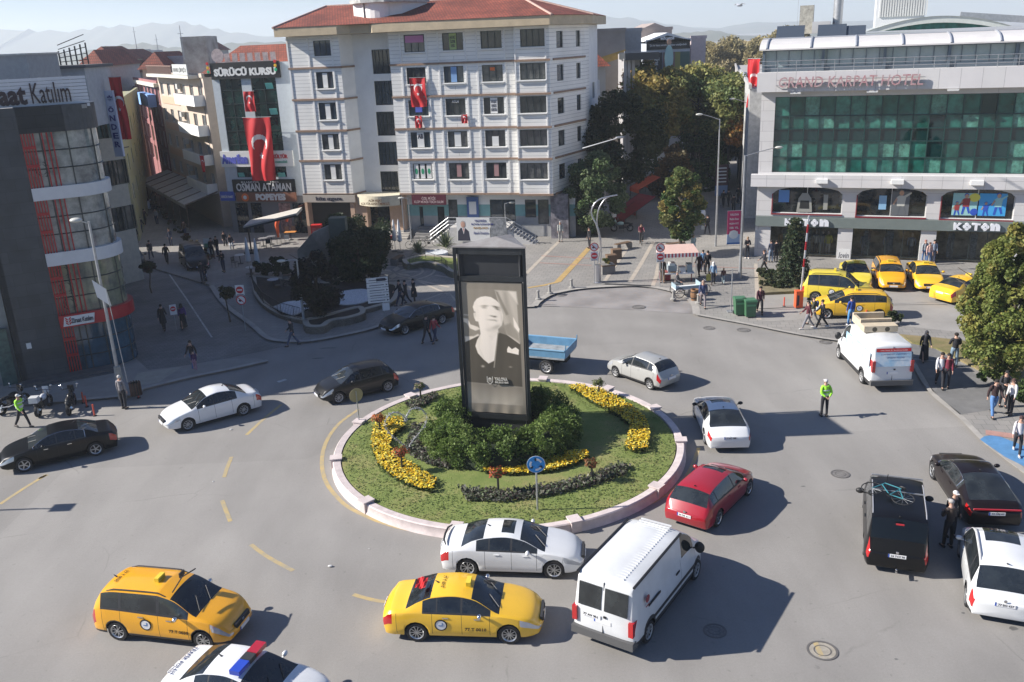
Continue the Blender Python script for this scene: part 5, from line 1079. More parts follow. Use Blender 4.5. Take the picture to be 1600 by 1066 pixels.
# bands, ribs
m=MB()
for z in FL[:-1]:
    for (a,b,y) in ((sL-.05,sa,-.1),(sb-.05,sE,-.1)): m.box(a,b,y,.0,z-.12,z+.04)
    m.box(bx0-.05,bx1+.05,yb-.12,yb,z-.12,z+.04)
    m.T=T2; m.box(0,L2,-.1,0,z-.12,z+.04); m.T=T7; m.box(0,L7,-.1,0,z-.12,z+.04); m.T=Matrix.Identity(4)
m.build('floor_band',BAND,cb)
m=MB()
xsr=[sL+.06]+[v for q in [wl[4]] for v in (q[0]-.28,q[1]+.22)]+[v for k in range(3) for v in (wr_[12+k][0]-.3,wr_[12+k][1]+.25)]
for x,w_,y in [(x,.07,0) for x in xsr]+[(bx0+.02,.05,yb),(bx1-.3,.05,yb)]:
    m=MB()
    for k in range(5): m.box(x-w_,x+w_,y-.055,y,FL[k]+.045,FL[k+1]-.125)
    m.build('pilaster',WALLW,cb)
for a,b,c,y in [(a-.1,b+.1,c,0) for a,b,c,d in wl+wr_]+[(bx0+.1,bx1-.3,c,yb) for a,b,c,d in bw]: m=MB(); m.box(a,b,y-.14,y,c-.1,c-.02); m.build('window_sill',WALLW,cb)
# soffit + eaves
fo_=1.15; zt=18.15
eav=[(sL-.45,-fo_),(sa+.4,-fo_),(sa+1.3,-fo_+.6),(sb-1.4,-fo_+.6),(sb-.9,-fo_),(sF+.1,-fo_-.35),(e1.x+.8,e1.y-.9),(E2.x+.7,E2.y),(E2.x+.7,DEP+1),(sL-.45,DEP+1)]
m=MB(); m.prism(eav,Z1+.02,zt-.08); m.build('eaves',TAN,cb)
m=MB(); xL,xR,yF,yB=sL-.5,E2.x+.78,-fo_-.45,DEP+1.1; yr=6.0; r1=PC(510,10,off=6)[0]; zr=PC(510,10,off=6)[1]; r2=PC(812,3,off=6)[0]
v=[(xL,yF+.4,zt-.06),(sb,yF+.4,zt-.06),(sF+.3,yF,zt-.06),(e1.x+.9,e1.y-.9,zt-.06),(xR,E2.y,zt-.06),(xR,yB,zt-.06),(xL,yB,zt-.06),(r1,yr,zr),(r2,yr,zr)]
m.add(v,[(0,1,2,8,7),(2,3,8),(3,4,8),(4,5,8),(5,6,7,8),(6,0,7)]); rf_=m.build('roof',TILE,cb)
m=MB()
for a,b in ((v[2],v[8]),(v[3],v[8]),(v[0],v[7]),(v[7],v[8]),(v[4],v[8])): m.tube([a,b],.11,6)
m.build('ridge_cap',M('pale_ridge',(.45,.3,.25),.8,var=.2,scale=4),rf_)
m=MB(); dl=PC(553,33,off=1.6)[0]; dr=PC(628,28,off=1.6)[0]; m.prism([(dl,1.7),(dl+.9,1.2),(dl+1.2,.9)]+[(dl+2.3+1.1*math.sin(t),1.3-.7*math.cos(t)) for t in [x*PI/8-PI/2 for x in range(9)]]+[(dr,1.8),(dr+1.2,5),(dl,5)],zt,19.75,0); m.prism([(dl-.15,1.4),(dl+1.2,.4),(dl+3.3,.3),(dr+.3,1.4),(dr+1.4,5.1),(dl-.15,5.1)],19.75,20.05,1); m.build('roof_turret',[WALLW,M('stained_concrete',(.5,.5,.48),.85,var=.4,scale=1.5)],cb)
# ground floor of the block
PEACH=M('peach_render',(.55,.38,.27),.8,var=.08); TEAL_=M('teal_wall',(.2,.4,.4),.7,var=.08); GRW=M('grey_render',(.4,.4,.39),.8,var=.1)
gy=.9
gh=[pxwin(PC,683,697,*(323,372),off=gy),pxwin(PC,700,716,*(312,345),off=gy),pxwin(PC,765,806,*(312,345),off=gy),pxwin(PC,820,838,*(312,340),off=gy),pxwin(PC,840,858,*(312,350),off=gy),pxwin(PC,655,664,(323),(372),off=gy)]
gh=[(a,b,max(0.1,c),min(3.85,d)) for a,b,c,d in gh]
m=MB(); wall(m,sb,e1.x-.3,0,1.9,[(a,b,c,d) for a,b,c,d in gh],.12,y=gy); wall(m,sb,e1.x-.3,1.9,2.9,[(a,b,c,d) for a,b,c,d in gh],.12,k=1,y=gy); wall(m,sb,e1.x-.3,2.9,4.0,[(a,b,c,d) for a,b,c,d in gh],.12,k=2,y=gy); m.build('ground_floor_wall',[GRW,TEAL_,WALLW],cb)
for a,b,c,d in gh: window(cb,a,b,c,d,gy+.06,WFR,GL2,max(1,int((b-a)/.9)))
m=MB(); m.box(sL,sa,.9,1.0,0,3.2,0); m.box(sL,sa,-.15,.9,3.98,4.01,0); m.build('shop_front',[M('shop_dark',(.03,.028,.026),.6)],cb)
for q in ((sa+.02,sa+1.1,.1,.9,0,3.9),(sb-1.25,sb+.2,.3,1.2,0,3.9),(sL,sL+.25,.0,.88,0,3.9),(sa-.4,sa,-.05,.88,0,3.2)): m=MB(); m.box(*q); m.build('entrance_pier',PEACH,cb)
m=MB(); m.box(sc2+.2,sb-1.2,D-.1,D-.02,.6,3.0); m.build('entrance_door',GLASS,cb)
m=MB()
for i in range(4): m.box(sc2-.8,sb+.6,-.9+i*.35,D-.1,0+.0,.15*(i+1)+.12) if i==3 else m.box(sc2-.8,sb+.6,-.9+i*.35,-.55+i*.35,0,.15*(i+1)+.12)
m.build('entrance_steps',M('step_stone',(.45,.42,.38),.8,var=.12,scale=2),cb)
m=MB()
for i in range(5): m.box(PC(652,372)[0],PC(678,372)[0],-1.3+i*.4,-.9+i*.4 if i<4 else gy,0,.2*(i+1))
m.build('side_steps',M('step_grey',(.25,.24,.23),.85,var=.15,scale=2),cb)
m=MB(); pts=[(sc2-.2+(sb-sc2+.2)*t,-.3-.9*math.sin(t*PI)+.3*(1-t)) for t in [i/14 for i in range(15)]]
for (x0,y0),(x1,y1) in zip(pts,pts[1:]): m.add([(x0,y0,3.05),(x1,y1,3.05),(x1,y1,3.95),(x0,y0,3.95)],[(0,1,2,3)])
m.poly([(x,y,3.95) for x,y in pts]+[(sb,D,3.95),(sc2,D,3.95)]); m.poly([(x,y,3.05) for x,y in pts[::-1]]+[(sc2,D,3.05),(sb,D,3.05)])
cs=m.build('curved_canopy',M('cream_sign',(.6,.55,.42),.7,var=.1),cb)
text('sign_text','ALİM NEJAT\nKÜLTÜR-SANAT MERKEZİ',cs,(sc2+sb)/2,-1.25,3.52,.3,M('brown_ink',(.15,.08,.04),.6),width=2.6,height=.55,ext=.01,bold=.006)
a0=PC(475,308)[0]; a1=PC(556,308)[0]; m=MB(); m.box(a0,a1,-.25,-.14,3.3,3.93); s_=m.build('shop_sign',M('sign_warm_grey',(.42,.38,.33),.6),cb); text('sign_text','köz ızgara',s_,a0+(a1-a0)*.5,-.26,3.6,.5,INKB,width=(a1-a0)*.5,height=.42,ext=.02,bold=.012)
a0=PC(644,310)[0]; a1=PC(697,310)[0]; m=MB(); m.box(a0,a1,-.12,.0,3.05,3.95); s_=m.build('shop_sign',M('sign_maroon',(.1,.015,.03),.5),cb); text('sign_text','ÖZEL MÜZİK\nKLÜP MÜNİB TEKİN SALIM',s_,(a0+a1)/2,-.13,3.5,.3,M('sign_pinkish',(.55,.4,.4),.6),width=(a1-a0)*.85,height=.6,ext=.01,bold=.004)
a0=PC(731,325,off=gy)[0]; a1=PC(749,325,off=gy)[0]; m=MB(); m.box(a0,a1,gy-.3,gy-.1,1.6,3.6,0); m.box(a0+.2,a1-.2,gy-.32,gy-.3,2.1,3.2,1); m.build('cash_machine',[M('atm_blue',(.06,.12,.3),.4),PAPER],cb)
m=MB(); a0=PC(860,330)[0]; m.box(a0,a0+1.5,.1,.9,0,3.9); m.build('poster_column',M('dark_mural',(.05,.045,.06),.7,var=.9,scale=2.5,col2=(.3,.28,.3)),cb)
# terrace with outdoor stair, railing and campaign banner (stands in front of the block)
tr=thing('entrance_terrace','raised white terrace with metal stair rails in front of the office block','terrace',(PC.O.x,PC.O.y,0),PC.a)
x0=PC(714,372)[0]; x1=PC(802,372)[0]; x2=PC(845,372)[0]; m=MB(); m.box(x0,x1,-2.2,.85,0,1.45); m.build('platform',M('terrace_white',(.55,.54,.52),.8,var=.12),tr)
m=MB(); n=9
for i in range(n): m.box(x1+i*(x2-x1)/n,x1+(i+1)*(x2-x1)/n,-2.2,-.7,0,1.45*(n-i)/(n+1))
m.build('stairs',M('stair_white',(.55,.54,.52),.8),tr)
m=MB(); n=7; xa=PC(684,366)[0]
for i in range(n): m.box(xa+i*(x0-xa)/n,xa+(i+1)*(x0-xa)/n,-2.0,-.7,0,1.45*(i+1)/(n+1))
m.build('stairs',M('stair_white',(.55,.54,.52),.8),tr)
for nm,pa_ in (('railing',[(x0,2.35),(x1,2.35),(x2,.95)]),('railing',[(xa,1.1),(x0,2.35)])):
    m=MB()
    for dz in (0,-.3,-.6): m.tube([(x,-2.2,z+dz) for x,z in pa_],.03,5)
    L=pa_[-1][0]-pa_[0][0]
    for i in range(8 if len(pa_)>2 else 4):
        x=pa_[0][0]+L*i/(7 if len(pa_)>2 else 3); z=interp(pa_,x); m.tube([(x,-2.2,z-1.0),(x,-2.2,z)],.025,5)
    m.build(nm,STEEL,tr)
bn=thing('campaign_banner','large banner with a man in a dark suit hung on the white terrace','banner',(PC.O.x,PC.O.y,0),PC.a)
b0=PC(721,350)[0]+.25; b1=PC(774,350)[0]+.1; b2=PC(801,350)[0]; m=MB(); m.box(b0,b1,-2.34,-2.3,.35,2.35); m.build('cloth',PAPER,bn)
m=MB(); m.box(b1+.05,b2,-2.34,-2.3,.6,2.3,0); m.box(b1+.05,b2,-2.345,-2.34,.35,.7,1); m.build('photo_panel',[M('banner_photo',(.35,.36,.38),.7,var=.8,scale=3,col2=(.08,.09,.1)),M('navy',(.03,.05,.12),.6)],bn)
m=MB(); cx=b0+.55; m.poly([(cx-.5,-2.345,.4),(cx+.6,-2.345,.4),(cx+.5,-2.345,1.2),(cx+.2,-2.345,1.5),(cx-.2,-2.345,1.5),(cx-.45,-2.345,1.2)],0); m.poly([(cx-.08,-2.35,1.5),(cx+.05,-2.35,.95),(cx+.18,-2.35,1.5)],1); m.ell((cx+.02,-2.35,1.78),(.2,.012,.27),14,8,2); m.ell((cx+.02,-2.345,1.9),(.22,.01,.22),14,8,3); m.poly([(cx+.02,-2.353,1.45),(cx+.06,-2.353,1.1),(cx+.1,-2.353,1.45)],4)
m.build('printed_man',[INKB,PAPER,M('print_skin',(.55,.33,.25),.6),M('print_grey',(.4,.38,.36),.6),RED],bn)
for i,(s_,z,w_,mt) in enumerate((("YALOVA'DA",2.12,1.0,'navy_ink'),('BÜYÜK DÖNÜŞÜM',1.82,1.9,'navy_ink'),('BAŞLADI',1.5,1.2,'gold_ink'),('Mustafa Tutuk' if False else 'Büyük Dönüşüm',1.05,1.3,'navy_ink'))): text('banner_text',s_,bn,b0+2.35-(.25 if i!=1 else .1),-2.36,z,.25,M(mt,(.03,.04,.15) if mt=='navy_ink' else (.4,.22,.05),.6),width=w_,height=.2 if i<3 else .28,ext=.003,bold=.006 if i<3 else -.001,shear=.3 if i==3 else 0)
# --- Turkish style flags
def flag(name,label,loc,rz,w_,h_,emz=.5,emr=.3,wave=.06,seed=0,taper=1.0,group=None,tilt=0,vert=True):
    nx,nz=44,int(44*h_/w_); m=MB(); t=thing(name,label,'flag',loc,rz,group)
    cx,cz=w_*.5,-h_*emz; r=w_*emr; rot=-PI/2 if vert else 0
    def em(x,z):
        X=x-cx;Z=z-cz; X,Z=(X*math.cos(rot)-Z*math.sin(rot),X*math.sin(rot)+Z*math.cos(rot)) if vert else (X,Z)
        X=-X
        X0=X+r*.35
        if math.hypot(X0,Z)<r and math.hypot(X0-r*.28,Z)>r*.8: return 1
        sx=X-r*.95+r*.0; a=math.atan2(Z,-sx); d=math.hypot(sx,Z); k=(a%(2*PI/5)); k=min(k,2*PI/5-k)
        R1=r*.42; R2=R1*.382; # star edge
        ex=R1*R2*math.sin(PI/5)/(R2*math.sin(PI/5-k)+R1*math.sin(k)+1e-9)
        return 1 if d<ex else 0
    for j in range(nz+1):
        for i in range(nx+1):
            u=i/nx; v=j/nz; ww=1-(1-taper)*v; x=w_*(.5+(u-.5)*ww); y=-.04-wave*(.5+.5*v)*math.sin(u*11+seed+2.2*math.sin(v*3+seed))-wave*.4*math.sin(v*9+u*4+seed); m.v.append((x,y,-h_*v+.02*w_*math.sin(u*PI)*(-1)))
    for j in range(nz):
        for i in range(nx):
            m.f.append((j*(nx+1)+i,(j+1)*(nx+1)+i,(j+1)*(nx+1)+i+1,j*(nx+1)+i+1)); m.mi.append(em(w_*(i+.5)/nx,-h_*(j+.5)/nz))
    m.build('cloth',[M('flag_red',(.5,.008,.014),.65),M('flag_white',(.75,.72,.7),.65)],t,smooth=60)
    q=MB(); q.tube([(-.05,-.02,.01),(w_+.05,-.02,.01)],.02,5); q.build('top_pole',STEEL,t); return t
def onplane(P,px,py,off=-.12): s,z=P(px,py,off); p=P.O+P.n*off+P.u*s; return (p.x,p.y,z)
FG='red crescent flags hung from the buildings'
flag('hanging_flag','medium red crescent flag below the third floor window of the white office block',onplane(PC,640,122),PC.a,1.35,2.35,.4,.27,group=FG,seed=1)
flag('hanging_flag','small red crescent flag under the blue poster window of the white office block',onplane(PC,648,181),PC.a,.62,1.0,.45,.28,.03,2,group=FG)
flag('hanging_flag','smallest red crescent flag, tilted, right of the other two on the white block',onplane(PC,721,179),PC.a,.5,.72,.45,.28,.03,3,group=FG)
# --- green glass building with driving school sign
PG=Plane(PC.O+PC.n*1.6,-13.5)
gb=thing('glass_building','narrow green glass building with a giant red flag and restaurant signs','building',(PG.O.x,PG.O.y,0),PG.a)
gL=PG(331,125)[0]; gR=sL-.02; gT=PG(400,98)[1]
PIL=M('pale_blue_panel',(.5,.55,.58),.6,var=.08); 
m=MB(); wall(m,gL,gR,3.6,gT,[(PG(343,130)[0],PG(377,130)[0],7.1,gT-1.1),(PG(392,130)[0],PG(431,130)[0],7.1,gT-1.1),(PG(343,130)[0]+.5,PG(431,130)[0],5.3,6.5)],.15); m.build('wall',PIL,gb)
GG=M('dark_green_glass',(.012,.04,.035),.05,spec=.9,var=.6,scale=.8)
for a,b in ((343,377),(392,431)): window(gb,PG(a,130)[0],PG(b,130)[0],7.1,gT-1.1,.1,WFR,GG,2,6,.05)
window(gb,PG(343,130)[0]+.5,PG(431,130)[0],5.3,6.5,.1,WFR,GG,5,1)
m=MB(); m.box(gL+.02,gR-.02,.2,9,0,gT-.3); m.build('body',M('grey_wall_rear',(.35,.36,.36),.8),gb)
AQ=M('aqua_vent',(.15,.5,.45),.3)
for (x,y,w_,h_) in ((414,130,.7,.9),(421,170,.7,.9),(372,270,.6,1.2),(392,270,.6,1.2),(434,270,.7,1.3)):
    s_,z=PG(x,y); q=MB(Matrix.Translation((s_,-.05,z))@Matrix.Rotation(R(20),4,'X')); q.box(0,w_,-.02,.02,-h_,0); q.build('open_vent',AQ,gb)
def sign(par,P,px0,px1,py0,py1,mat,txts,th=.15,off=0,name='shop_sign'):
    s0,z1=P(px0,py0,off-th); s1,z0=P(px1,py1,off-th); q=MB(); q.box(s0,s1,off-th,off-.005,z0,z1); o=q.build(name,mat,par)
    for (tx,u,v,w_,h_,mt,bo) in txts: text('sign_text',tx,o,s0+(s1-s0)*u,off-th-.01,z0+(z1-z0)*v,.5,mt,width=(s1-s0)*w_,height=(z1-z0)*h_,ext=.02,bold=bo)
    return o
SG_BLK=M('sign_black',(.012,.012,.012),.5)
o=sign(gb,PG,327,438,99,121,SG_BLK,[('SÜRÜCÜ KURSU',.5,.45,.9,.55,PAPER,.03)],.2)
q=MB(); s0,z0=PG(327,118); s1,_z=PG(434,118)
for xx in (s0+.1,s1):
    q=MB()
    for k,(dz,_) in enumerate(((1.0,0),(.65,1),(.3,2))): q.lathe([(0,.03),(.14,.02),(.14,0)],12,k,Matrix.Translation((xx,-.26,z0+dz))@Matrix.Rotation(PI/2,4,'X'))
    q.build('sign_lights',[RED,M('amber',(.7,.4,.02),.5),M('sgreen',(.02,.4,.2),.5)],gb)
sign(gb,PG,343,459,237,260,PAPER,[('Amerikan',.2,.5,.36,.62,M('sign_blue_text',(.1,.12,.5),.5),.03),('KÜLTÜR',.83,.66,.2,.3,RED,.02),('DERGİSİ',.84,.3,.16,.16,M('sgreen2',(.05,.3,.2),.5),.01)],.15)
sign(gb,PG,362,462,281,301,SG_BLK,[('OSMAN ATAMAN',.5,.42,.88,.62,PAPER,.012),('KUAFÖR        1985',.45,.82,.6,.16,PAPER,.004)],.15)
sign(gb,PG,343,367,300,314,M('sign_blue',(.05,.1,.4),.5),[('DERSLİK PLANET',.5,.5,.85,.35,PAPER,.006)],.2)
sign(gb,PG,368,463,301,315,M('sign_brown',(.22,.09,.05),.6),[('POPEYES',.58,.5,.5,.75,PAPER,.035)],.2)
q=MB(); s_,z=PG(385,308); q.lathe([(0,.03),(.38,.02),(.38,0)],20,0,Matrix.Translation((s_,-.22,z))@Matrix.Rotation(PI/2,4,'X')); q.lathe([(0,.03),(.18,.02),(.18,0)],16,1,Matrix.Translation((s_,-.25,z))@Matrix.Rotation(PI/2,4,'X')); q.build('round_logo',[M('orange_sign',(.75,.16,.03),.5),PAPER],gb)
m=MB(); m.box(gL,gR,.05,.2,0,3.6,0); 
for x,w_,k in ((gL+.6,1.2,1),(gL+2.2,1.0,1),(gR-3.4,1.1,2),(gR-2.0,1.7,1)): m.box(x,x+w_,-.02,.05,.1,2.9,k)
m.build('shop_front',[M('shop_grey',(.2,.2,.2),.7),GLASS,M('menu_poster',(.4,.25,.22),.6,var=.6,scale=3)],gb)
flag('hanging_flag','giant red crescent flag draped down the green glass building',onplane(PG,379,184,-.5),PG.a,2.75,5.6,.46,.3,.16,5,.8,group=FG)
flag('hanging_flag','red crescent flag above the giant flag, high on the green glass building',onplane(PG,380,143,-.3),PG.a,1.0,1.75,.4,.28,.04,6,group=FG)
# gable roof behind
m=MB(); a=ray(296,78,PG.O.y+6);
rl=local(gb,ray(322,76,92)); rr2=local(gb,ray(452,72,88)); el=local(gb,ray(292,110,92))
m.add([(gL-3.0,3,gT-.9),(gR-.3,3,gT-.6),(gR-.3,7,gT+1.5),(gL-.6,7,gT+1.5),(gR-.3,11,gT-.6),(gL-3.0,11,gT-.9)],[(0,1,2,3),(3,2,4,5)]); m.build('roof',TILE,gb)
m=MB(); m.add([(gL-3.0,2.98,gT-1.0),(gL-.6,6.9,gT+1.42),(gL-3.0,11,gT-1.0),(gL-3.0,2.98,8),(gL-3.0,11,8)],[(0,3,4,2),(0,2,1)]); m.box(gL-.9,gL,3.1,10,12,gT-1.0); m.build('gable_wall',M('gable_white',(.68,.68,.68),.8),gb)
m=MB()
for i in range(7): m.box(PG(352+i*12,95)[0],PG(360+i*12,95)[0],-.1,-.05,gT+.15,gT+.85)
m.box(PG(345,98)[0],PG(432,98)[0],-.1,-.05,gT+.1,gT+.17); m.lathe([(0,.05),(.6,.05),(.6,0)],18,M4=Matrix.Translation((PG(342,98)[0],-.05,gT+.7))@Matrix.Rotation(PI/2,4,'X')); m.build('rooftop_letters',M('faded_letters',(.4,.33,.33),.7,var=.3,scale=4),gb)
# --- simple street facade builder
def block(name,label,A,B,depth,H,mat,rows,ncol,cat='building',wm=None,gm=None,ww=1.1,wh=1.3,z0=3.6,fh=2.9,par=False,roof=None,balc=False,group=None,nx=2):
    A=Vector(A);B=Vector(B);d=B-A;L=d.length;t=thing(name,label,cat,(A.x,A.y,0),math.atan2(d.y,d.x),group)
    holes=[]
    for r_ in range(rows):
        for c in range(ncol): x=(c+.5)*L/ncol; holes.append((x-ww/2,x+ww/2,z0+r_*fh,z0+r_*fh+wh))
    m=MB(); wall(m,0,L,0,H,holes,.15); m.build('wall',mat,t)
    for a,b,c,dd in holes: window(t,a,b,c,dd,.12,wm or SHUT,gm or GL2,nx)
    m=MB(); m.box(0,.01+L-.01,.3,depth,0,H-.02); m.add([(0,0,0),(0,.3,0),(0,.3,H),(0,0,H),(L,0,0),(L,.3,0),(L,.3,H),(L,0,H)],[(0,3,2,1),(4,5,6,7),(3,7,6,2)]); m.build('side_wall',mat,t)
    if balc:
        m=MB()
        for r_ in range(rows): m.box(L*balc[0],L*balc[1],-1.0,0,z0+r_*fh-.55,z0+r_*fh-.4); m.box(L*balc[0],L*balc[1],-1.0,-.95,z0+r_*fh-.4,z0+r_*fh+.45); m.box(L*balc[0],L*balc[0]+.06,-.95,0,z0+r_*fh-.4,z0+r_*fh+.45); m.box(L*balc[1]-.06,L*balc[1],-.95,0,z0+r_*fh-.4,z0+r_*fh+.45)
        m.build('balcony',WALLW,t)
    if roof:
        rz_,rm=roof; e=.5; m=MB(); v=[(-e,-e,H),(L+e,-e,H),(L+e,depth+e,H),(-e,depth+e,H)]; 
        if L>depth: v+= [(depth/2,depth/2,H+rz_),(L-depth/2,depth/2,H+rz_)]; f=[(0,1,5,4),(1,2,5),(2,3,4,5),(3,0,4)]
        else: v+= [(L/2,L/2,H+rz_),(L/2,depth-L/2,H+rz_)]; f=[(0,1,4),(1,2,5,4),(2,3,5),(3,0,4,5)]
        m.add(v,f+[(3,2,1,0)]); m.build('roof',rm,t)
    else:
        m=MB(); m.box(-.1,L+.1,-.12,.15,H-.02,H+.35); m.build('parapet',mat,t)
    return t
BEI=M('beige_render',(.55,.46,.38),.8,var=.08); PKB=M('peach_panel',(.6,.42,.3),.8,var=.06)
PE=Plane((-42.0,109.5),-60)
def q2(px,Y): p=ray(px,200,Y); return (p.x,p.y)
# beige hotel with balconies
be=block('hotel_building','beige hotel with stacked balconies left of the green glass building',q2(258,104.5),q2(328,87),9,14.2,BEI,4,6,z0=3.9,fh=2.75,ww=1.5,balc=(.58,.98),nx=3)
m=MB(); m.box(0,19.4,-1.1,.2,14.1,14.4); m.build('roof_slab',M('pale_slab',(.6,.58,.5),.8),be)
m=MB(); m.box(13,19,-1.0,-.9,14.45,15.4); o=m.build('roof_sign',M('sign_pale',(.5,.52,.5),.6),be); text('sign_text','HOTEL ÇİFTÇİ 2',o,16,-1.02,14.9,.6,M('sign_grey_text',(.2,.2,.2),.6),width=5.2,height=.55,ext=.01,bold=.01)
m=MB()
for i in range(40): m.box(.3+i*.3,.36+i*.3,-1.0,-.95,14.45,15.2)
m.box(0,12.5,-1.02,-.93,15.2,15.27); m.build('roof_railing',M('rust_rail',(.25,.16,.13),.7),be)
m=MB()
for k in range(4): m.box(1.2,9.5,-.06,0,3.0+k*2.75,3.75+k*2.75)
m.build('peach_panel',PKB,be)
for k in range(4):
    m=MB(); m.box(10.3,11.1,-.4,-.05,4.7+k*2.75,5.2+k*2.75); m.build('air_conditioner',M('ac_white',(.5,.5,.48),.6),be)
pk=block('apartment_building','narrow building with pink framed window grid in the left street',q2(222,127),q2(257,105),9,13.2,M('pink_brick',(.3,.12,.12),.8,var=.2),4,7,wm=M('pink_frame',(.55,.35,.36),.6),ww=2.2,wh=1.9,z0=3.6,fh=2.45,nx=3)
m=MB(); m.box(11,22,-1.0,-.1,10.6,12.0); m.build('blue_box_sign',M('sky_blue_panel',(.22,.4,.75),.6),pk)
m=MB(); m.box(4,25.2,-.5,.2,12.9,13.3); m.build('roof_slab',M('pale_slab',(.6,.58,.5),.8),pk)
block('apartment_building','dark grey block beyond the pink framed building',q2(204,163),q2(221,128),9,12,M('dim_render',(.2,.19,.19),.8,var=.2),3,8,z0=4)
an_=block('shop_building','cream shop building behind the stone bank carrying a tall vertical sign',q2(122,65),q2(184,67.5),16,14.9,M('cream_render',(.5,.46,.38),.8,var=.12),3,3,z0=4,fh=3.4,ww=1.4,wh=1.8,wm=WFR)
m=MB(); m.box(0,3.2,-.12,0,13.3,13.9,0); m.box(.1,3.0,-.1,0,14.2,15.0,1); m.build('fascia',[M('brick_red_band',(.3,.08,.06),.7),M('grey_sign_panel',(.35,.37,.37),.7,var=.3,scale=3)],an_)
yl=block('apartment_building','old yellow green apartment house with small windows in the left street',q2(188,82),q2(224,114),9,12.3,M('yellow_green_render',(.4,.38,.16),.85,var=.3,scale=.6,col2=(.3,.3,.25)),3,6,z0=3.6,fh=2.7,ww=1.5,wh=1.5)
yl.scale=(1,-1,1) if False else (1,1,1)
# blade sign and flag beside it
sg=thing('vertical_sign','tall narrow vertical sign with dark blue letters on the cream shop building','sign',tuple(ray(163,142,64.5))[:2]+(0,),R(-12))
def zz(px,py,Y): return ray(px,py,Y).z
zt_,zb_=zz(163,142,64.5),zz(172,245,64.5); m=MB(); m.box(0,.66,-.1,.1,zb_,zt_); m.build('panel',M('sign_pale_blue',(.5,.55,.68),.5),sg)
for i,ch_ in enumerate('ÖNDER'): text('sign_letter',ch_,sg,.33,-.11,zt_-1.25-(zt_-zb_-1.5)*i/5,.75,M('navy_ink',(.03,.04,.15),.6),width=.42,height=(zt_-zb_-1.5)/5*.68,ext=.02,bold=.02)
text('sign_letter','*',sg,.38,-.11,zt_-.5,.7,M('navy_ink',(.03,.04,.15),.6),width=.4,height=.4,ext=.02,bold=.02)
m=MB(); m.tube([(.1,0,zt_-.5),(.1,1.5,zt_-.5)],.04,5); m.tube([(.1,0,zb_+.5),(.1,1.5,zb_+.5)],.04,5); m.build('bracket',DKMETAL,sg)
p=ray(170,121,64.8); flag('hanging_flag','long narrow red crescent flag beside the tall vertical sign',(p.x,p.y,p.z),R(-12),.95,4.2,.42,.42,.08,8,group=FG)
p=ray(312,243,84.0); flag('hanging_flag','small red flag hanging at an angle from the beige hotel',(p.x,p.y,p.z),R(-30),.6,1.5,.4,.28,.04,9,.5,group=FG)
# --- left: stone clad bank with curved glass corner
PA=Plane((-26.4,44.6),29)
bk=thing('bank_building','dark stone clad bank with red framed windows and a curved glass corner','building',(PA.O.x,PA.O.y,0),PA.a)
STONE=brickmat('dark_stone_cladding',(.055,.062,.07),(.04,.046,.052),(.025,.027,.03),1.0,.6,.008,axis='XZ',rough=.5,var=.25,vs=1.0)
HT=PA(80,165)[1]; sN=PA(8,450)[0]-.2; sW=PA(110,586)[0]; sX=PA(176,577)[0]; zt_=PA(60,208)[1]
m=MB(); m.box(sN-8,sW,0,.3,0,HT) if False else None
wall(m,sN-.0,sW,0,HT,[],.2); wall(m,sW,sX,zt_,HT,[],.2); m.box(sN,sN+.3,.0,22,0,HT-.01); m.box(sN+.3,sX+.9,3.6,22,0,HT-.02); m.build('wall',STONE,bk)
cr=1.7; CC=Vector((sX,cr)); arcp=[(CC.x+cr*math.sin(a),CC.y-cr*math.cos(a)) for a in [i*R(115)/14 for i in range(15)]]
def ring(z0,z1,dr,mat,name,th=.0,s0=None):
    m=MB(); pts=[(s0 if s0 is not None else sW,-dr)]+[(CC.x+(cr+dr)*math.sin(a),CC.y-(cr+dr)*math.cos(a)) for a in [i*R(115)/14 for i in range(15)]]; pts.append((pts[-1][0]-.5,pts[-1][1]+8))
    for (x0,y0),(x1,y1) in zip(pts,pts[1:]): m.add([(x0,y0,z0),(x1,y1,z0),(x1,y1,z1),(x0,y0,z1)],[(0,1,2,3)])
    m.poly([(x,y,z1) for x,y in pts]+[(s0 if s0 is not None else sW,8,z1)]); m.poly([(x,y,z0) for x,y in pts[::-1]]+[(s0 if s0 is not None else sW,8,z0)][:1]) if len(pts)>3 else None
    return m.build(name,mat,bk,smooth=30)
B1=(PA(52,315)[1],PA(51,295)[1]); B2=(PA(74,417)[1],PA(71,397)[1]); B3=(PA(94,513)[1],PA(90,494)[1])
ring(zt_,HT,.0,M('stone_plain',(.045,.05,.057),.5,var=.2),'upper_wall')
WB=M('white_metal_band',(.6,.61,.62),.5,var=.04)
ring(B1[0],B1[1],.1,WB,'white_band'); ring(B2[0],B2[1],.1,WB,'white_band'); ring(B3[0],B3[1],.15,M('bank_red',(.4,.01,.02),.4),'red_band')
CURT=M('curtain_glass',(.4,.42,.39),.08,spec=.9,var=.7,scale=1.1,col2=(.07,.085,.09)); BLG=M('blue_glass',(.03,.09,.14),.08,spec=.9,var=.5,scale=1.0)
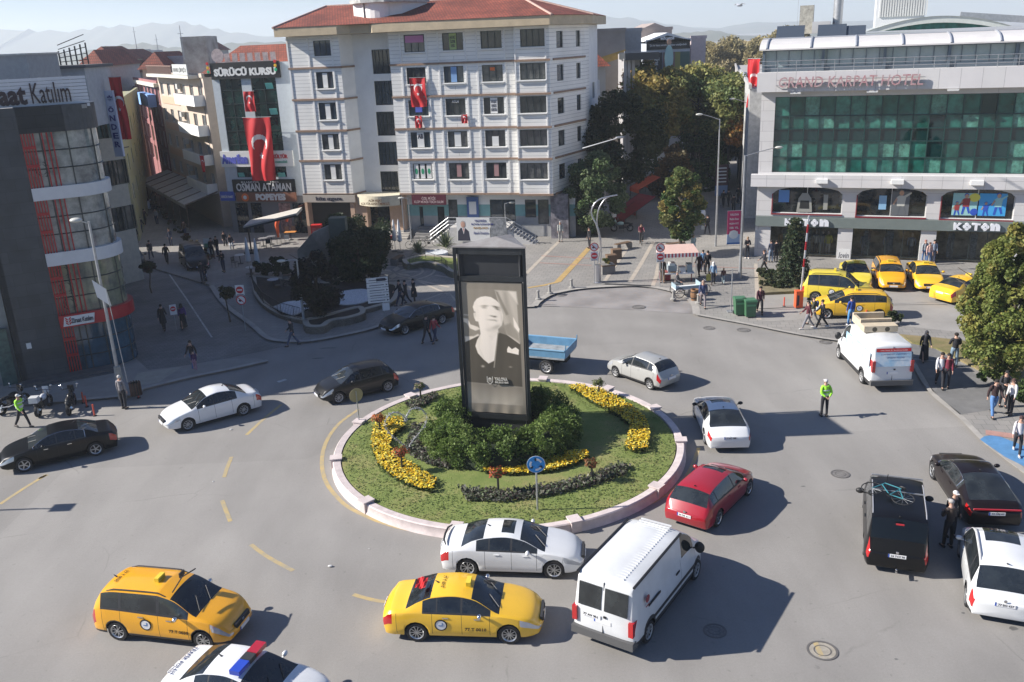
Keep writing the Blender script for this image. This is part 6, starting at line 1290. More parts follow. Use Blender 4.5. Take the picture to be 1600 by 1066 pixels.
for (a,b,gmat) in ((B1[1],zt_,CURT),(B2[1],B1[0],CURT),(B3[1],B2[0],M('olive_glass',(.3,.31,.2),.08,spec=.9,var=.6,scale=1.0,col2=(.06,.075,.075))),(.15,B3[0],BLG)):
    g_=ring(a,b,-.12,gmat,'curved_window'); m=MB(); n=3
    for k in range(1,n): z=a+(b-a)*k/n; pts=[(sW,.1,z)]+[(CC.x+(cr-.1)*math.sin(t),CC.y-(cr-.1)*math.cos(t),z) for t in [i*R(115)/14 for i in range(15)]]; m.tube(pts,.03,4)
    for x in (sW+(sX-sW)*.42,sX-.9,sX): m.bar((x,.1,a),(x,.1,b),.06)
    for t in (R(50),R(100)): m.bar((CC.x+(cr-.1)*math.sin(t),CC.y-(cr-.1)*math.cos(t),a),(CC.x+(cr-.1)*math.sin(t),CC.y-(cr-.1)*math.cos(t),b),.06)
    m.build('mullion',WFR,g_)
    RF_=M('red_fins',(.35,.01,.015),.4); m=MB()
    wdt=(sX-sW)
    for k in range(5): x=sW+.05+wdt*.25*k/4; m.box(x-.03,x+.03,-.03,.03,a,b)
    m.box(sW+.05,sW+.05+wdt*.25,-.02,.03,a+(b-a)*.38,a+(b-a)*.38+.14); m.box(sW+.05,sW+.05+wdt*.25,-.02,.03,a+(b-a)*.72,a+(b-a)*.72+.14)
    if a>1:
        for k in range(3): x=sW+wdt*.46+k*.22; m.box(x-.03,x+.03,-.03,.03,a,b)
    m.build('red_fins',RF_,g_)
m=MB()
for k,zc in enumerate((B3[1]+.55,B3[1]+1.45,B3[1]+2.3,B1[1]+.9)):
    x=sW+wdt*.33; n=16; pts=[(x+(.34 if i%2 else .27)*math.cos(2*PI*i/n),.0,zc+(.4 if i%2 else .32)*math.sin(2*PI*i/n)) for i in range(n+1)]; m.tube(pts,.02,4); m.tube([(x+.2*math.cos(2*PI*i/12),.0,zc+.25*math.sin(2*PI*i/12)) for i in range(13)],.015,4)
m.build('star_lattice',WFR,bk)
q=MB(); a=sW+.15; b=sX-.35; z0,z1=B3[0]+.08,B3[1]-.08; q.poly([(a,-.18,z0),(b-.1,-.18,z0),(b,-.18,z1),(a+.12,-.18,z1)]); o=q.build('shop_sign',PAPER,bk)
text('sign_text','Ziraat Katılım',o,a+(b-a)*.6,-.2,(z0+z1)/2,.4,INKB,width=(b-a)*.66,height=(z1-z0)*.5,ext=.01,bold=.008)
q=MB(); cx=a+(b-a)*.18; zc=(z0+z1)/2
for s_ in (-1,1):
    for k in range(3): q.add([(cx+s_*.02,-.19,zc-.22+k*.13),(cx+s_*.14,-.19,zc-.1+k*.13),(cx+s_*.14,-.19,zc-.01+k*.13),(cx+s_*.02,-.19,zc-.13+k*.13)],[(0,1,2,3)] if s_>0 else [(3,2,1,0)])
q.build('emblem',RED,o)
m=MB(); m.box(sN-8,sN-.05,.6,9,0,12.6,0); m.box(sN-.9,sN-.2,.3,.5,0,3.2,1); m.build('side_return_and_mass',[M('pale_side_panel',(.3,.32,.31),.7,var=.1),M('greenish_glass',(.06,.12,.11),.3,var=.4)],bk)  # large box: neighbouring mass out of view, added so its shade reaches the kerb
m=MB(); m.box(sN,sX+.3,-.75,-.0,0,.3); m.box(sN+.5,sX,-1.1,-.75,0,.18); m.build('entrance_steps',M('dark_step',(.09,.095,.1),.6,var=.15),bk)
m=MB(); m.box(PA(41,540)[0],PA(49,540)[0],-.03,0,PA(45,545)[1],PA(45,536)[1]); m.build('notice_plate',PAPER,bk)
m=MB(); m.box(sN+.3,sX+1.2,.3,3.55,HT-.25,HT-.05,0); m.build('roof_deck',M('roof_gravel',(.3,.3,.29),.9,var=.2),bk)
# roof sign on louvres
lz0=PA(100,166,.6)[1]; lz1=PA(100,122,.6)[1]; l1=PA(138,150,.6)[0]; l0=sN-4
ls=thing('rooftop_sign','white louvred rooftop sign with dark lettering above the stone bank','sign',(PA.O.x,PA.O.y,0),PA.a)
m=MB(); n=9
for k in range(n): z=lz0+(lz1-lz0)*k/(n-1); m.box(l0,l1,.55,.62,z-.07,z+.07)
m.build('louvre',M('louvre_white',(.58,.6,.64),.5,.2),ls)
m=MB()
for k in range(7): x=l0+(l1-l0)*(k+.5)/7; m.box(x-.04,x+.04,.62,.7,HT-.1,lz1+.1)
m.build('support_post',STEEL,ls)
text('sign_text','Ziraat',ls,PA(40,150,.5)[0]-.0,.5,(lz0+lz1)/2,.9,M('sign_dark',(.03,.015,.02),.5),width=2.6,height=1.0,ext=.03,bold=.035,align='RIGHT'); text('sign_text','Katılım',ls,PA(47,150,.5)[0],.5,(lz0+lz1)/2+.02,.9,M('sign_dark',(.03,.015,.02),.5),width=(PA(109,150,.5)[0]-PA(47,150,.5)[0]),height=1.0,ext=.03,bold=.004,align='LEFT')
pr=thing('plant_room','grey rooftop plant room behind the louvred sign','rooftop box',(0,0,0)); a=ray(-40,110,56); b=ray(40,86,56); m=MB(); m.box(a.x-8,b.x,56,60,10,b.z); m.build('wall',M('grey_plant',(.33,.34,.35),.8,var=.1),pr); m=MB(); m.box(a.x-8,b.x+.1,55.9,60.1,b.z,b.z+.1); m.build('cap',STEEL,pr)
b=ray(130,99,62); pr=thing('rooftop_hall','long pale rooftop block with a flat roof behind the bank','building',(0,0,0)); a=ray(38,104,62); m=MB(); m.box(a.x,b.x,62,66,12,b.z-.3); m.build('wall',M('pale_grey_wall',(.45,.46,.47),.8,var=.1),pr); m=MB(); m.box(a.x-.2,b.x+.2,61.8,66.2,b.z-.3,b.z-.1); m.build('roof',M('dark_roof_edge',(.12,.12,.12),.8),pr)
fr=thing('empty_billboard','bare metal rooftop billboard frame against the hills','frame',(0,0,0)); m=MB(); a=ray(94,95,66); b=ray(128,95,66)
for k in range(6): t=k/5; z0=ray(100,97,66).z-.3; m.bar((a.x+(b.x-a.x)*t,66+t,z0),(a.x+(b.x-a.x)*t,66+t,ray(94,80-12*t,66).z),.08)
for k in range(5): m.bar((a.x,66,z0+.3+k*.28),(b.x,67,z0+.4+k*.42),.05)
m.build('lattice',DKMETAL,fr)
# --- right: green glass hotel above a clothes shop
PH_=Plane((18.8,66.2),-20)
ho=thing('hotel_building','white and green glass hotel with a clothes shop at street level','building',(PH_.O.x,PH_.O.y,0),PH_.a)
HW=brickmat('white_stone_panels',(.6,.585,.57),(.57,.555,.545),(.38,.36,.36),30,.72,.012,axis='XZ',var=.05); HP=brickmat('white_cornice_panels',(.62,.6,.6),(.59,.58,.57),(.36,.35,.35),1.3,3,.015,axis='XZ',offset=0,var=.05)
HL=24.0; h0=PH_(1183,300)[0]; g0=PH_(1212,151)[0]; zg0,zg1=6.42,11.75
m=MB(); wall(m,h0,HL,3.2,12.1,[(g0,HL-.01,zg0,zg1)]+[ (PH_(a,320)[0],PH_(b,320)[0],PH_(a,c)[1],5.42) for a,b,c in ((1206,1316,333),(1338,1448,338),(1470,1586,342))],.25)
m.build('wall',HW,ho)
arches=[]
for a,b,c in ((1206,1316,333),(1338,1448,338),(1470,1586,342)):
    x0,x1=PH_(a,320)[0],PH_(b,320)[0]; z0=PH_(a,c)[1]; z1=5.42; sp=4.85; m=MB(); n=14
    for i in range(n):
        t0,t1=i/n,(i+1)/n; f=lambda t: sp+(z1-sp-.04)*math.sin(math.acos(max(-1,min(1,2*t-1))))
        m.add([(x0+(x1-x0)*t0,-.002,f(t0)),(x0+(x1-x0)*t1,-.002,f(t1)),(x0+(x1-x0)*t1,-.002,z1),(x0+(x1-x0)*t0,-.002,z1)],[(0,1,2,3)]); m.add([(x0+(x1-x0)*t0,-.002,f(t0)),(x0+(x1-x0)*t1,-.002,f(t1)),(x0+(x1-x0)*t1,.22,f(t1)),(x0+(x1-x0)*t0,.22,f(t0))],[(0,3,2,1)])
    m.build('arch_head',HW,ho); w_=window(ho,x0,x1,z0,z1,.2,SHUT,GLASS,2,1,.05,name='arched_window'); arches.append((w_,x0,x1,z0))
    q=MB(); q.box(x0-.02,x0+.05,-.03,.1,z0,sp); q.box(x0-.03,x1+.03,-.06,.05,z0-.1,z0); q.build('red_jamb',[M('dark_red_jamb',(.2,.02,.03),.6)],w_)
def figure(q,x,y,z,s,kc,ks,kl):
    P=lambda pts,k: q.poly([(x+a*s,y,z+b*s) for a,b in pts],k)
    P([(-.16,.4),(.16,.4),(.2,.8),(.12,.88),(-.1,.88),(-.2,.8)],kc); P([(-.15,.4),(-.2,-.02),(-.1,-.02),(-.02,.4)],kl); P([(.02,.4),(.16,.02),(.24,.06),(.15,.4)],kl); P([(.2,.8),(.42,.98),(.4,1.05),(.12,.88)],kc); P([(-.2,.8),(-.34,.5),(-.28,.46),(-.14,.7)],ks); q.ell((x,y-.004,z+1.0*s),(.1*s,.006,.12*s),10,6,ks); q.ell((x-.01,y-.002,z+1.05*s),(.115*s,.005,.11*s),10,6,kl)
w_,x0,x1,z0=arches[2]; q=MB(); 
q.box(x0+.75,x0+2.3,.14,.16,z0+.25,z0+1.8,0); q.box(x0+2.4,x0+4.1,.14,.16,z0+.25,z0+1.8,1); q.ell((x0+2.1,.135,z0+1.5),(.35,.01,.3),14,6,2); q.ell((x0+2.15,.135,z0+.5),(.25,.01,.25),14,6,3)
for xx,zz_,k,s_ in ((x0+1.6,z0+.35,4,1.25),(x0+1.05,z0+.25,4,.85),(x0+2.85,z0+.25,3,.85),(x0+3.6,z0+.35,0,1.3)): figure(q,xx,.13,zz_,s_,k,5,3)
q.build('shop_poster',[M('poster_teal',(.3,.55,.55),.6),M('poster_sky',(.05,.35,.7),.6),M('poster_yellow',(.7,.65,.1),.6),M('poster_blue3',(.02,.08,.45),.6),M('poster_redbrown',(.3,.04,.04),.6),M('poster_skin',(.5,.3,.2),.6)],w_)
w_,x0,x1,z0=arches[1]; q=MB(); q.box(x0+2.35,x0+3.5,.14,.16,z0+.1,z0+1.8,0); figure(q,x0+2.95,.13,z0+.15,1.55,1,2,0); q.box(x0+1.5,x0+2.0,.14,.16,z0+.5,z0+1.5,3); q.build('shop_poster',[M('poster_grey',(.12,.13,.14),.6),M('poster_jacket',(.5,.5,.45),.6),M('poster_skin',(.5,.3,.2),.6),M('poster_skyblue',(.25,.45,.65),.6)],w_)
w_,x0,x1,z0=arches[0]; q=MB(); q.box(x0+.45,x0+1.2,.14,.16,z0+.8,z0+1.7,0); q.poly([(x0+a,.13,z0+b) for a,b in ((1.75,.1),(2.85,.1),(2.75,1.1),(2.5,1.5),(2.1,1.5),(1.85,1.1))],1); q.poly([(x0+a,.125,z0+b) for a,b in ((1.95,.35),(2.65,.35),(2.6,.95),(2.0,.95))],2); q.box(x0+3.6,x0+3.9,.14,.16,z0+.3,z0+1.4,1); q.build('shop_poster',[M('poster_blue4',(.1,.25,.55),.6),M('poster_stone',(.3,.3,.27),.6),M('poster_black',(.02,.02,.02),.5)],w_)
# curtain wall
pan=[M('curtain_glass_a',(.015,.11,.085),.05,spec=.9,var=.5,scale=1.1),M('curtain_glass_b',(.04,.18,.14),.06,spec=.9,var=.5,scale=1.5),M('curtain_glass_c',(.004,.03,.03),.04,spec=.9),M('curtain_glass_d',(.09,.26,.2),.08,spec=.9,var=.5,scale=3)]
zr_=[6.42,7.5,8.62,9.5,10.4,11.75]; gm_=MB(); ml=MB(); pw=1.02; rr_=random.Random(4); x=g0; nP=int((HL-g0)/pw)
for i in range(nP):
    for j in range(5):
        k=2 if j==2 else (rr_.choice([0,0,1,1,3]) if i<9 else rr_.choice([0,0,1,3,2]))
        a=x+i*pw; dy=rr_.uniform(-.006,.006); gm_.add([(a,.18+dy,zr_[j]),(a+pw,.18-dy,zr_[j]),(a+pw,.18-dy*.5,zr_[j+1]),(a,.18+dy*.7,zr_[j+1])],[(0,1,2,3)],k)
gm_.build('glass_curtain',pan,ho)
for i in range(nP+1): ml.box(x+i*pw-.03,x+i*pw+.03,.08,.17,zg0,zg1)
for z in zr_: ml.box(g0,g0+nP*pw,.09,.16,z-.035,z+.035)
ml.build('mullion',M('mullion_green',(.015,.05,.045),.4),ho)
m=MB(); m.box(h0-.45,HL,-.5,-.0,5.43,6.3); m.build('cornice',HP,ho); m=MB(); m.box(h0-.3,HL,-.85,.6,12.15,13.45); m.build('parapet',HP,ho)
for i in range(5): m=MB(); x=h0+4.1+i*5.0; m.box(x,x+.8,-.75,-.5,5.75,6.05); m.build('lamp_housing',WHITE,ho)
for i in range(4):
    m=MB(); m.box(h0+2.0+5*i,h0+2.7+5*i,-.95,-.85,12.0,12.12); m.build('floodlight',SHUT,ho)
GRNG=M('grey_green_fascia',(.16,.19,.18),.5,var=.06); m=MB(); m.box(h0,HL,-.22,.2,2.46,3.18); fa=m.build('shop_fascia',GRNG,ho)
def koton(s0,s1):
    hh=.5; z=2.82; W_=s1-s0; LW=M('letter_white',(.75,.76,.8),.4)
    t_=text('sign_letter','K',fa,s0+W_*.1,-.3,z,.5,LW,width=W_*.2,height=hh,ext=.06,bold=.03); text('sign_letter','T',fa,s0+W_*.49,-.3,z,.5,LW,width=W_*.18,height=hh,ext=.06,bold=.03); text('sign_letter','n',fa,s0+W_*.89,-.3,z,.5,LW,width=W_*.2,height=hh,ext=.06,bold=.04)
    for u in (.3,.68):
        q=MB(); r=.135
        for a in range(4): q.lathe([(0,.06),(r,.06),(r,-.06)],16,0,Matrix.Translation((s0+W_*u+r*.95*math.cos(a*PI/2),-.3,z+r*.95*math.sin(a*PI/2)))@Matrix.Rotation(PI/2,4,'X'))
        q.lathe([(0,.066),(r,.066),(r,-.06)],16,0,Matrix.Translation((s0+W_*u,-.3,z))@Matrix.Rotation(PI/2,4,'X')); q.lathe([(0,.075),(.035,.075),(.035,0)],10,1,Matrix.Translation((s0+W_*u,-.3,z))@Matrix.Rotation(PI/2,4,'X'))
        q.build('sign_flower',[LW,INKB],fa)
koton(PH_(1225,344)[0],PH_(1296,344)[0]); koton(PH_(1488,350)[0],PH_(1563,350)[0])
cols_=[(h0,PH_(1203,380)[0]),(PH_(1308,380)[0],PH_(1331,380)[0]),(PH_(1437,385)[0],PH_(1461,385)[0]),(PH_(1569,390)[0],PH_(1592,390)[0]),(HL-1,HL)]
for a,b in cols_:
    m=MB(); m.box(a,b,-.05,.5,0,2.46); m.build('shop_column',HW,ho)
CLG=bpy.data.materials.new('shop_glass'); CLG.use_nodes=True
_n=CLG.node_tree.nodes;_l=CLG.node_tree.links; _t=_n.new('ShaderNodeBsdfTransparent'); _t.inputs[0].default_value=(.75,.78,.77,1); _g=_n.new('ShaderNodeBsdfGlossy'); _g.inputs['Roughness'].default_value=.03; _fr=_n.new('ShaderNodeFresnel'); _fr.inputs[0].default_value=1.35; _m=_n.new('ShaderNodeMixShader'); _l.new(_fr.outputs[0],_m.inputs[0]); _l.new(_t.outputs[0],_m.inputs[1]); _l.new(_g.outputs[0],_m.inputs[2]); _l.new(_m.outputs[0],_n['Material Output'].inputs[0])
INT=M('shop_interior',(.4,.34,.24),.8,var=.5,scale=2); m=MB(); m.box(h0+.1,HL,1.3,1.4,0,2.46,0); m.box(h0+.1,HL,.5,1.3,.0,.3,0); m.build('shop_interior',INT,ho)  # interior colour raised to stand in for light inside the shop
m=MB(); m.box(h0,HL,.52,14,3.2,12.1); m.box(h0,HL,2.1,14,0,3.2); m.add([(h0,0,0),(h0,.55,0),(h0,.55,12.15),(h0,0,12.15)],[(0,3,2,1)]); m.build('side_wall',M('hotel_side',(.5,.49,.48),.8,var=.1),ho)
for (a,b) in zip(cols_,cols_[1:]):
    window(ho,a[1],b[0],.3,2.44,.3,WFR,CLG,4,1,.05,name='shop_window')
    m=MB()
    for k in range(1,3): x=a[1]+(b[0]-a[1])*(k-.3)/3; m.box(x-.22,x+.22,.4,.42,.4,2.2)
    m.build('lattice_screen',M('screen_pattern',(.02,.025,.025),.6,var=.9,scale=9,col2=(.28,.3,.3)),ho)
def mannequin(s,col,col2,lb):
    t=thing('mannequin',lb,'mannequin',(ho.matrix_basis@Vector((s,1.0,.3))) if False else (PH_.O+PH_.u*s+PH_.n*.72+Vector((0,0,.3))),PH_.a,'shop window mannequins')
    q=MB(); q.tube([(0,0,.8),(0,0,1.0),(0,0,1.35),(0,0,1.45)],[.15,.14,.2,.08],10)
    for s_ in (1,-1): q.tube([(s_*.19,0,1.38),(s_*.27,0,1.1),(s_*.24,-.05,.85)],[.06,.05,.04],6)
    q.build('coat',M('cloth_%02d%02d%02d'%tuple(int(c*99) for c in col),col,.8),t,smooth=50); q=MB()
    for s_ in (1,-1): q.tube([(s_*.09,0,.82),(s_*.1,0,.45),(s_*.1,0,.03)],[.09,.06,.04],8)
    q.build('trousers',M('cloth_%02d%02d%02d'%tuple(int(c*99) for c in col2),col2,.8),t,smooth=50); q=MB(); q.ell((0,0,1.62),(.09,.1,.13),10,8); q.build('head',M('mannequin_skin',(.5,.42,.36),.5),t,smooth=60)
for px_,c1,c2,l_ in ((1222,(.45,.3,.15),(.05,.05,.05),'mannequin in a brown top, leftmost in the shop window'),(1275,(.4,.38,.33),(.04,.04,.04),'mannequin in a pale coat behind the conifer in the shop window'),(1285,(.35,.33,.3),(.3,.28,.25),'mannequin in a grey coat, middle of the window trio'),(1294,(.55,.5,.1),(.4,.38,.35),'mannequin in a yellow top at the right of the window trio'),(1350,(.3,.3,.3),(.35,.36,.38),'mannequin in grey between the two middle shop columns'),(1386,(.4,.4,.42),(.3,.32,.35),'pale dressed mannequin in the middle shop window'),(1424,(.35,.36,.36),(.1,.1,.1),'mannequin at the right of the middle shop window')): mannequin(PH_(px_,380,.9)[0],c1,c2,l_)
m=MB(); m.box(cols_[1][0]+.1,cols_[1][1]-.05,-.06,-.055,.1,.9); gf=m.build('graffiti_panel',PAPER,ho); text('graffiti','lovin',gf,(cols_[1][0]+cols_[1][1])/2,-.065,.42,.4,INKB,width=.7,height=.45,ext=.002,shear=.2)
tt=PH_(1213,128,-.85)[0]; t2=PH_(1445,128,-.85)[0]; m=MB(); m.bar((tt,-1.0,12.6),(t2,-1.0,12.6),.04); m.bar((tt,-1.0,12.95),(t2,-1.0,12.95),.04)
for k in range(12): x=tt+(t2-tt)*k/11; m.bar((x,-1.0,12.6),(x,-.85,12.6),.03)
fs=m.build('sign_rack',STEEL,ho); text('sign_text','GRAND KARPAT HOTEL',fs,(tt+t2)/2,-1.1,12.8,.6,M('faded_red_letters',(.4,.16,.18),.7,var=.5,scale=5,col2=(.42,.36,.36)),width=(t2-tt)*.97,height=.72,ext=.05,bold=.004,shear=.1)
# terrace, glazed pavilion, curved roof
m=MB()
for z in (13.72,13.95,14.22): m.tube([(h0-.2,-.75,z),(HL,-.75,z)],.022,5)
for i in range(20): x=h0-.2+i*1.25; m.tube([(x,-.75,13.45),(x,-.75,14.22)],.02,5)
m.build('terrace_railing',STEEL,ho)
m=MB(); m.box(h0,HL,.55,.6,13.45,14.9); m.build('pavilion_glass',M('pavilion_glass',(.22,.3,.3),.08,spec=.8,var=.5,scale=.5,col2=(.35,.4,.42)),ho)
m=MB()
for i in range(30): x=h0+i*.85; m.box(x-.02,x+.02,.5,.55,13.45,14.9)
for i in range(6): x=h0+4.0*i; m.box(x-.09,x+.09,.3,.5,13.45,15.0)
m.box(h0,HL,.45,.56,14.85,15.05); m.box(h0,HL,.45,.56,13.45,13.75); m.build('pavilion_frame',M('steel_blue_frame',(.12,.15,.18),.4,.3),ho)
ct=PH_(1400,54,3.0)[1]; crv=[(-.1,15.0),(.4,15+(ct-15)*.45),(1.1,15+(ct-15)*.75),(2.0,15+(ct-15)*.93),(3.0,ct)]; m=MB()
for (y0,z0),(y1,z1) in zip(crv,crv[1:]): m.add([(h0-.3,y0,z0),(HL,y0,z0),(HL,y1,z1),(h0-.3,y1,z1)],[(0,1,2,3)])
m.box(h0-.3,HL,3.0,12,14.9,ct-.02); m.box(h0-.3,HL,-.12,.5,14.93,15.02); m.add([(h0-.3,y,z) for y,z in crv]+[(h0-.3,3,14.9),(h0-.3,-.1,14.9)],[tuple(range(7))]); m.build('curved_roof',M('white_membrane',(.62,.6,.58),.5,var=.05,scale=1),ho)
m=MB(); 
for i in range(9): x=h0+.2+2.95*i; m.tube([(x,y-.03,z+.03) for y,z in crv],.07,6)
m.tube([(h0-.3,3.0,ct+.03),(HL,3.0,ct+.03)],.05,5); m.build('roof_rib',M('rib_grey',(.38,.4,.44),.4,.3),ho)
# arched roof light and rooftop equipment
ax0=PH_(1352,55,4)[0]; ax1=PH_(1580,50,4)[0]; az=PH_(1465,25,4)[1]; m=MB(); n=18; ro=[];ri=[]
for i in range(n+1): t=i/n; ro.append((ax0+(ax1-ax0)*t,15.9+(az-15.9)*math.sin(t*PI)**.9)); ri.append((ax0+1.2+(ax1-ax0-2.4)*t,15.9+(az-16.35)*math.sin(t*PI)**.9))
m.add([(x,4,z) for x,z in ro]+[(x,4,z) for x,z in ri],[(i,i+1,n+2+i,n+1+i) for i in range(n)]); m.add([(x,3.9,z) for x,z in ro]+[(x,12,z) for x,z in ro],[(i,n+1+i,n+2+i,i+1) for i in range(n)]); m.build('arch_roof',M('arch_panel',(.55,.58,.54),.4,.2,var=.08),ho,smooth=30)
m=MB(); m.add([(x,4.2,z) for x,z in ri],[tuple(range(n+1))[::-1]]); m.build('arch_glass',M('arch_green_glass',(.02,.12,.1),.1,var=.4),ho)
def hbox(nm,px0,px1,py0,py1,off,dep,mat): 
    a=PH_(px0,py1,off);b=PH_(px1,py0,off); q=MB(); q.box(a[0],b[0],off,off+dep,15.9,b[1]); return q.build(nm,mat,ho)
o=hbox('louvred_tower',1368,1449,0-20,27,7,4,M('tower_white',(.62,.63,.64),.6)); q=MB(); a=PH_(1375,20,7)[0]; b=PH_(1447,20,7)[0]
for i in range(19): x=a+(b-a)*i/18; q.box(x-.05,x+.05,6.9,7,PH_(1400,26,7)[1],PH_(1400,-20,7)[1])
q.build('fins',SHUT,o)
hbox('lift_housing',1268,1298,33,56,6,2,M('plant_pale',(.5,.5,.5),.7)); hbox('roof_unit',1249,1272,8,34,7,1.5,M('plant_beige',(.42,.4,.34),.7,var=.4,scale=4)); hbox('dish_mast',1246,1248,0,30,7,.1,STEEL)
q=MB(); p=PH_(1309,25,8); q.tube([(p[0],8,15.9),(p[0],8,p[1]+1.2)],.35,12); q.ell((p[0],8,p[1]+1.5),(.45,.45,.35),10,6); q.build('vent_pipe',STEEL,ho,smooth=50)
q=MB(); a=PH_(1500,24,6);b=PH_(1600,33,6); q.bar((a[0],6,a[1]),(b[0]+1,6,b[1]),.45); q.build('duct',STEEL,ho)
for (px_,py_) in ((1235,50),(1300,48),(1330,50)):
    s_,z=PH_(px_,py_,5); q=MB(Matrix.Translation((s_,5,z-.1))@Matrix.Rotation(R(40),4,'X')); q.box(-1.0,1.0,-.8,.8,-.03,.03); q.build('solar_panel',M('solar_panel',(.08,.1,.13),.2,.3),ho)
# hanging signs / flags on the street side of the hotel row
for i,(px_,py_,r_) in enumerate(((1170,203,.42),(1168,210,.42))):
    p=ray(px_,py_,95); t=MB(Matrix.Translation(p)); t.lathe([(0,.1),(r_,.08),(r_,-.08),(0,-.1)],16,M4=Matrix.Rotation(PI/2,4,'X')); t.tube([(0,0,0),(1.5,0,0)],.03,5); tag(t.build('round_sign',M('sign_yellow',(.8,.5,.05),.5)),'%s round yellow sign projecting over the right street'%('upper' if i==0 else 'lower'),'sign')
p=ray(1155,207,100); t=thing('shop_sign','black vertical shop sign standing in the right street','sign',(p.x,p.y,PZ)); q=MB(); zt_=ray(1155,208,100).z; zb_=ray(1155,232,100).z; q.box(-.75,.75,-.1,.1,zb_,zt_); o=q.build('panel',SG_BLK,t); q=MB(); q.box(-.05,.05,-.05,.05,0,zb_); q.build('post',DKMETAL,t); text('sign_text','akyol',t,0,-.12,(zt_+zb_)/2,.6,PAPER,width=1.3,height=.5,ext=.01,ry=0,bold=.01)
p=ray(1169,92,84); flag('hanging_flag','red flag billowing at the corner of the green glass hotel row',(p.x,p.y,p.z),R(-60),1.6,4.2,.45,.3,.2,11,.7,group=FG)
block('shop_row','row of shop buildings along the right street behind the hotel',(28.8,112),(21.6,80.5),8,11.5,M('pale_render2',(.45,.45,.44),.8,var=.2),3,8,z0=3.8,fh=2.7,ww=1.6).scale=(1,1,1)
block('shop_row','far row of shops at the end of the right street',(44,175),(29.2,113),8,10,M('pale_render3',(.4,.38,.36),.8,var=.2),2,10,z0=3.8)
# --- background buildings right of the office block
def facing(name,label,px0,px1,pyt,Y,dep,mat,rows=0,ncol=0,roof=None,**k):
    a=ray(px0,pyt,Y);b=ray(px1,pyt,Y); return block(name,label,(a.x,Y),(b.x,Y),dep,(a.z+b.z)/2,mat,rows,ncol,roof=roof,**k)
f1=facing('apartment_building','brown grey windowless block right behind the office block',914,977,50,104,10,M('brown_grey_render',(.3,.27,.24),.9,var=.15,scale=.5))
q=MB(); w_=(ray(977,100,104).x-ray(914,100,104).x); q.add([(0,-.02,ray(914,93,104).z-.3),(w_,-.02,ray(977,80,104).z+.2),(w_,-.02,ray(977,88,104).z),(w_*.6,-.02,ray(950,97,104).z),(0,-.02,ray(914,99,104).z)],[(0,4,3,2,1)]); q.build('ochre_patch',M('ochre_patch',(.42,.28,.08),.9,var=.2),f1)
q=MB(); q.box(w_*.75,w_*.93,2,3,f1.children[0].bound_box[1][2],f1.children[0].bound_box[1][2]+1.3,0); q.box(w_*.73,w_*.95,1.9,3.1,f1.children[0].bound_box[1][2]+1.3,f1.children[0].bound_box[1][2]+1.5,1); q.build('chimney',[WALLW,M('chimney_red',(.3,.1,.08),.8)],f1)
facing('apartment_building','plain blue grey block beside the brown grey one',977,1002,49,106,10,M('blue_grey_render',(.33,.34,.36),.9,var=.1))
facing('tower_house','pale house with dark flat canopy in front of the gabled building',977,1000,85,98,6,M('pale_grey_render',(.36,.35,.35),.8,var=.1))
q=MB(); a=ray(974,86,97.5);b=ray(1026,92,97.5); q.box(a.x,b.x,96,101,b.z,b.z+.7); tag(q.build('flat_canopy',M('canopy_dark',(.04,.045,.05),.5)),'dark flat roof canopy above the street trees','canopy')
q=MB()
for px_ in (977,983,990): a=ray(px_,100,97); q.box(a.x-.15,a.x+.15,97,97.3,0,ray(px_,92,97).z)
tag(q.build('columns',M('col_grey',(.5,.5,.5),.8)),'slender pale columns under the dark flat canopy','columns')
gbl=facing('gabled_building','brown grey gabled building rising behind the billboard building',998,1050,47,128,12,M('gable_brown',(.36,.3,.27),.9,var=.12))
w_=ray(1050,47,128).x-ray(998,47,128).x; zt_=ray(1020,36,128).z; z1=ray(1020,47,128).z; q=MB(); q.add([(0,0,z1),(w_,0,z1),(w_*.48,0,zt_),(0,12,z1),(w_,12,z1),(w_*.48,12,zt_)],[(0,1,2),(3,5,4),(0,2,5,3),(1,4,5,2)]); q.build('gable',M('gable_brown',(.36,.3,.27),.9),gbl)
ak=facing('billboard_building','building whose gable end carries a black furniture advertisement',1010,1078,66,118,10,M('pale_blue_render',(.45,.48,.52),.8,var=.1))
w_=ray(1078,66,118).x-ray(1010,66,118).x; zt_=ray(1043,51,118).z; z1=ray(1043,64,118).z; q=MB(); q.add([(-.4,-.05,z1),(w_+.3,-.05,z1),(w_*.48,-.05,zt_),(-.4,10,z1),(w_+.3,10,z1),(w_*.48,10,zt_)],[(0,1,2),(3,5,4),(0,2,5,3),(1,4,5,2)]); q.build('gable',PAPER,ak)
q=MB(); q.poly([(.0,-.12,z1-1.0),(w_,-.12,z1-1.0),(w_,-.12,z1),(w_*.48,-.12,zt_-.35),(0,-.12,z1)]); bb=q.build('billboard',SG_BLK,ak); text('billboard_text','akyol',bb,w_*.48,-.14,z1+.28,.5,PAPER,width=1.7,height=.5,ext=.01,bold=.03); text('billboard_text','Şık bir hayat evinizin mobilyası ustalığındadır',bb,w_*.5,-.14,z1-.5,.3,PAPER,width=w_*.85,height=.32,ext=.01,bold=.004)
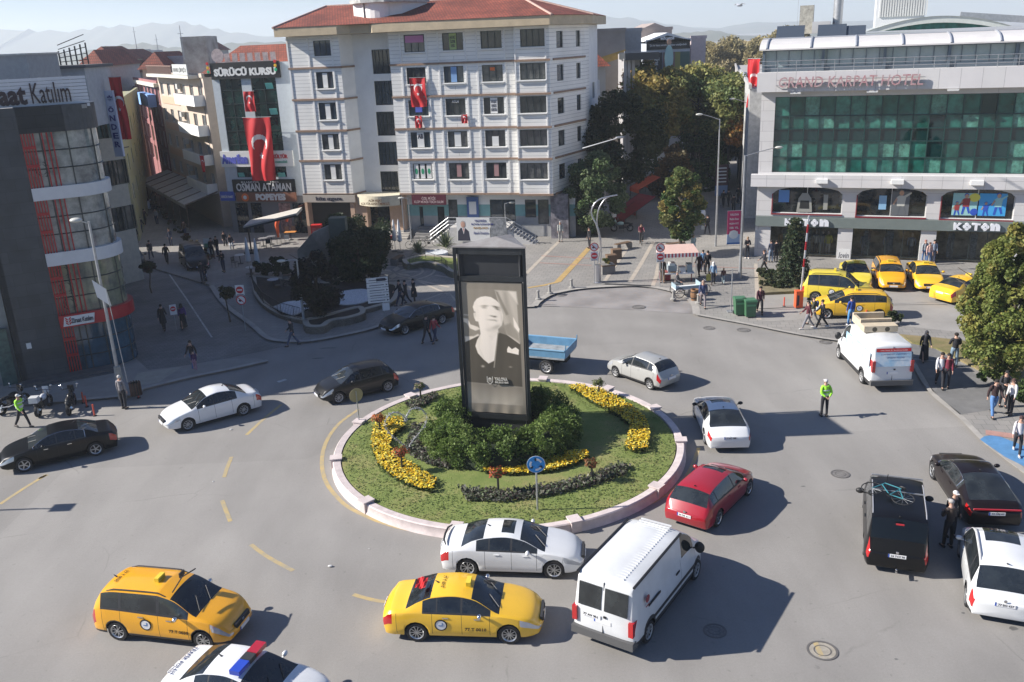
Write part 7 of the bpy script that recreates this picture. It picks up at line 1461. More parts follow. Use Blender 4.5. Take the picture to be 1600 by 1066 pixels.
zl=ray(1043,110,118).z; q=MB(); q.box(0,w_*.36,-.1,-.05,zl,z1-1.35,0); q.box(w_*.38,w_*.66,-.1,-.05,zl,z1-1.35,1); q.box(w_*.66,w_*.78,-.1,-.05,zl,z1-1.35,2); q.box(w_*.78,w_,-.1,-.05,zl,z1-1.35,3); q.ell((w_*.52,-.14,zl+1.5),(.55,.02,1.6),12,8,4); q.ell((w_*.52,-.16,zl+3.4),(.3,.02,.35),12,8,5); o=q.build('billboard_panels',[SG_BLK,M('ad_dark',(.08,.1,.08),.6,var=.7,scale=1.5,col2=(.25,.1,.12)),M('ad_olive',(.2,.2,.05),.6),M('ad_green',(.03,.09,.08),.6),M('ad_dress',(.4,.6,.55),.6),M('poster_skin',(.5,.3,.2),.6)],ak)
text('billboard_text','YENİNİN\nADRESİ\n34 YIL',o,w_*.17,-.14,z1-2.6,.5,PAPER,width=w_*.26,height=1.6,ext=.01,bold=.01)
facing('apartment_building','pale pink end house right of the billboard building',1080,1103,60,124,9,M('pink_render',(.5,.42,.42),.8,var=.12),3,2,z0=5,fh=2.8,ww=.9)
facing('apartment_building','low building with brown tiles behind the dark street tree',922,946,104,92,8,M('cream_render2',(.5,.47,.42),.8),3,2,z0=3,fh=2.7,ww=.9,roof=(1.2,TILE))
# far rooftops on the left
rb=random.Random(12)
HC=[M('far_wall_%d'%i,c,.85,var=.12) for i,c in enumerate(((.5,.47,.4),(.42,.42,.42),(.55,.52,.46),(.38,.4,.42),(.5,.4,.32)))]
lab=['red roofed','flat roofed']; n=0
for (px0,px1,py,Y,rf2) in ((130,175,95,140,1),(168,215,98,150,1),(205,245,104,165,1),(128,160,104,120,1),(172,200,84,210,0),(195,235,82,230,0),(232,262,85,200,0),(250,280,84,175,0),(262,292,92,120,0),(222,256,108,116,1),(214,240,113,150,1),(300,330,80,190,1),(140,170,86,300,0),(212,235,79,330,0),(330,350,85,260,0)):
    facing('far_house','%s house in the distant roofscape, %s'%(lab[0] if rf2 else lab[1],['just right of the billboard frame','above the long narrow flag','right above the yellow green house','behind the cream shop building','low beige one with a parapet','with a pale satellite mast side','near the rooftop antennas','left of the tall water tank block','stained grey water tank block above the beige hotel','behind the pink framed building','with rusty roof beside the street gap','behind the white gable','tiny one at the foot of the hills','small one under the antenna mast','tiny one right of the gable'][n]),px0,px1,py,Y,12 if Y>100 else 8,HC[n%5],2 if Y<180 else 0,3 if Y<180 else 0,roof=(2.0,TILE) if rf2 else None,z0=8,fh=2.6); n+=1
# water tank block, masts
a=ray(281,58,100);b=ray(321,58,100); t=thing('water_tank_block','stained grey concrete roof block above the beige hotel','rooftop box',(0,0,0)); q=MB(); q.box(a.x,b.x,100,104,9,a.z); q.build('wall',M('stained_block',(.4,.4,.39),.9,var=.35,scale=.8,col2=(.2,.19,.18)),t)
for (px_,py0,py1,Y,lb) in ((280,40,62,99,'thin antenna mast at the edge of the stained roof block'),(208,42,78,160,'tall thin radio mast left of the other masts'),(243,54,78,150,'stubby phone mast with dish on a far roof'),(920,18,32,100,'thin aerial behind the right end of the office block roof')):
    a=ray(px_,py0,Y);b=ray(px_,py1,Y); q=MB(); q.tube([(a.x,Y,b.z-2),(a.x,Y,a.z)],[.08,.03],5); q.bar((a.x-.3,Y,a.z-.8),(a.x+.3,Y,a.z-.8),.04); tag(q.build('antenna_mast',STEEL),lb,'mast')
# awnings of the left street
AWM=M('awning_canvas',(.42,.4,.37),.8,var=.15); AWF=M('awning_frame_brown',(.12,.08,.06),.6)
aw=thing('street_awning','long row of pale sloping canvas awnings along the shops of the left street','awning',(0,0,0)); A0=at(345,322,3.0);
st0=Vector(q2(328,87)); dr_=(Vector(q2(258,104.5))-st0).normalized(); nr=Vector((-dr_.y,dr_.x)); st0+=nr*.15
for i in range(7):
    p0=st0+dr_*(i*3.2); p1=p0+dr_*3.1; q=MB(); q.add([(p0.x,p0.y,3.6),(p1.x,p1.y,3.6),(p1.x+nr.x*3.2,p1.y+nr.y*3.2,2.7),(p0.x+nr.x*3.2,p0.y+nr.y*3.2,2.7)],[(0,1,2,3)]); v=q.v; q.add([(x,y,z-.06) for x,y,z in v],[(3,2,1,0)]); q.add([(p1.x+nr.x*3.2,p1.y+nr.y*3.2,2.7),(p0.x+nr.x*3.2,p0.y+nr.y*3.2,2.7),(p0.x+nr.x*3.2,p0.y+nr.y*3.2,2.35),(p1.x+nr.x*3.2,p1.y+nr.y*3.2,2.35)],[(0,1,2,3)]); q.build('canvas',AWM,aw)
    q=MB(); q.bar((p0.x,p0.y,3.62),(p0.x+nr.x*3.2,p0.y+nr.y*3.2,2.72),.1); q.tube([(p0.x+nr.x*3.1,p0.y+nr.y*3.1,0),(p0.x+nr.x*3.1,p0.y+nr.y*3.1,2.7)],.04,6); q.build('frame',AWF,aw)
# ================================================================ PEOPLE
def skin(verts,edges,radii,sub=1):
    me=bpy.data.meshes.new('sk'); me.from_pydata([tuple(v) for v in verts],edges,[]); me.update()
    o=bpy.data.objects.new('sk',me); COL.objects.link(o); o.modifiers.new('skin','SKIN')
    sv=me.skin_vertices[0].data
    for i,r in enumerate(radii): sv[i].radius=r if isinstance(r,tuple) else (r,r); sv[i].use_root=(i==0)
    s=o.modifiers.new('sub','SUBSURF'); s.levels=sub; s.render_levels=sub
    bpy.context.view_layer.update(); dg=bpy.context.evaluated_depsgraph_get()
    out=bpy.data.meshes.new_from_object(o.evaluated_get(dg)); bpy.data.objects.remove(o); bpy.data.meshes.remove(me)
    for p in out.polygons: p.use_smooth=True
    return out
def addto(me,mb):
    bm=bmesh.new(); bm.from_mesh(me); t=bpy.data.meshes.new('t'); t.from_pydata(mb.v,[],mb.f); bm.from_mesh(t); bm.to_mesh(me); bm.free(); bpy.data.meshes.remove(t)
    for p in me.polygons: p.use_smooth=True
def joints(legs,arms,lean=0,sit=False,head=0,low=0):
    J={}; pz=.93-low; J['pel']=Vector((0,0,pz)); J['pb']=Vector((0,0,pz-.1)); J['pu']=Vector((0,0,pz+.1)); c,s=math.cos(lean),math.sin(lean)
    def tor(x,y,z): z-=0; return Vector((x*c+z*s,y,pz+z*c-x*s))
    J['sp']=tor(-.01,0,.17); J['ch']=tor(0,0,.36); J['nb']=tor(.0,0,.5); J['nk']=tor(.015,0,.56); J['hd']=tor(.035,0,.66)+Vector((head*.02,0,0)); J['ht']=tor(.02,0,.765)
    for k,sg in (('L',1),('R',-1)):
        th,kn=legs[0 if sg>0 else 1]; h=J['pel']+Vector((0,sg*.09,-.05)); J['h'+k]=h
        kne=h+Vector((math.sin(th)*.42,sg*.015,-math.cos(th)*.42)); a=th-kn; ank=kne+Vector((math.sin(a)*.41,0,-math.cos(a)*.41)); J['k'+k]=kne; J['a'+k]=ank
        f=a*.5 if not sit else 0; J['t'+k]=ank+Vector((math.cos(f)*.15,sg*.015,-.05-math.sin(-f)*.05))
        sw,ab,el=arms[0 if sg>0 else 1][:3]; tw=arms[0 if sg>0 else 1][3] if len(arms[0 if sg>0 else 1])>3 else 0
        sh=tor(0,sg*.168,.455); J['s'+k]=sh; d=Vector((math.sin(sw),sg*math.sin(ab),-math.cos(sw)*math.cos(ab))).normalized(); e=sh+d*.29; J['e'+k]=e
        a2=sw+el; d2=Vector((math.sin(a2),sg*(math.sin(ab)*.5-tw),-math.cos(a2)*math.cos(ab))).normalized(); w_=e+d2*.25; J['w'+k]=w_; J['f'+k]=w_+d2*.09; J['d'+k]=d2
    m_=min(J['aL'].z,J['aR'].z,(J['tL'].z+.05),(J['tR'].z+.05))-.085
    if not sit:
        for q in J: 
            if q[0]!='d': J[q]=J[q]-Vector((0,0,m_))
    return J
POSES={
 'stand':joints([(.06,.05),(-.05,.03)],[(.08,.12,.2),(.0,.12,.25)]),
 'walk':joints([(.42,.1),(-.38,.25)],[(-.4,.12,.25),(.42,.12,.4)]),
 'walk2':joints([(-.3,.35),(.36,.05)],[(.35,.14,.5),(-.3,.14,.3)]),
 'back':joints([(.03,.03),(-.04,.03)],[(-.35,.25,-.5,.9),(-.35,.25,-.5,.9)]),
 'fold':joints([(.05,.03),(-.06,.04)],[(.3,.2,1.5,.8),(.3,.2,1.35,.8)],head=1),
 'phone':joints([(.08,.05),(-.1,.1)],[(.35,.15,1.9,.2),(.0,.15,.3)],lean=.06,head=1),
 'hip':joints([(.1,.05),(-.12,.1)],[(.1,.5,.9,.9),(.05,.12,.3)]),
 'sit':joints([(1.45,1.35),(1.3,1.5)],[(.35,.15,1.0),(.35,.15,.9)],lean=.12,sit=True,low=.42),
 'ride':joints([(1.0,1.2),(.55,.6)],[(.95,.15,.35),(.95,.15,.35)],lean=.3,sit=True,low=-.0),
}
def build_pose(name):
    J=POSES[name]; E=[]; V=[];R_=[];ix={}
    def a(k,r,par=None,pos=None): ix[k]=len(V); V.append(pos or J[k]); R_.append(r); 
    def grow(order,rad,extra=0):
        V.clear();R_.clear();E.clear();ix.clear()
        for k,par in order:
            ix[k]=len(V); V.append(J[k]); r=rad[k]; R_.append(tuple(q+extra for q in r) if isinstance(r,tuple) else r+extra)
            if par: E.append((ix[par],ix[k]))
        return skin(V,list(E),R_)
    rad=dict(pel=(.13,.10),sp=(.125,.095),ch=(.138,.1),nb=.075,nk=.052,hd=(.084,.094),ht=(.066,.07),pb=(.125,.1),pu=(.11,.085))
    for k in 'LR': rad.update({'h'+k:.085,'k'+k:.055,'a'+k:.036,'t'+k:.034,'s'+k:.056,'e'+k:.04,'w'+k:.026,'f'+k:(.036,.02)})
    body=[('pel',None),('sp','pel'),('ch','sp'),('nb','ch'),('nk','nb'),('hd','nk'),('ht','hd')]
    for k in 'LR': body+=[('h'+k,'pel'),('k'+k,'h'+k),('a'+k,'k'+k),('t'+k,'a'+k),('s'+k,'nb'),('e'+k,'s'+k),('w'+k,'e'+k),('f'+k,'w'+k)]
    rb_=dict(rad); rb_.update(pel=(.095,.075),sp=(.1,.075),ch=(.12,.085),hL=.068,hR=.068,kL=.046,kR=.046,sL=.045,sR=.045); b=grow(body,rb_); mb=MB(); hd=J['hd']; mb.ell((hd.x+.085,0,hd.z+.0),(.018,.014,.022),6,5)
    for s in (1,-1): mb.ell((hd.x-.005,s*.082,hd.z),(.02,.012,.03),6,5)
    for k,sg in (('L',1),('R',-1)):
        d=J['d'+k]; f=J['f'+k]; side=d.cross(Vector((0,1,0))); side=Vector((1,0,0)) if side.length<.1 else side.normalized(); 
        for i,(o_,L) in enumerate(((-.027,.05),(-.009,.062),(.009,.058),(.027,.045))): p=f+side*o_+d*.005; q=p+d*L*.6+Vector((0,-sg*.006,0)); r_=q+d*L*.4+Vector((0,-sg*.02,0)); mb.tube([p,q,r_],[.009,.008,.006],5)
        p=J['w'+k]+d*.03+side*.02; mb.tube([p,p+side*.03+d*.02,p+side*.035+d*.05],[.011,.01,.007],5)
    addto(b,mb)
    top=[('ch',None),('sp','ch'),('pel','sp'),('pb','pel'),('nb','ch')]
    for k in 'LR': top+=[('s'+k,'nb'),('e'+k,'s'+k),('w'+k,'e'+k)]
    rt=dict(rad); rt['nb']=.07; t=grow(top,rt,.017)
    leg=[('pel',None),('pu','pel')]
    for k in 'LR': leg+=[('h'+k,'pel'),('k'+k,'h'+k),('a'+k,'k'+k)]
    rl=dict(rad); rl['pel']=(.115,.09); rl['aL']=rl['aR']=.042; l=grow(leg,rl,.014)
    sh=[]
    for k in 'LR': a_=J['a'+k]; t_=J['t'+k]; sh.append(MB()); sh[-1].tube([a_+Vector((-.06,0,-.045)),a_+Vector((0,0,-.04)),t_+Vector((.02,0,.005))],[.045,.052,.038],8); 
    return dict(body=b,top=t,legs=l,shoes=sh,J=J)
PM={}
SKIN=M('skin',(.5,.3,.22),.6); FACE=M('face_dark',(.06,.03,.025),.6)
def cloth(c): return M('cloth_%03d_%03d_%03d'%tuple(int(x*999) for x in c),c,.85,var=.15,scale=5,bump=.15,bscale=20)
SHOE=M('shoe_dark',(.03,.028,.026),.6); SHOEW=M('shoe_white',(.65,.65,.63),.6)
def mobj(name,me,mat,par):
    o=bpy.data.objects.new(name,me); COL.objects.link(o); o.parent=par
    if not me.materials: me.materials.append(mat)
    o.material_slots[0].link='OBJECT'; o.material_slots[0].material=mat; return o
def person(label,px,py,face,pose='stand',h=1.72,top=(.05,.05,.06),legs=(.03,.03,.04),hair=(.02,.015,.012),z=PZ,extra='',shoes=None,loc=None,w=1.0,group=None,tilt=0):
    if pose not in PM: PM[pose]=build_pose(pose)
    P=PM[pose]; J=P['J']; t=thing('person',label,'person',loc or at(px,py,z),R(face),group); s=h/1.74; t.scale=(s*w,s*w,s)
    mobj('body',P['body'],SKIN,t); mobj('jacket' if 'shirt' not in extra else 'shirt',P['top'],cloth(top),t)
    if 'skirt' not in extra: mobj('trousers',P['legs'],cloth(legs),t)
    k_='shoemesh'
    for i in (0,1):
        if k_+str(i) not in P: o=P['shoes'][i].build('shoe',SHOE,t,smooth=60); P[k_+str(i)]=o.data
        else: o=bpy.data.objects.new('shoe',P[k_+str(i)]); COL.objects.link(o); o.parent=t
        o.material_slots[0].link='OBJECT'; o.material_slots[0].material=SHOEW if shoes=='w' else SHOE
    hd=J['hd']; q=MB()
    if 'scarf' in extra: q.ell((hd.x-.012,0,hd.z+.02),(.108,.1,.125),12,8); q.tube([(hd.x-.03,0,hd.z-.03),(hd.x-.03,0,hd.z-.17)],[.1,.13],10); q.build('headscarf',cloth(hair),t,smooth=60)
    elif 'cap' in extra: q.ell((hd.x-.01,0,hd.z+.055),(.1,.092,.075),12,6); q.box(hd.x+.06,hd.x+.16,-.06,.06,hd.z+.05,hd.z+.062); q.build('cap',cloth(hair),t,smooth=50)
    elif 'long' in extra: q.ell((hd.x-.025,0,hd.z+.035),(.095,.092,.105),12,8); q.ell((hd.x-.07,0,hd.z-.09),(.05,.08,.15),10,8); q.build('hair',cloth(hair),t,smooth=60)
    else: q.ell((hd.x-.024,0,hd.z+.045),(.095,.093,.09),12,8); q.build('hair',cloth(hair),t,smooth=60)
    q=MB()
    for s_ in (1,-1): q.ell((hd.x+.078,s_*.03,hd.z+.012),(.008,.012,.007),6,4)
    q.ell((hd.x+.076,0,hd.z-.042),(.008,.022,.006),6,4); q.build('face',FACE,t)
    if 'skirt' in extra or 'coat' in extra:
        z0=.12 if 'skirt' in extra else .48; pz=J['pel'].z; q=MB(); q.lathe([(.165,pz+.12),(.185,pz-.1),(.2,(pz+z0)/2),(.235 if 'skirt' in extra else .21,z0),(.2,z0)],18,closed=True); q.build('skirt' if 'skirt' in extra else 'coat_skirt',cloth(legs if 'skirt' in extra else top),t,smooth=60)
    if 'vest' in extra:
        q=MB(); q.lathe([(.165,1.02),(.172,1.08),(.172,1.13),(.165,1.14)],18,M4=Matrix.Diagonal((.8,1.12,1,1)),closed=True); q.lathe([(.17,1.24),(.18,1.25),(.18,1.29),(.17,1.3)],18,M4=Matrix.Diagonal((.78,1.15,1,1)),closed=True); q.build('reflective_band',M('reflective_band',(.6,.62,.6),.3),t)
    if 'pack' in extra: q=MB(); q.ell((-.17,0,1.27),(.1,.15,.2),10,8); tagp=q.build('backpack_worn',cloth((.08,.1,.2)),t,smooth=60)
    return t
D=(.02,.02,.025); DN=(.03,.04,.08); JE=(.1,.17,.32); GRY=(.2,.2,.21)
def bag(label,px,py,z,c,s=.3,hgt=.12): p=at(px,py,z); q=MB(); q.box(-s*.45,s*.45,-s*.2,s*.2,hgt,hgt+s); q.tube([(-s*.25,0,hgt+s),(0,0,hgt+s*1.45),(s*.25,0,hgt+s)],.012,5); o=tag(q.build('bag',cloth(c),smooth=30),label,'bag'); o.location=p; return o
HV=(.35,.8,.05)
person('officer in a lime hi-vis jacket and white cap striding by the parked motorcycles',38,668,-20,'walk',1.75,HV,D,(.6,.6,.6),0,'vest cap')
person('traffic officer in a lime hi-vis top standing alone in the road, hands behind back',1287,651,95,'back',1.76,HV,D,(.65,.62,.62),0,'vest cap')
person('elderly man in a grey jacket with grey hair seen from behind at the shaded kerb',195,639,80,'stand',1.76,(.22,.21,.22),D,(.55,.53,.5),0)
person('person in a dark coat and blue jeans walking along the shaded kerb below the park',458,541,185,'walk',1.72,(.03,.03,.035),(.08,.1,.16),z=0)
person('person in black walking just ahead of the red jacket behind the black saloon',668,536,60,'walk2',1.75,D,D,z=0)
person('person in a red jacket walking behind the black saloon',680,536,60,'walk',1.68,(.4,.06,.07),DN,z=0)
person('tall person in dark clothes, leftmost of the trio on the plaza',626,477,200,'walk',1.78,D,DN)
person('person in a dark coat, middle of the trio on the plaza',635,477,210,'walk2',1.75,D,D)
person('person in a long black coat, rightmost of the trio on the plaza',648,474,200,'stand',1.68,D,D,extra='coat')
person('woman in a dark jacket and blue jeans walking with a child in the shade',303,576,-100,'walk',1.68,(.03,.02,.02),JE,extra='long',z=.02)
person('child in purple and pink trousers beside the woman in the shade',306,580,-100,'stand',1.2,(.08,.03,.1),(.4,.22,.28),z=.02)
person('person in a long dark coat walking away down the left street',257,516,100,'walk',1.74,D,D,extra='coat',z=.02)
person('woman in a wide black skirt and purple top walking on the white street line',288,513,-70,'walk2',1.66,(.09,.04,.2),D,(.02,.02,.02),.02,'skirt scarf')
person('person in black walking alone up the middle of the left street',262,413,100,'walk',1.76,D,D,z=.02)
person('person in grey brown walking near the pale street patch',237,406,-80,'walk2',1.7,(.1,.09,.09),DN,z=.02)
person('person in black close to the bank side shop racks',214,382,-80,'stand',1.76,D,D,z=.02)
person('man in black standing left of the dark van front',333,404,-60,'stand',1.75,D,D)
person('man in a dark jacket beside the pale sandwich board in the left street',341,401,-120,'stand',1.75,(.03,.03,.03),DN)
person('person with a green bag standing below the sandwich board',350,425,-100,'phone',1.72,D,DN)
person('person in dark clothes leaning over the scooter in the left street',318,442,-90,'stand',1.7,(.03,.03,.04),(.06,.06,.08))
person('seated person in pale trousers on the low step near the folded parasols',361,388,-60,'sit',1.7,(.04,.04,.05),(.35,.38,.42),z=.14)
person('seated person in black next to the one in pale trousers',351,383,-60,'sit',1.7,D,D,z=.14)
person('man in a pale vest standing at the foot of the outdoor stair',876,378,-95,'stand',1.75,(.4,.42,.4),(.33,.32,.3),(.4,.38,.36))
person('person in black beside the steel double lamp post',921,388,-150,'stand',1.74,D,D)
person('person in a pale blue coat walking on the sunny plaza',1083,399,95,'walk',1.68,(.4,.5,.52),(.1,.08,.12),(.25,.2,.15),extra='coat')
person('woman in black with fair hair standing in the sun by the shop corner',1167,404,-90,'fold',1.66,D,D,(.3,.2,.12),extra='long',shoes='w')
person('person in a dark jacket with a white hood walking past the shop corner',1193,427,170,'walk',1.74,(.03,.03,.04),(.03,.03,.03),(.05,.03,.03),shoes='w')
person('woman in pale jeans bending at the shop entrance',1204,410,100,'stand',1.66,(.05,.06,.1),(.2,.25,.33),(.03,.02,.02))
person('person in black beside the woman in pale jeans at the shop entrance',1212,409,60,'stand',1.6,D,D)
person('woman in maroon, leftmost of the family group on the plaza',1092,432,100,'walk2',1.7,(.06,.02,.02),(.04,.02,.02),(.03,.02,.02),extra='long')
person('person in a light blue top in the middle of the family group',1098,425,100,'stand',1.6,(.15,.3,.5),DN)
person('tall man in black in the family group',1105,430,80,'walk',1.82,D,D)
person('woman in a white headscarf and blue jacket holding the child by the hand',1114,445,80,'walk2',1.62,(.15,.25,.38),D,(.75,.72,.68),extra='scarf')
person('small child in maroon and pale trousers walking with the woman in the headscarf',1130,444,70,'walk',1.15,(.08,.02,.02),(.3,.38,.4),(.35,.2,.1),extra='long')
bag('yellow green shopping bag carried by the woman in the headscarf',1108,441,PZ,(.45,.42,.1),.42)
person('man in a blue jacket and grey trousers walking by the wooden barrel',1098,480,-100,'walk',1.78,(.05,.07,.16),(.22,.19,.2),(.35,.25,.2),w=1.1)
person('man in a maroon jacket walking beside the green wheeled bins',1187,490,-100,'walk',1.76,(.07,.015,.03),D)
person('vendor in dark brown standing under the striped stall roof',1035,442,-90,'stand',1.72,(.03,.025,.02),(.3,.22,.15))
person('seated man with grey cap on the cargo tricycle',1056,452,-30,'sit',1.7,(.14,.13,.13),(.08,.1,.12),(.25,.24,.22),extra='cap',z=.3)
TR='three young people walking past the taxi rank'
person('youth in dark red and grey trousers, leftmost of the three by the taxis',1261,514,175,'walk',1.74,(.1,.02,.03),(.2,.2,.22),shoes='w')
person('youth with a black backpack in the middle of the three by the taxis',1270,508,170,'walk2',1.76,(.04,.045,.03),(.28,.27,.26),extra='pack')
person('youth in a black hoodie, rightmost of the three by the taxis',1283,513,175,'walk',1.75,D,D,shoes='w')
person('man in a blue jacket and blue jeans facing the amber estate taxi',1328,509,100,'stand',1.72,(.02,.06,.3),(.1,.3,.6),shoes='w')
person('person in grey behind the amber saloon taxi, left of three',1443,411,-90,'stand',1.68,(.3,.33,.36),JE,(.35,.15,.12))
person('person in a pale pink top behind the amber saloon taxi, middle of three',1450,414,-90,'stand',1.62,(.6,.4,.36),JE,(.1,.05,.04))
person('person with bluish top behind the amber saloon taxi, right of three',1457,411,-100,'stand',1.68,(.25,.3,.38),DN)
person('woman in a black coat and headscarf walking behind the poster van',1443,564,-100,'walk2',1.66,D,D,(.04,.04,.05),extra='skirt scarf')
person('young man in a white shirt and black trousers walking by the poster van',1467,605,-110,'walk',1.8,(.62,.62,.65),D,extra='shirt')
person('young person in a maroon top beside the white shirted man',1477,606,-110,'stand',1.72,(.18,.02,.04),D)
person('man in a black sweater and pale jeans standing on the grass edge',1489,573,80,'fold',1.76,D,(.2,.28,.36),w=1.12)
person('man in a dark brown sweater and blue jeans by the round tree',1550,650,-95,'walk2',1.74,(.04,.02,.02),(.1,.22,.45),w=1.08)
person('officer in black uniform with a black cap facing the pair by the round tree',1566,636,-110,'fold',1.74,(.03,.03,.035),D,(.02,.02,.02),extra='cap')
person('woman in a white top and black trousers by the round tree',1577,648,-160,'stand',1.68,(.62,.6,.6),D,(.08,.04,.03),extra='long')
person('woman in white walking on the blue painted ground',1588,709,-120,'walk',1.68,(.65,.62,.64),D,(.06,.03,.03),extra='long shirt',shoes='w')
person('person with a white cap standing behind, between the two black vehicles',1484,838,-90,'stand',1.72,D,D,(.7,.68,.66),0,'cap')
person('man in dark clothes with grey cap standing between the two black vehicles',1479,855,100,'fold',1.74,(.05,.035,.03),(.015,.015,.018),(.4,.38,.36),0,'cap')
person('dark passer-by carrying a white bag in the shade of the right street',1105,366,95,'walk',1.7,D,D,(.01,.01,.01)); bag('small white carrier bag held by the dark passer-by in the right street',1098,364,PZ,(.6,.6,.58),.3,.3)
crowd=((1130,340,'leftmost'),(1138,336,'second'),(1146,342,'third'),(1153,334,'fourth'),(1160,340,'fifth'),(1167,338,'rightmost'))
for i,(a,b,l_) in enumerate(crowd): person('%s of the dark crowd walking up the shaded right street'%l_,a,b-16+(i%3)*3,90+(i*37)%60-30,('walk','walk2')[i%2],1.72,((.03,.03,.03),(.02,.02,.02),(.06,.05,.05))[i%3],D,group='crowd in the right street')
for (a,b,c_,l_) in ((1142,248,D,'person in black far up the right street'),(1137,282,(.1,.03,.03),'person in dark red far up the right street'),(1166,310,(.4,.05,.05),'person in red near the hotel side of the right street'),(1104,250,(.3,.1,.1),'distant person among the street trees')): person(l_,a,b,90,'walk',1.72,c_,D)
for (a,b,c_,l_) in ((205,300,(.05,.05,.06),'distant passer-by in black deep in the left street'),(213,318,(.2,.2,.25),'distant passer-by in grey deep in the left street'),(196,345,(.03,.03,.03),'passer-by near the left shop fronts'),(228,352,(.06,.03,.03),'passer-by beside the flower sellers in the left street')): person(l_,a,b,90,'walk',1.72,c_,D,z=.02)
# cyclist
b=bicycle('bicycle','bicycle ridden by the cyclist coming out of the right street',DKMETAL); b.location=at(1002,381,PZ); b.rotation_euler=(0,0,R(-95))
person('cyclist in a dark red jacket riding out of the right street',1002,381,-95,'ride',1.7,(.12,.02,.04),D,z=PZ,loc=at(1002,381,PZ)+Vector((0.02,.24,.02)))
# ================================================================ TREES
def hz(px,py,base):  # height of pixel row above base point
    lo,hi=-5,60
    for _ in range(40):
        m=(lo+hi)/2; d=Vector((base.x,base.y,m-CH)); y=533-F_*d.dot(_U)/d.dot(_F)
        if y>py: lo=m
        else: hi=m
    return lo
def treepx(name,label,bx,by,topy,wpx,cbot,pal,seed,z=PZ,**k):
    b=at(bx,by,z); Dd=b.y; H=hz(bx,topy,b)-z; Hb=hz(bx,cbot,b)-z; cr=wpx/2/F_*(Dd/.93); return tree(name,label,b,H,cr,H-Hb,pal,seed,cz=(H+Hb)/2,**k)
def treeY(name,label,px,topy,cbot,wpx,Y,pal,seed,**k):
    p=ray(px,(topy+cbot)/2,Y); H=ray(px,topy,Y).z; Hb=ray(px,cbot,Y).z; return tree(name,label,(p.x,Y,0),H,wpx/2/F_*Y*1.0,H-Hb,pal,seed,cz=(H+Hb)/2,**k)
SG='trees along the right street'
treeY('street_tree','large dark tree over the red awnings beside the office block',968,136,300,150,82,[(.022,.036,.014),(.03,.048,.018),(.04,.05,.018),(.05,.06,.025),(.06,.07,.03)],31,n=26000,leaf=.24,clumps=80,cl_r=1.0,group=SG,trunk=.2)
treeY('street_tree','bushy green tree at the corner of the office block',930,230,372,100,76,[(.09,.14,.05),(.07,.11,.045),(.13,.18,.08),(.17,.21,.1)],32,n=20000,leaf=.2,clumps=60,cl_r=.7,group=SG)
treepx('street_tree','young yellowing tree in front of the striped market stall',1063,399,262,62,382,OLIVE+GREEN,33,n=14000,leaf=.2,clumps=46,cl_r=.55,trunk=.13,group=SG)
treeY('street_tree','green tree in the shade left of the dark shop sign',1095,182,330,84,98,[(.07,.12,.04),(.1,.17,.05),(.05,.09,.035)],34,n=16000,leaf=.26,clumps=60,cl_r=.9,group=SG)
treeY('street_tree','russet tree low in the right street behind the young one',1050,215,330,64,93,[(.16,.11,.05),(.12,.1,.05),(.2,.12,.05)],35,n=9000,leaf=.26,clumps=40,cl_r=.8,group=SG)
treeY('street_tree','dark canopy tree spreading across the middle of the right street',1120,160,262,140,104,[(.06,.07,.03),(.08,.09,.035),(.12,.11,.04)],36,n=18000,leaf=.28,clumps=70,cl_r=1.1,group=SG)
treeY('street_tree','olive and orange topped tree right of the dark flat canopy',1025,98,225,104,97,[(.27,.24,.08),(.22,.24,.08),(.34,.26,.08),(.2,.21,.07)],37,n=18000,leaf=.3,clumps=64,cl_r=1.2,group=SG)
treeY('street_tree','broad olive tree in the centre of the avenue crowns',1090,100,210,104,100,[(.27,.28,.09),(.31,.3,.09),(.2,.24,.08),(.34,.29,.1)],38,n=18000,leaf=.32,clumps=64,cl_r=1.2,group=SG)
treeY('street_tree','green tree nearest the hotel in the avenue crowns',1140,112,220,80,96,[(.19,.24,.09),(.15,.2,.07),(.25,.26,.09)],39,n=14000,leaf=.3,clumps=50,cl_r=1.1,group=SG)
treeY('street_tree','rust orange tree against the hotel side wall',1158,148,240,46,95,RUSSET,40,n=8000,leaf=.28,clumps=30,cl_r=.8,group=SG)
treeY('street_tree','orange brown tree low at the edge of the billboard building',1003,95,185,56,99,RUSSET+OLIVE,41,n=9000,leaf=.3,clumps=36,cl_r=.9,group=SG)
for i,(px_,ty,by_,w_,Y,lb) in enumerate(((1130,58,140,110,190,'tall pale bare looking tree mass, left part, on the skyline'),(1165,46,140,80,200,'tallest pale tree on the skyline beside the hotel'),(1235,46,70,50,210,'thin crown peeping over the hotel terrace'),(1195,60,120,60,180,'pale tree half hidden by the hotel terrace'))): treeY('plane_tree',lb,px_,ty,by_,w_,Y,[(.34,.28,.15),(.28,.24,.12),(.38,.32,.16),(.2,.18,.09)],50+i,n=12000,leaf=.45,clumps=60,cl_r=1.6,group='pale trees on the skyline')
treeY('street_tree','dark evergreen clump behind the avenue near the red flag',1125,112,150,50,150,DGREEN,55,n=6000,leaf=.4,clumps=30,cl_r=1.2)
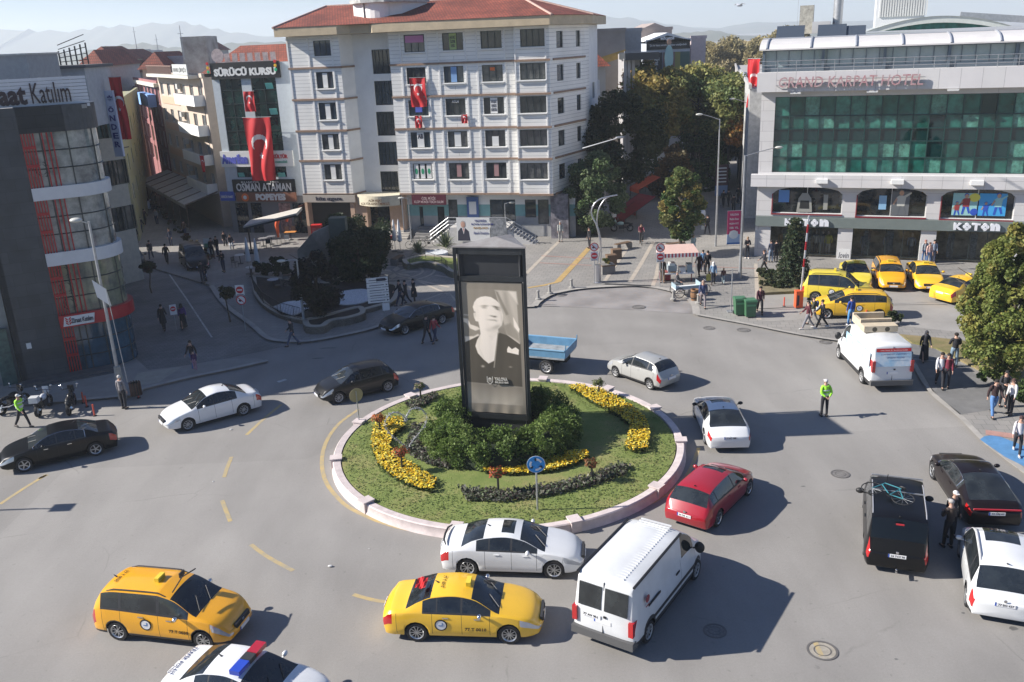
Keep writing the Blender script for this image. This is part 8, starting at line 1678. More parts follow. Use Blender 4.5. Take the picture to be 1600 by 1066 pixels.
# right foreground tree, conifer, beds
p=at(1572,612,PZ); tree('round_tree','big round bushy tree with yellowing leaves at the right edge',(p.x,p.y+.6,PZ),hz(1560,345,p)-PZ,3.0,hz(1560,345,p)-.45,[(.17,.21,.05),(.2,.23,.06),(.25,.26,.065),(.15,.19,.05),(.3,.27,.075)],61,n=60000,leaf=.14,clumps=170,cl_r=.5,shape=.42,cz=(hz(1560,345,p)+.3)/2,trunk=.16)
def conifer(name,label,b,h,r,pal,seed,n=9000,leaf=.14,group=None,cat='tree'):
    rs=np.random.RandomState(seed); t=thing(name,label,cat,b,0,group); q=MB(); q.tube([(0,0,0),(0,0,h*.97)],[.1,.02],7); q.build('trunk',BARK,t)
    P=[];
    tiers=int(h/.33)
    for k in range(tiers):
        z=.35+(h-.4)*k/tiers; rr=r*(1-z/h)**.85+.08
        for j in range(9): a=j*.7+k*1.9; m_=max(6,int(n/tiers/9)); u=rs.rand(m_)**.7; P.append(np.stack([math.cos(a)*rr*u,math.sin(a)*rr*u,z-.22*u*rr+.0*u],1)+rs.normal(size=(m_,3))*[.1,.1,.05])
    P=np.concatenate(P); C=np.array(pal)[rs.randint(len(pal),size=len(P))]*rs.uniform(.6,1.3,(len(P),1)); quads('foliage',P,leaf,C,LEAF,t,seed); return t
b=at(1237,448,PZ); conifer('conifer','conifer in front of the clothes shop window beside the barrier pole',b,hz(1237,335,b)-PZ,1.35,[(.035,.06,.03),(.05,.08,.035),(.09,.1,.05)],62)
bd=MB(); bd.prism(P2([(1184,425),(1250,428),(1247,457),(1188,460)],.2),PZ,.3); tag(bd.build('planting_bed',M('soil_grass',(.2,.17,.1),.95,var=.3,scale=2,bump=.5)),'raised bed of dry grass under the conifer','planting bed')
for i,(a,b_,r_) in enumerate(((1196,432,.7),(1210,436,.8),(1230,440,.7),(1199,446,.6),(1218,449,.55))): bush('low_shrub','%s low shrub in the bed under the conifer'%('leftmost back','second back','right back','front left','front right')[i].replace(' ',' ') if False else ('leftmost low shrub in the bed under the conifer','low shrub left of the conifer trunk','low shrub hiding the conifer foot','front left low shrub of the conifer bed','front right low shrub of the conifer bed')[i],at(a,b_,.3),(r_,r_*.7,r_*.5),[(.06,.08,.03),(.08,.09,.04),(.04,.06,.025)],70+i,1800,.12,16,group='shrubs in the conifer bed')
bush('clipped_shrub','low dark hedge shrub at the tail of the amber estate taxi',at(1389,507,PZ),(.85,.5,.42),[(.04,.06,.02),(.06,.08,.03)],76,2500,.1,22)
gr2=MB(); gr2.prism(P2([(1405,522),(1470,528),(1600,543),(1760,570),(1760,680),(1640,640),(1585,612),(1545,585),(1500,562),(1462,543),(1425,535)],.2),PZ,.2); GR2=bpy.data.materials.new('dry_lawn'); GR2.use_nodes=True; _gr(GR2,(.17,.17,.07),(.24,.2,.1),(.32,.25,.14)); tag(gr2.build('dry_grass',GR2),kind='structure')
for i,(a,b_,r_,l_) in enumerate(((1592,545,.8,'dark shrub peeping beside the round tree trunk'),(1608,640,.7,'small green shrub at the right edge beneath the round tree'),(1540,600,.5,'low leafy sucker at the foot of the round tree'))): bush('shrub',l_,at(a,b_,.2),r_,GREEN,80+i,1800,.12,14)
# shaded park, left of centre
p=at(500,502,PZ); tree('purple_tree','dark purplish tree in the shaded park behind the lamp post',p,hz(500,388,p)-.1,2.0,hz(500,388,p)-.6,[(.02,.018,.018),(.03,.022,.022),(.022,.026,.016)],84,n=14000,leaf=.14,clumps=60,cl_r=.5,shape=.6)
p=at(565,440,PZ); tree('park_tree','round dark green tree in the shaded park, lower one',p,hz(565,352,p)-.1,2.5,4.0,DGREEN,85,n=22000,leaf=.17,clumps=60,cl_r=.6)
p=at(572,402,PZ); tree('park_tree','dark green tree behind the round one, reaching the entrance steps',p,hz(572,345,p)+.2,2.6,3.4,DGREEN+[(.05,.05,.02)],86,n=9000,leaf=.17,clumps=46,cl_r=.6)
p=at(535,415,PZ); tree('park_tree','dark tree beside the stone wall block in the park',p,4.2,1.4,3.0,DGREEN,87,n=7000,leaf=.16,clumps=36,cl_r=.5)
bush('dark_hedge','low dark hedge mound right of the folded parasols',at(430,432,PZ),(1.9,1.3,.75),DGREEN,88,5000,.14,40)
for i,(a,b_,l_) in enumerate(((237,458,'small globe tree on a thin trunk at the left side of the left street'),(360,503,'small globe tree on a thin trunk by the no entry signs'))):
    p=at(a,b_,.02); tree('globe_tree',l_,p,2.35,.55,.75,[(.03,.04,.015),(.05,.055,.02),(.06,.035,.015)],90+i,n=1800,leaf=.11,clumps=18,cl_r=.22,trunk=.05,group='small globe street trees')
def spiky(label,px,py,r,h,seed,z=PZ,pal=((.09,.12,.05),(.14,.16,.07),(.05,.08,.03))):
    rs=np.random.RandomState(seed); t=thing('yucca',label,'plant',at(px,py,z)); m=MB()
    for i in range(150):
        a=rs.rand()*2*PI; e=rs.uniform(.15,1.4); L=r*rs.uniform(.7,1.1); d=Vector((math.cos(a)*math.cos(e),math.sin(a)*math.cos(e),math.sin(e)*h/r)); p0=Vector((0,0,h*.3)); p1=p0+d*L*.6; p2=p0+d*L+Vector((0,0,-L*.25*(1.4-e))); s_=Vector((-math.sin(a),math.cos(a),0))*.035
        m.add([p0-s_,p0+s_,p1+s_,p1-s_,p2],[(0,1,2,3),(3,2,4)],rs.randint(3))
    m.build('leaves',[M('yucca_%d'%i,c,.5) for i,c in enumerate(pal)],t); return t
spiky('large spiky plant in the curved planter beside the campaign banner',697,396,1.35,1.6,3); spiky('smaller spiky plant near the folded white parasols',654,402,.95,1.1,4)
# curved planters of the square
PLW=M('planter_stone',(.4,.36,.3),.8,var=.12,scale=2); SOIL=M('dark_soil',(.03,.022,.02),.95,var=.4,scale=4,bump=.6)
def planter(name,label,pxs,h,topm,wallm=PLW,z=PZ,wdt=.35):
    t=thing(name,label,'planter',(0,0,0)); pts=[tuple(p)[:2] for p in smoothline([at(x,y,z+h) for x,y in pxs]+[at(*pxs[0],z+h)],4)][:-1]
    q=MB(); q.prism(pts,z,z+h-.06); q.build('bed',topm,t); q=MB(); n=len(pts); c=Vector((sum(p[0] for p in pts)/n,sum(p[1] for p in pts)/n))
    ins=[]; 
    for i in range(n):
        a=Vector(pts[i-1]);b=Vector(pts[(i+1)%n]);d=(b-a).normalized(); nn=Vector((-d.y,d.x)); 
        if nn.dot(c-Vector(pts[i]))<0: nn=-nn
        ins.append(Vector(pts[i])+nn*wdt)
    vs=[(p[0],p[1],z) for p in pts]+[(p[0],p[1],z+h) for p in pts]+[(p.x,p.y,z+h) for p in ins]+[(p.x,p.y,z+h-.08) for p in ins]
    fs=[]
    for i in range(n): j=(i+1)%n; fs+=[(i,j,n+j,n+i),(n+i,n+j,2*n+j,2*n+i),(2*n+i,2*n+j,3*n+j,3*n+i)]
    q.add(vs,fs); q.build('rim',wallm,t); return t
planter('curved_planter','curved stone planter with bright lawn behind the portrait pylon',[(628,405),(660,398),(700,400),(760,405),(800,412),(800,425),(740,426),(705,424),(690,415),(660,408),(635,412)],.5,gr)
planter('park_planter','curved dark planted bed with white gravel in the shaded park',[(392,430),(430,432),(500,440),(560,435),(600,440),(625,445),(618,468),(590,478),(560,486),(520,498),(480,500),(440,492),(410,475),(396,455)],.3,SOIL)
planter('stone_bench_planter','zigzag pale stone bench wall edging the shaded park',[(472,498),(500,493),(540,482),(565,478),(570,488),(545,496),(520,500),(505,509),(478,509)],.5,SOIL)
gv=M('white_gravel',(.62,.64,.66),.9,var=.3,scale=9,bump=.8,bscale=18,bdist=.05)
for i,(pxs,l_) in enumerate(((([(508,462),(540,454),(572,452),(580,466),(560,474),(535,476),(520,470)]),'x'),([(425,480),(450,471),(490,469),(500,474),(480,482),(460,492),(440,492)],'y'),([(664,396),(688,392),(700,396),(690,400),(668,401)],'z'))):
    q=MB(); q.prism([tuple(p)[:2] for p in smoothline([at(x,y,.42) for x,y in pxs]+[at(*pxs[0],.42)],4)][:-1],.3,.42+.15*(i==2)); tag(q.build('white_gravel',gv),kind='stuff')
def rail(label,pxs,h,z=.35,name='railing'):
    t=thing(name,label,'railing',(0,0,0)); P=[at(x,y,z) for x,y in pxs]; q=MB()
    for a,b in zip(P,P[1:]):
        q.tube([a+Vector((0,0,h)),b+Vector((0,0,h))],.02,5); q.tube([a+Vector((0,0,.12)),b+Vector((0,0,.12))],.015,5); n=max(2,int((b-a).length/.16))
        for i in range(n+1): p=a+(b-a)*i/n; q.tube([p,p+Vector((0,0,h))],.01 if i%8 else .022,4)
    q.build('bars',DKMETAL,t); return t
rail('black low railing round the left side of the shaded park',[(392,432),(398,455),(412,475),(440,492),(470,500)],.8); rail('black low railing across the back of the shaded park',[(535,432),(570,440),(608,448),(606,465),(580,472)],.8); rail('low black railing on the curved lawn planter',[(640,412),(665,404),(690,412),(700,420)],.55,.55)
# stone block monument
t=thing('stone_monument','dark green stone wall block with sloping pale side in the shaded park','monument',(0,0,0)); GST=M('green_stone',(.07,.09,.075),.6,var=.2,scale=1); a=at(524,430,PZ);b=at(548,428,PZ); q=MB(); zt_=hz(533,342,a); q.box(a.x-.1,b.x,a.y,a.y+.9,PZ,zt_); q.build('tall_block',GST,t); a2=at(470,440,PZ); q=MB(); z2=hz(485,362,a2); q.add([(a2.x,a2.y,PZ),(a.x-.1,a.y+.2,PZ),(a.x-.1,a.y+.2,z2),(a2.x+1.2,a2.y,z2-.2),(a2.x,a2.y,z2-1.4)]+[(a2.x,a2.y+.7,PZ),(a.x-.1,a.y+.9,PZ),(a.x-.1,a.y+.9,z2),(a2.x+1.2,a2.y+.7,z2-.2),(a2.x,a2.y+.7,z2-1.4)],[(0,1,2,3,4),(9,8,7,6,5),(2,7,8,3),(3,8,9,4)]); q.build('sloping_wall',M('pale_wall_stone',(.22,.21,.19),.8,var=.15),t)
# ================================================================ STREET FURNITURE
def lamp(label,base,top,head,z=PZ,r=.07,group='street lamps',hs=.55,bz=None):
    """pole base pixel, pole top pixel, head pixel"""
    b=at(*base,z); H=hz(base[0],top[1],b); t=thing('street_lamp',label,'street lamp',b,0,group); dx=(head[0]-top[0])/F_*b.y*1.0; dz=-(head[1]-top[1])/F_*b.y
    q=MB(); q.tube([(0,0,0),(0,0,1.2),(0,0,H-z)],[r*1.3,r,r*.6],10); q.build('pole',STEEL,t,smooth=50)
    q=MB(); q.tube([(0,0,H-z-.05),(dx*.5,0,H-z+dz*.5),(dx,0,H-z+dz)],[.035,.03,.03],6); q.build('arm',STEEL,t)
    q=MB(); s=1 if dx>=0 else -1; q.ell((dx+s*hs*.4,0,H-z+dz),(hs*.5,.14,.09),12,8); q.build('lamp_head',M('lamp_head_grey',(.55,.55,.5),.4),t,smooth=60)
    return t
lamp('tall mast lamp carrying the pink banner, arm to the right',(1156,435),(1168,243),(1215,233),r=.1)
lamp('lamp post rising above the avenue trees with arm to the left',(1118,385),(1117,186),(1090,178))
lamp('farther lamp post close to the hotel side with arm to the left',(1164,330),(1166,162),(1143,154))
lamp('slim lamp post by the office entrance steps',(643,378),(641,310),(634,309),r=.05)
lamp('slim lamp post standing in front of the campaign banner',(791,372),(790,318),(797,317),r=.05)
lamp('pale single arm lamp in the shaded park',(476,510),(467,405),(448,407),r=.08)
p=at(192,622,PZ); t=thing('street_lamp','tall lamp on a stout concrete base at the bank corner','street lamp',p,0,'street lamps'); H=hz(152,350,p); q=MB(); q.tube([(0,0,0),(0,0,1.7),(0,0,1.75)],[.24,.17,.05],8); q.build('concrete_base',M('concrete_pole',(.3,.3,.28),.85,var=.2),t); q=MB(); q.tube([(0,0,1.7),(0,0,H)],[.09,.06],8); q.build('pole',STEEL,t); q=MB(); q.tube([(0,0,H-.1),(-.3,-.3,H+.1)],.03,6); q.ell((-.4,-.4,H+.15),(.3,.2,.12),10,8); q.build('lamp_head',M('lamp_head_grey',(.55,.55,.5),.4),t,smooth=60)
q=MB(); z0=hz(175,470,p); z1=hz(175,440,p); q.add([(-.35,-.1,z1),(.25,-.1,z1-.5),(.35,-.1,z0-.4),(-.25,-.1,z0+.1)],[(0,3,2,1)]); q.add([(-.35,-.07,z1),(.25,-.07,z1-.5),(.35,-.07,z0-.4),(-.25,-.07,z0+.1)],[(0,1,2,3)]); q.build('hanging_panel',PAPER,t)
q=MB(); q.tube([(.25,-.1,z0+.5),(.45,-.15,.9)],.02,5); q.build('cable',STEEL,t)
# sculptural double lamp
t=thing('double_lamp','steel double lamp of two curving tubes on a round base in the plaza','street lamp',at(934,441,PZ)); b=at(934,441,PZ); q=MB(); q.tube([(0,0,0),(0,0,.05),(0,0,1.25)],[.3,.24,.24],16); q.build('base',M('brushed_steel',(.5,.5,.52),.3,.8),t,smooth=40)
def cv(pxs,dy=0): return [((px_-934)/F_*b.y*1.0+(hz(px_,py_,b))*-.0,dy,hz(px_,py_,b)-PZ) for px_,py_ in pxs]
BST=M('brushed_steel',(.5,.5,.52),.3,.8)
q=MB(); q.tube([Vector(p) for p in smoothline(cv([(938,411),(940,395),(938,375),(933,352),(927,340),(925,330),(930,318),(942,310),(966,306)],-.05),3)],.05,8); q.build('outer_tube',BST,t,smooth=60)
q=MB(); q.tube([Vector(p) for p in smoothline(cv([(934,411),(937,398),(940,380),(937,362),(934,350),(936,330),(945,314),(955,308)],.08),3)],.045,8); q.build('inner_tube',BST,t,smooth=60)
t2=thing('double_lamp','distant double curved lamp among the avenue trees','street lamp',(ray(1078,230,100).x,100,PZ)); q=MB(); q.tube([(0,0,0),(0,0,4.2),(-.45,0,5.6),(0,0,7.3),(.5,0,7.8)],.06,6); q.tube([(.1,0,0),(.1,0,4.2),(-.15,0,5.6),(.1,0,7.0),(.5,0,7.7)],.05,6); q.build('tubes',BST,t2)
q=MB(); q.tube([(0,0,8.5),(2.4,-.8,9.2)],[.05,.035],6); q.ell((2.6,-.85,9.25),(.35,.12,.08),10,6); t=tag(q.build('wall_lamp',STEEL),'wall mounted lamp arm sticking out from the office block corner','street lamp'); pp=at(915,300,6.0); t.location=(pp.x,pp.y+2,.3)
# signs
SW=M('sign_white',(.7,.7,.7),.4); SR=M('sign_red',(.55,.02,.03),.4); SB=M('sign_blue2',(.02,.25,.6),.4); SK=M('sign_backs',(.35,.35,.33),.5,.3)
def disc(q,c,r,k,d=.0,n=24): q.lathe([(0,.008),(r,.008),(r,0)],n,k,Matrix.Translation((c[0],c[1]-d,c[2]))@Matrix.Rotation(PI/2,4,'X'))
def noentry(label,px,py,z=PZ,order='bike',H=2.3,s=1.0):
    t=thing('traffic_sign',label,'road sign',at(px,py,z)); q=MB(); q.tube([(0,0,0),(0,0,H)],.03,8); q.build('post',STEEL,t); zz_=H-.3
    def bike(zc):
        q=MB(); disc(q,(0,-.05,zc),.3*s,0); disc(q,(0,-.05,zc),.24*s,1,.006); q.bar((-.16*s,-.075,zc+.16*s),(.16*s,-.075,zc-.16*s),.05,.01,0,up=(0,1,0)); q.ell((-.05,-.068,zc-.03),(.1*s,.006,.07*s),8,6,2); q.build('sign_face',[SR,SW,INKB],t)
    def bar_(zc):
        q=MB(); q.box(-.26*s,.26*s,-.06,-.04,zc-.34*s,zc+.3*s,1); disc(q,(0,-.065,zc),.22*s,0); q.box(-.15*s,.15*s,-.082,-.075,zc-.04,zc+.04,1); q.box(-.2*s,.2*s,-.063,-.06,zc-.32*s,zc-.28*s,2); q.build('sign_face',[SR,SW,INKB],t)
    if order=='bike': bike(zz_); bar_(zz_-.62*s)
    else: bar_(zz_+.02); bike(zz_-.62*s)
noentry('no motorcycles over no entry sign left of the steel double lamp',929,443,H=2.9); noentry('no motorcycles over no entry sign left of the striped stall',1031,448,H=3.0); noentry('no entry over no motorcycles sign beside the globe tree',384,517,order='bar',H=2.9)
t=thing('traffic_sign','small no entry sign turned sideways in the left street','road sign',at(276,518,.02),R(25)); q=MB(); q.tube([(0,0,0),(0,0,1.6)],.025,6); q.build('post',STEEL,t); q=MB(); q.box(-.2,.2,-.05,-.03,1.1,1.75,1); disc(q,(0,-.052,1.48),.16,0); q.box(-.1,.1,-.07,-.06,1.45,1.51,1); q.build('sign_face',[SR,SW],t)
t=thing('roundabout_sign','blue circular roundabout arrows sign on a post at the front of the island','road sign',at(840,797,.35)); q=MB(); q.tube([(0,0,0),(0,0,2.1)],.035,8); q.build('post',STEEL,t); q=MB(); disc(q,(-.0,-.05,1.85),.33,1,n=32); disc(q,(0,-.06,1.85),.31,0,n=32)
for k in range(3):
    a0=k*2*PI/3+.4; pts=[(.2*math.cos(a0+i*.22),-.075,1.85+.2*math.sin(a0+i*.22)) for i in range(6)]; q.k=1
    for a,b in zip(pts,pts[1:]): q.bar(a,b,.07,.01,up=(0,1,0))
    e=a0+5*.22+.28; c0=a0+5*.22; q.add([(.3*math.cos(c0),-.08,1.85+.3*math.sin(c0)),(.1*math.cos(c0),-.08,1.85+.1*math.sin(c0)),(.2*math.cos(e+.1),-.08,1.85+.2*math.sin(e+.1))],[(0,1,2),(2,1,0)])
q.build('sign_face',[SB,SW],t)
t=thing('roundabout_sign','back of a round road sign on a post at the left rim of the island','road sign',at(561,658,.4),R(35)); q=MB(); q.tube([(0,0,0),(0,0,1.45)],.03,8); q.build('post',STEEL,t); q=MB(); disc(q,(0,.03,1.25),.33,0); q.lathe([(0,0),(.33,0)],24,0,Matrix.Translation((0,.02,1.25))@Matrix.Rotation(-PI/2,4,'X')); q.build('sign_back',M('sign_back_tan',(.36,.32,.2),.6,.2),t)
t=thing('direction_sign','white direction signboard with five arrow rows on a post behind the black saloon','direction sign',at(603,508,PZ),R(12)); q=MB(); q.tube([(0,0,0),(-.05,0,2.9)],.04,8); q.build('post',STEEL,t); q=MB()
for i in range(5): q.box(-.95,.35,-.08,-.04,2.75-.32*i+.02,3.05-.32*i,0); q.box(-.8,.1,-.09,-.08,2.88-.32*i,2.92-.32*i,1); q.add([(.2,-.09,2.96-.32*i),(.32,-.09,2.9-.32*i),(.2,-.09,2.84-.32*i)],[(0,1,2),(2,1,0)],1)
q.box(-.35,.2,-.085,-.08,2.82,3.0,1); q.box(-.12,.32,-.08,-.04,.95,1.4,0); q.build('boards',[SW,INKB],t)
# banner on mast
t=thing('banner','pink and blue vertical banner hung from the mast lamp','banner',at(1156,435,PZ)); bb=at(1156,435,PZ); z1=hz(1150,329,bb)-PZ; z0=hz(1146,381,bb)-PZ; dx0=(1141-1161)/F_*bb.y*1.0; q=MB(); zc=z0+(z1-z0)*.3
def bx(z): return -.12+ (z-z0)*0
q.box(-1.0,-.12,-.03,.0,zc,z1,0); q.box(-1.0,-.12,-.03,.0,z0,zc,1); q.box(-1.0,-.12,-.032,.002,z0,z0+.12,2); q.ell((-.56,-.03,zc-.02),(.32,.01,.3),14,6,3); o=q.build('cloth',[M('banner_pink',(.5,.03,.12),.6),M('banner_pale_blue',(.35,.45,.6),.6),M('banner_blue',(.05,.15,.4),.6),PAPER],t)
for i,s_ in enumerate(('YALOVA','Kadın Dost','KENTİ','100. YIL','YAŞINDA')): text('banner_text',s_,o,-.56,-.045,z1-.25-i*.3,.2,PAPER,width=.6,height=.14,ext=.003,bold=.004)
q=MB(); q.tube([(-1.05,-.0,z1),(0,0,z1)],.02,5); q.tube([(-1.05,-.0,z0),(0,0,z0)],.02,5); q.build('bracket',STEEL,t)
t=thing('information_board','tall brown and blue poster board in the shaded right street','sign',at(1126,320,PZ)); q=MB(); q.tube([(0,0,0),(0,0,1)],.05,6); q.build('post',STEEL,t); q=MB(); q.box(-.6,.6,-.06,.06,1.9,3.9,0); q.box(-.6,.6,-.06,.06,.9,1.9,1)
for i in range(5): q.box(-.45,.45,-.07,-.06,2.2+i*.33,2.32+i*.33,2)
q.build('board',[M('board_brown',(.12,.06,.06),.6),M('board_blue',(.25,.35,.5),.6),PAPER],t)
# plain post, barrier
t=thing('post','plain steel post with a stub cap beside the green bins','post',at(1142,487,PZ)); q=MB(); q.tube([(0,0,0),(0,0,2.7)],.035,8); q.build('tube',STEEL,t); q=MB(); q.box(-.25,.25,-.25,.25,0,.04); q.build('foot',STEEL,t)
t=thing('parking_barrier','orange parking barrier with its red and white arm raised','barrier',at(1247,481,PZ)); q=MB(); q.box(-.22,.22,-.2,.2,.05,1.05,0); q.box(-.24,.24,-.22,.22,1.05,1.1,0); q.box(-.16,-.02,-.21,-.2,.2,.85,1); q.build('cabinet',[M('barrier_orange',(.65,.1,.03),.5),INKB],t); text('barrier_text','STOP',t,-.02,-.215,.55,.2,PAPER,width=.6,height=.2,ext=.003,rz=0,ry=PI/2,bold=.006) if False else None
zt_=hz(1256,338,at(1247,481,PZ)); q=MB(); n=9
for i in range(n): q.k=i%2 if i>1 else 0; q.bar((.12+.02*i,0,1.0+(zt_-1.1)*i/n),(.12+.02*(i+1),0,1.0+(zt_-1.1)*(i+1)/n),.09,.05)
q.build('arm',[SW,SR],t)
# bins, barrel, bollards
def wbin(label,px,py):
    t=thing('wheeled_bin',label,'bin',at(px,py,PZ),0,'green wheeled bins'); GB=M('bin_green',(.05,.14,.07),.5,var=.1); q=MB(); v=[(-.27,-.3,.08),(.27,-.3,.08),(.27,.25,.08),(-.27,.25,.08),(-.33,-.36,1.0),(.33,-.36,1.0),(.33,.36,1.0),(-.33,.36,1.0)]; q.add(v,[(3,2,1,0),(0,1,5,4),(1,2,6,5),(2,3,7,6),(3,0,4,7),(4,5,6,7)]); q.build('tub',GB,t); q=MB(); q.box(-.36,.36,-.38,.38,1.0,1.04); q.box(-.34,.34,-.3,.36,1.04,1.09); q.build('lid',M('bin_green_lid',(.06,.17,.09),.45),t); q=MB(); q.tube([(-.3,.3,.1),(.3,.3,.1)],.1,10); q.build('wheels',BLACK,t); q=MB(); q.box(-.25,.25,-.365,-.35,.75,.85); q.build('label_strip',M('bin_strip',(.1,.3,.15),.5),t)
wbin('green wheeled bin nearer the steel post',1155,492); wbin('green wheeled bin nearer the man in maroon',1171,495)
t=thing('barrel_bin','wooden barrel litter bin by the market stall','bin',at(1085,469,PZ)); q=MB(); q.lathe([(.22,0),(.27,.35),(.25,.72),(.2,.72),(.2,.6)],16,closed=True); q.lathe([(0,.6),(.2,.6)],16); q.build('staves',M('barrel_wood',(.25,.13,.06),.7,var=.25,scale=7),t); q=MB()
for z in (.15,.55): q.lathe([(.262,z),(.275,z),(.275,z+.05),(.262,z+.05)],16,closed=True)
q.build('hoops',DKMETAL,t)
BO=M('bollard_stone',(.3,.29,.27),.7)
for (px_,py_,l_) in ((841,468,'left of the cobbled apron, nearest the pylon'),(859,459,'second from the pylon along the cobbled apron'),(893,450,'third along the cobbled apron'),(1052,468,'right of the tricycle wheels'),(1077,463,'beside the wooden barrel bin'),(1091,474,'in front of the man in the blue jacket')):
    t=thing('bollard','small stone bollard '+l_,'bollard',at(px_,py_,PZ),0,'stone bollards round the cobbled apron'); q=MB(); q.lathe([(.2,0),(.2,.08),(.1,.12),(.08,.5),(.11,.54),(.11,.6),(0,.66)],12); q.build('column',BO,t,smooth=30)
OR=M('post_orange',(.6,.09,.05),.5)
for (px_,py_,l_,z) in ((148,650,'flexible orange post nearest the camera by the bank kerb',0),(136,636,'flexible orange post behind the first by the bank kerb',0),(217,622,'flexible orange post beside the litter basket',0),(131,630,'flexible orange post farthest back by the bank kerb',0),(1225,479,'short orange post left of the parking barrier',PZ),(1353,500,'orange post beside the amber estate taxi',PZ)):
    t=thing('orange_post',l_,'post',at(px_,py_,z),0,'orange flexible posts'); q=MB(); q.tube([(0,0,0),(0,0,.6)],[.045,.04],8); q.build('tube',OR,t); q=MB(); q.lathe([(.1,0),(.1,.03),(.05,.05)],10); q.build('foot',BLACK,t)
t=thing('litter_basket','brown slatted litter basket against the concrete lamp base','bin',at(214,620,PZ)); q=MB()
for i in range(12): a=i*PI/6; q.bar((.25*math.cos(a),.25*math.sin(a),.1),(.25*math.cos(a),.25*math.sin(a),.8),.06,.02)
q.build('slats',M('basket_brown',(.08,.04,.03),.7),t); q=MB(); q.lathe([(.2,.1),(.22,.1),(.22,.75),(.2,.75)],12,closed=True); q.build('liner',DKMETAL,t)
# stall
t=thing('market_stall','pink and white striped market stall with glass display','stall',at(1058,438,PZ)); 
for x in (-1.15,1.15):
    for y in (-.7,.7): q=MB(); q.tube([(x,y,0),(x,y,2.1)],.025,6); q.build('leg',STEEL,t)
q=MB(); AW=M('stall_canvas',(.65,.45,.38),.7,var=.05); q.add([(-1.3,-.9,2.1),(1.3,-.9,2.1),(1.05,0,2.55),(-1.05,0,2.55),(1.3,.9,2.1),(-1.3,.9,2.1)],[(0,1,2,3),(3,2,4,5),(1,4,2),(5,0,3)]); q.add([(-1.3,-.9,2.08),(1.3,-.9,2.08),(1.3,.9,2.08),(-1.3,.9,2.08)],[(3,2,1,0)]); q.build('canopy',AW,t); q=MB()
n=22
for i in range(n): x=-1.3+2.6*i/n; q.k=i%2; q.add([(x,-.91,2.12),(x+2.6/n,-.91,2.12),(x+2.6/n,-.93,1.85),(x,-.93,1.85)],[(0,3,2,1)])
for i in range(14): y=-.9+1.8*i/14; q.k=i%2; q.add([(1.31,y,2.12),(1.31,y+1.8/14,2.12),(1.33,y+1.8/14,1.85),(1.33,y,1.85)],[(0,3,2,1)]); q.add([(-1.31,y,2.12),(-1.31,y+1.8/14,2.12),(-1.33,y+1.8/14,1.85),(-1.33,y,1.85)],[(0,1,2,3)])
q.build('valance',[M('stripe_red',(.45,.05,.07),.7),PAPER],t); q=MB(); q.box(-.9,1.1,-.5,.5,.55,.62,0); q.box(-.7,-.1,-.35,.3,.62,1.15,1); q.box(.1,.5,-.4,.2,.62,1.0,2); q.box(.6,.95,-.4,.2,.62,1.2,1); q.box(-.6,-.2,-.3,.25,.62,1.3,2)
for i in range(6): q.ell((-.5+i*.12,-.42,.7),(.06,.05,.05),8,5,3)
q.build('display',[WHITE,M('display_glass',(.3,.38,.42),.1,spec=.9),M('display_white',(.6,.62,.62),.4),M('simit_brown',(.4,.2,.06),.7)],t); q=MB(); q.tube([(-1,-.4,.0),(-1,-.4,.55)],.03,6); q.tube([(.9,-.4,.0),(.9,-.4,.55)],.03,6);q.box(-1.2,-.5,-.3,.3,.1,.7); q.build('base_box',M('red_box',(.25,.02,.03),.6),t)
t=thing('cargo_tricycle','white and blue cargo tricycle cart in front of the striped stall','tricycle',at(1066,462,PZ),R(8))
for y in (-.5,.5):
    q=MB(Matrix.Translation((-.35,y,.32))@Matrix.Rotation(PI/2,4,'X')); pts=[(.32*math.cos(2*PI*i/22),.32*math.sin(2*PI*i/22),0) for i in range(23)]; q.tube(pts,.025,5); o=q.build('wheel',TYRE,t); q=MB(Matrix.Translation((-.35,y,.32))@Matrix.Rotation(PI/2,4,'X'))
    for i in range(10): q.tube([(0,0,0),(.31*math.cos(i*PI/5),.31*math.sin(i*PI/5),0)],.006,3)
    q.build('spokes',STEEL,o)
q=MB(); q.box(-.6,1.1,-.45,.45,.5,.56,0); q.box(-.6,-.55,-.45,.45,.56,.85,1); q.box(1.05,1.1,-.45,.45,.56,.9,1); q.box(-.55,1.05,-.45,-.41,.56,.75,1); q.build('cargo_tray',[WHITE,M('tray_blue',(.3,.4,.45),.5)],t); q=MB(); q.tube([(1.1,0,.5),(1.6,0,.35),(1.5,0,.9)],.02,6); q.tube([(1.5,-.25,.95),(1.5,.25,.95)],.015,6); q.build('fork',STEEL,t)
q=MB(Matrix.Translation((1.6,0,.32))@Matrix.Rotation(PI/2,4,'X')); q.tube([(.3*math.cos(2*PI*i/22),.3*math.sin(2*PI*i/22),0) for i in range(23)],.022,5); q.build('wheel',TYRE,t)
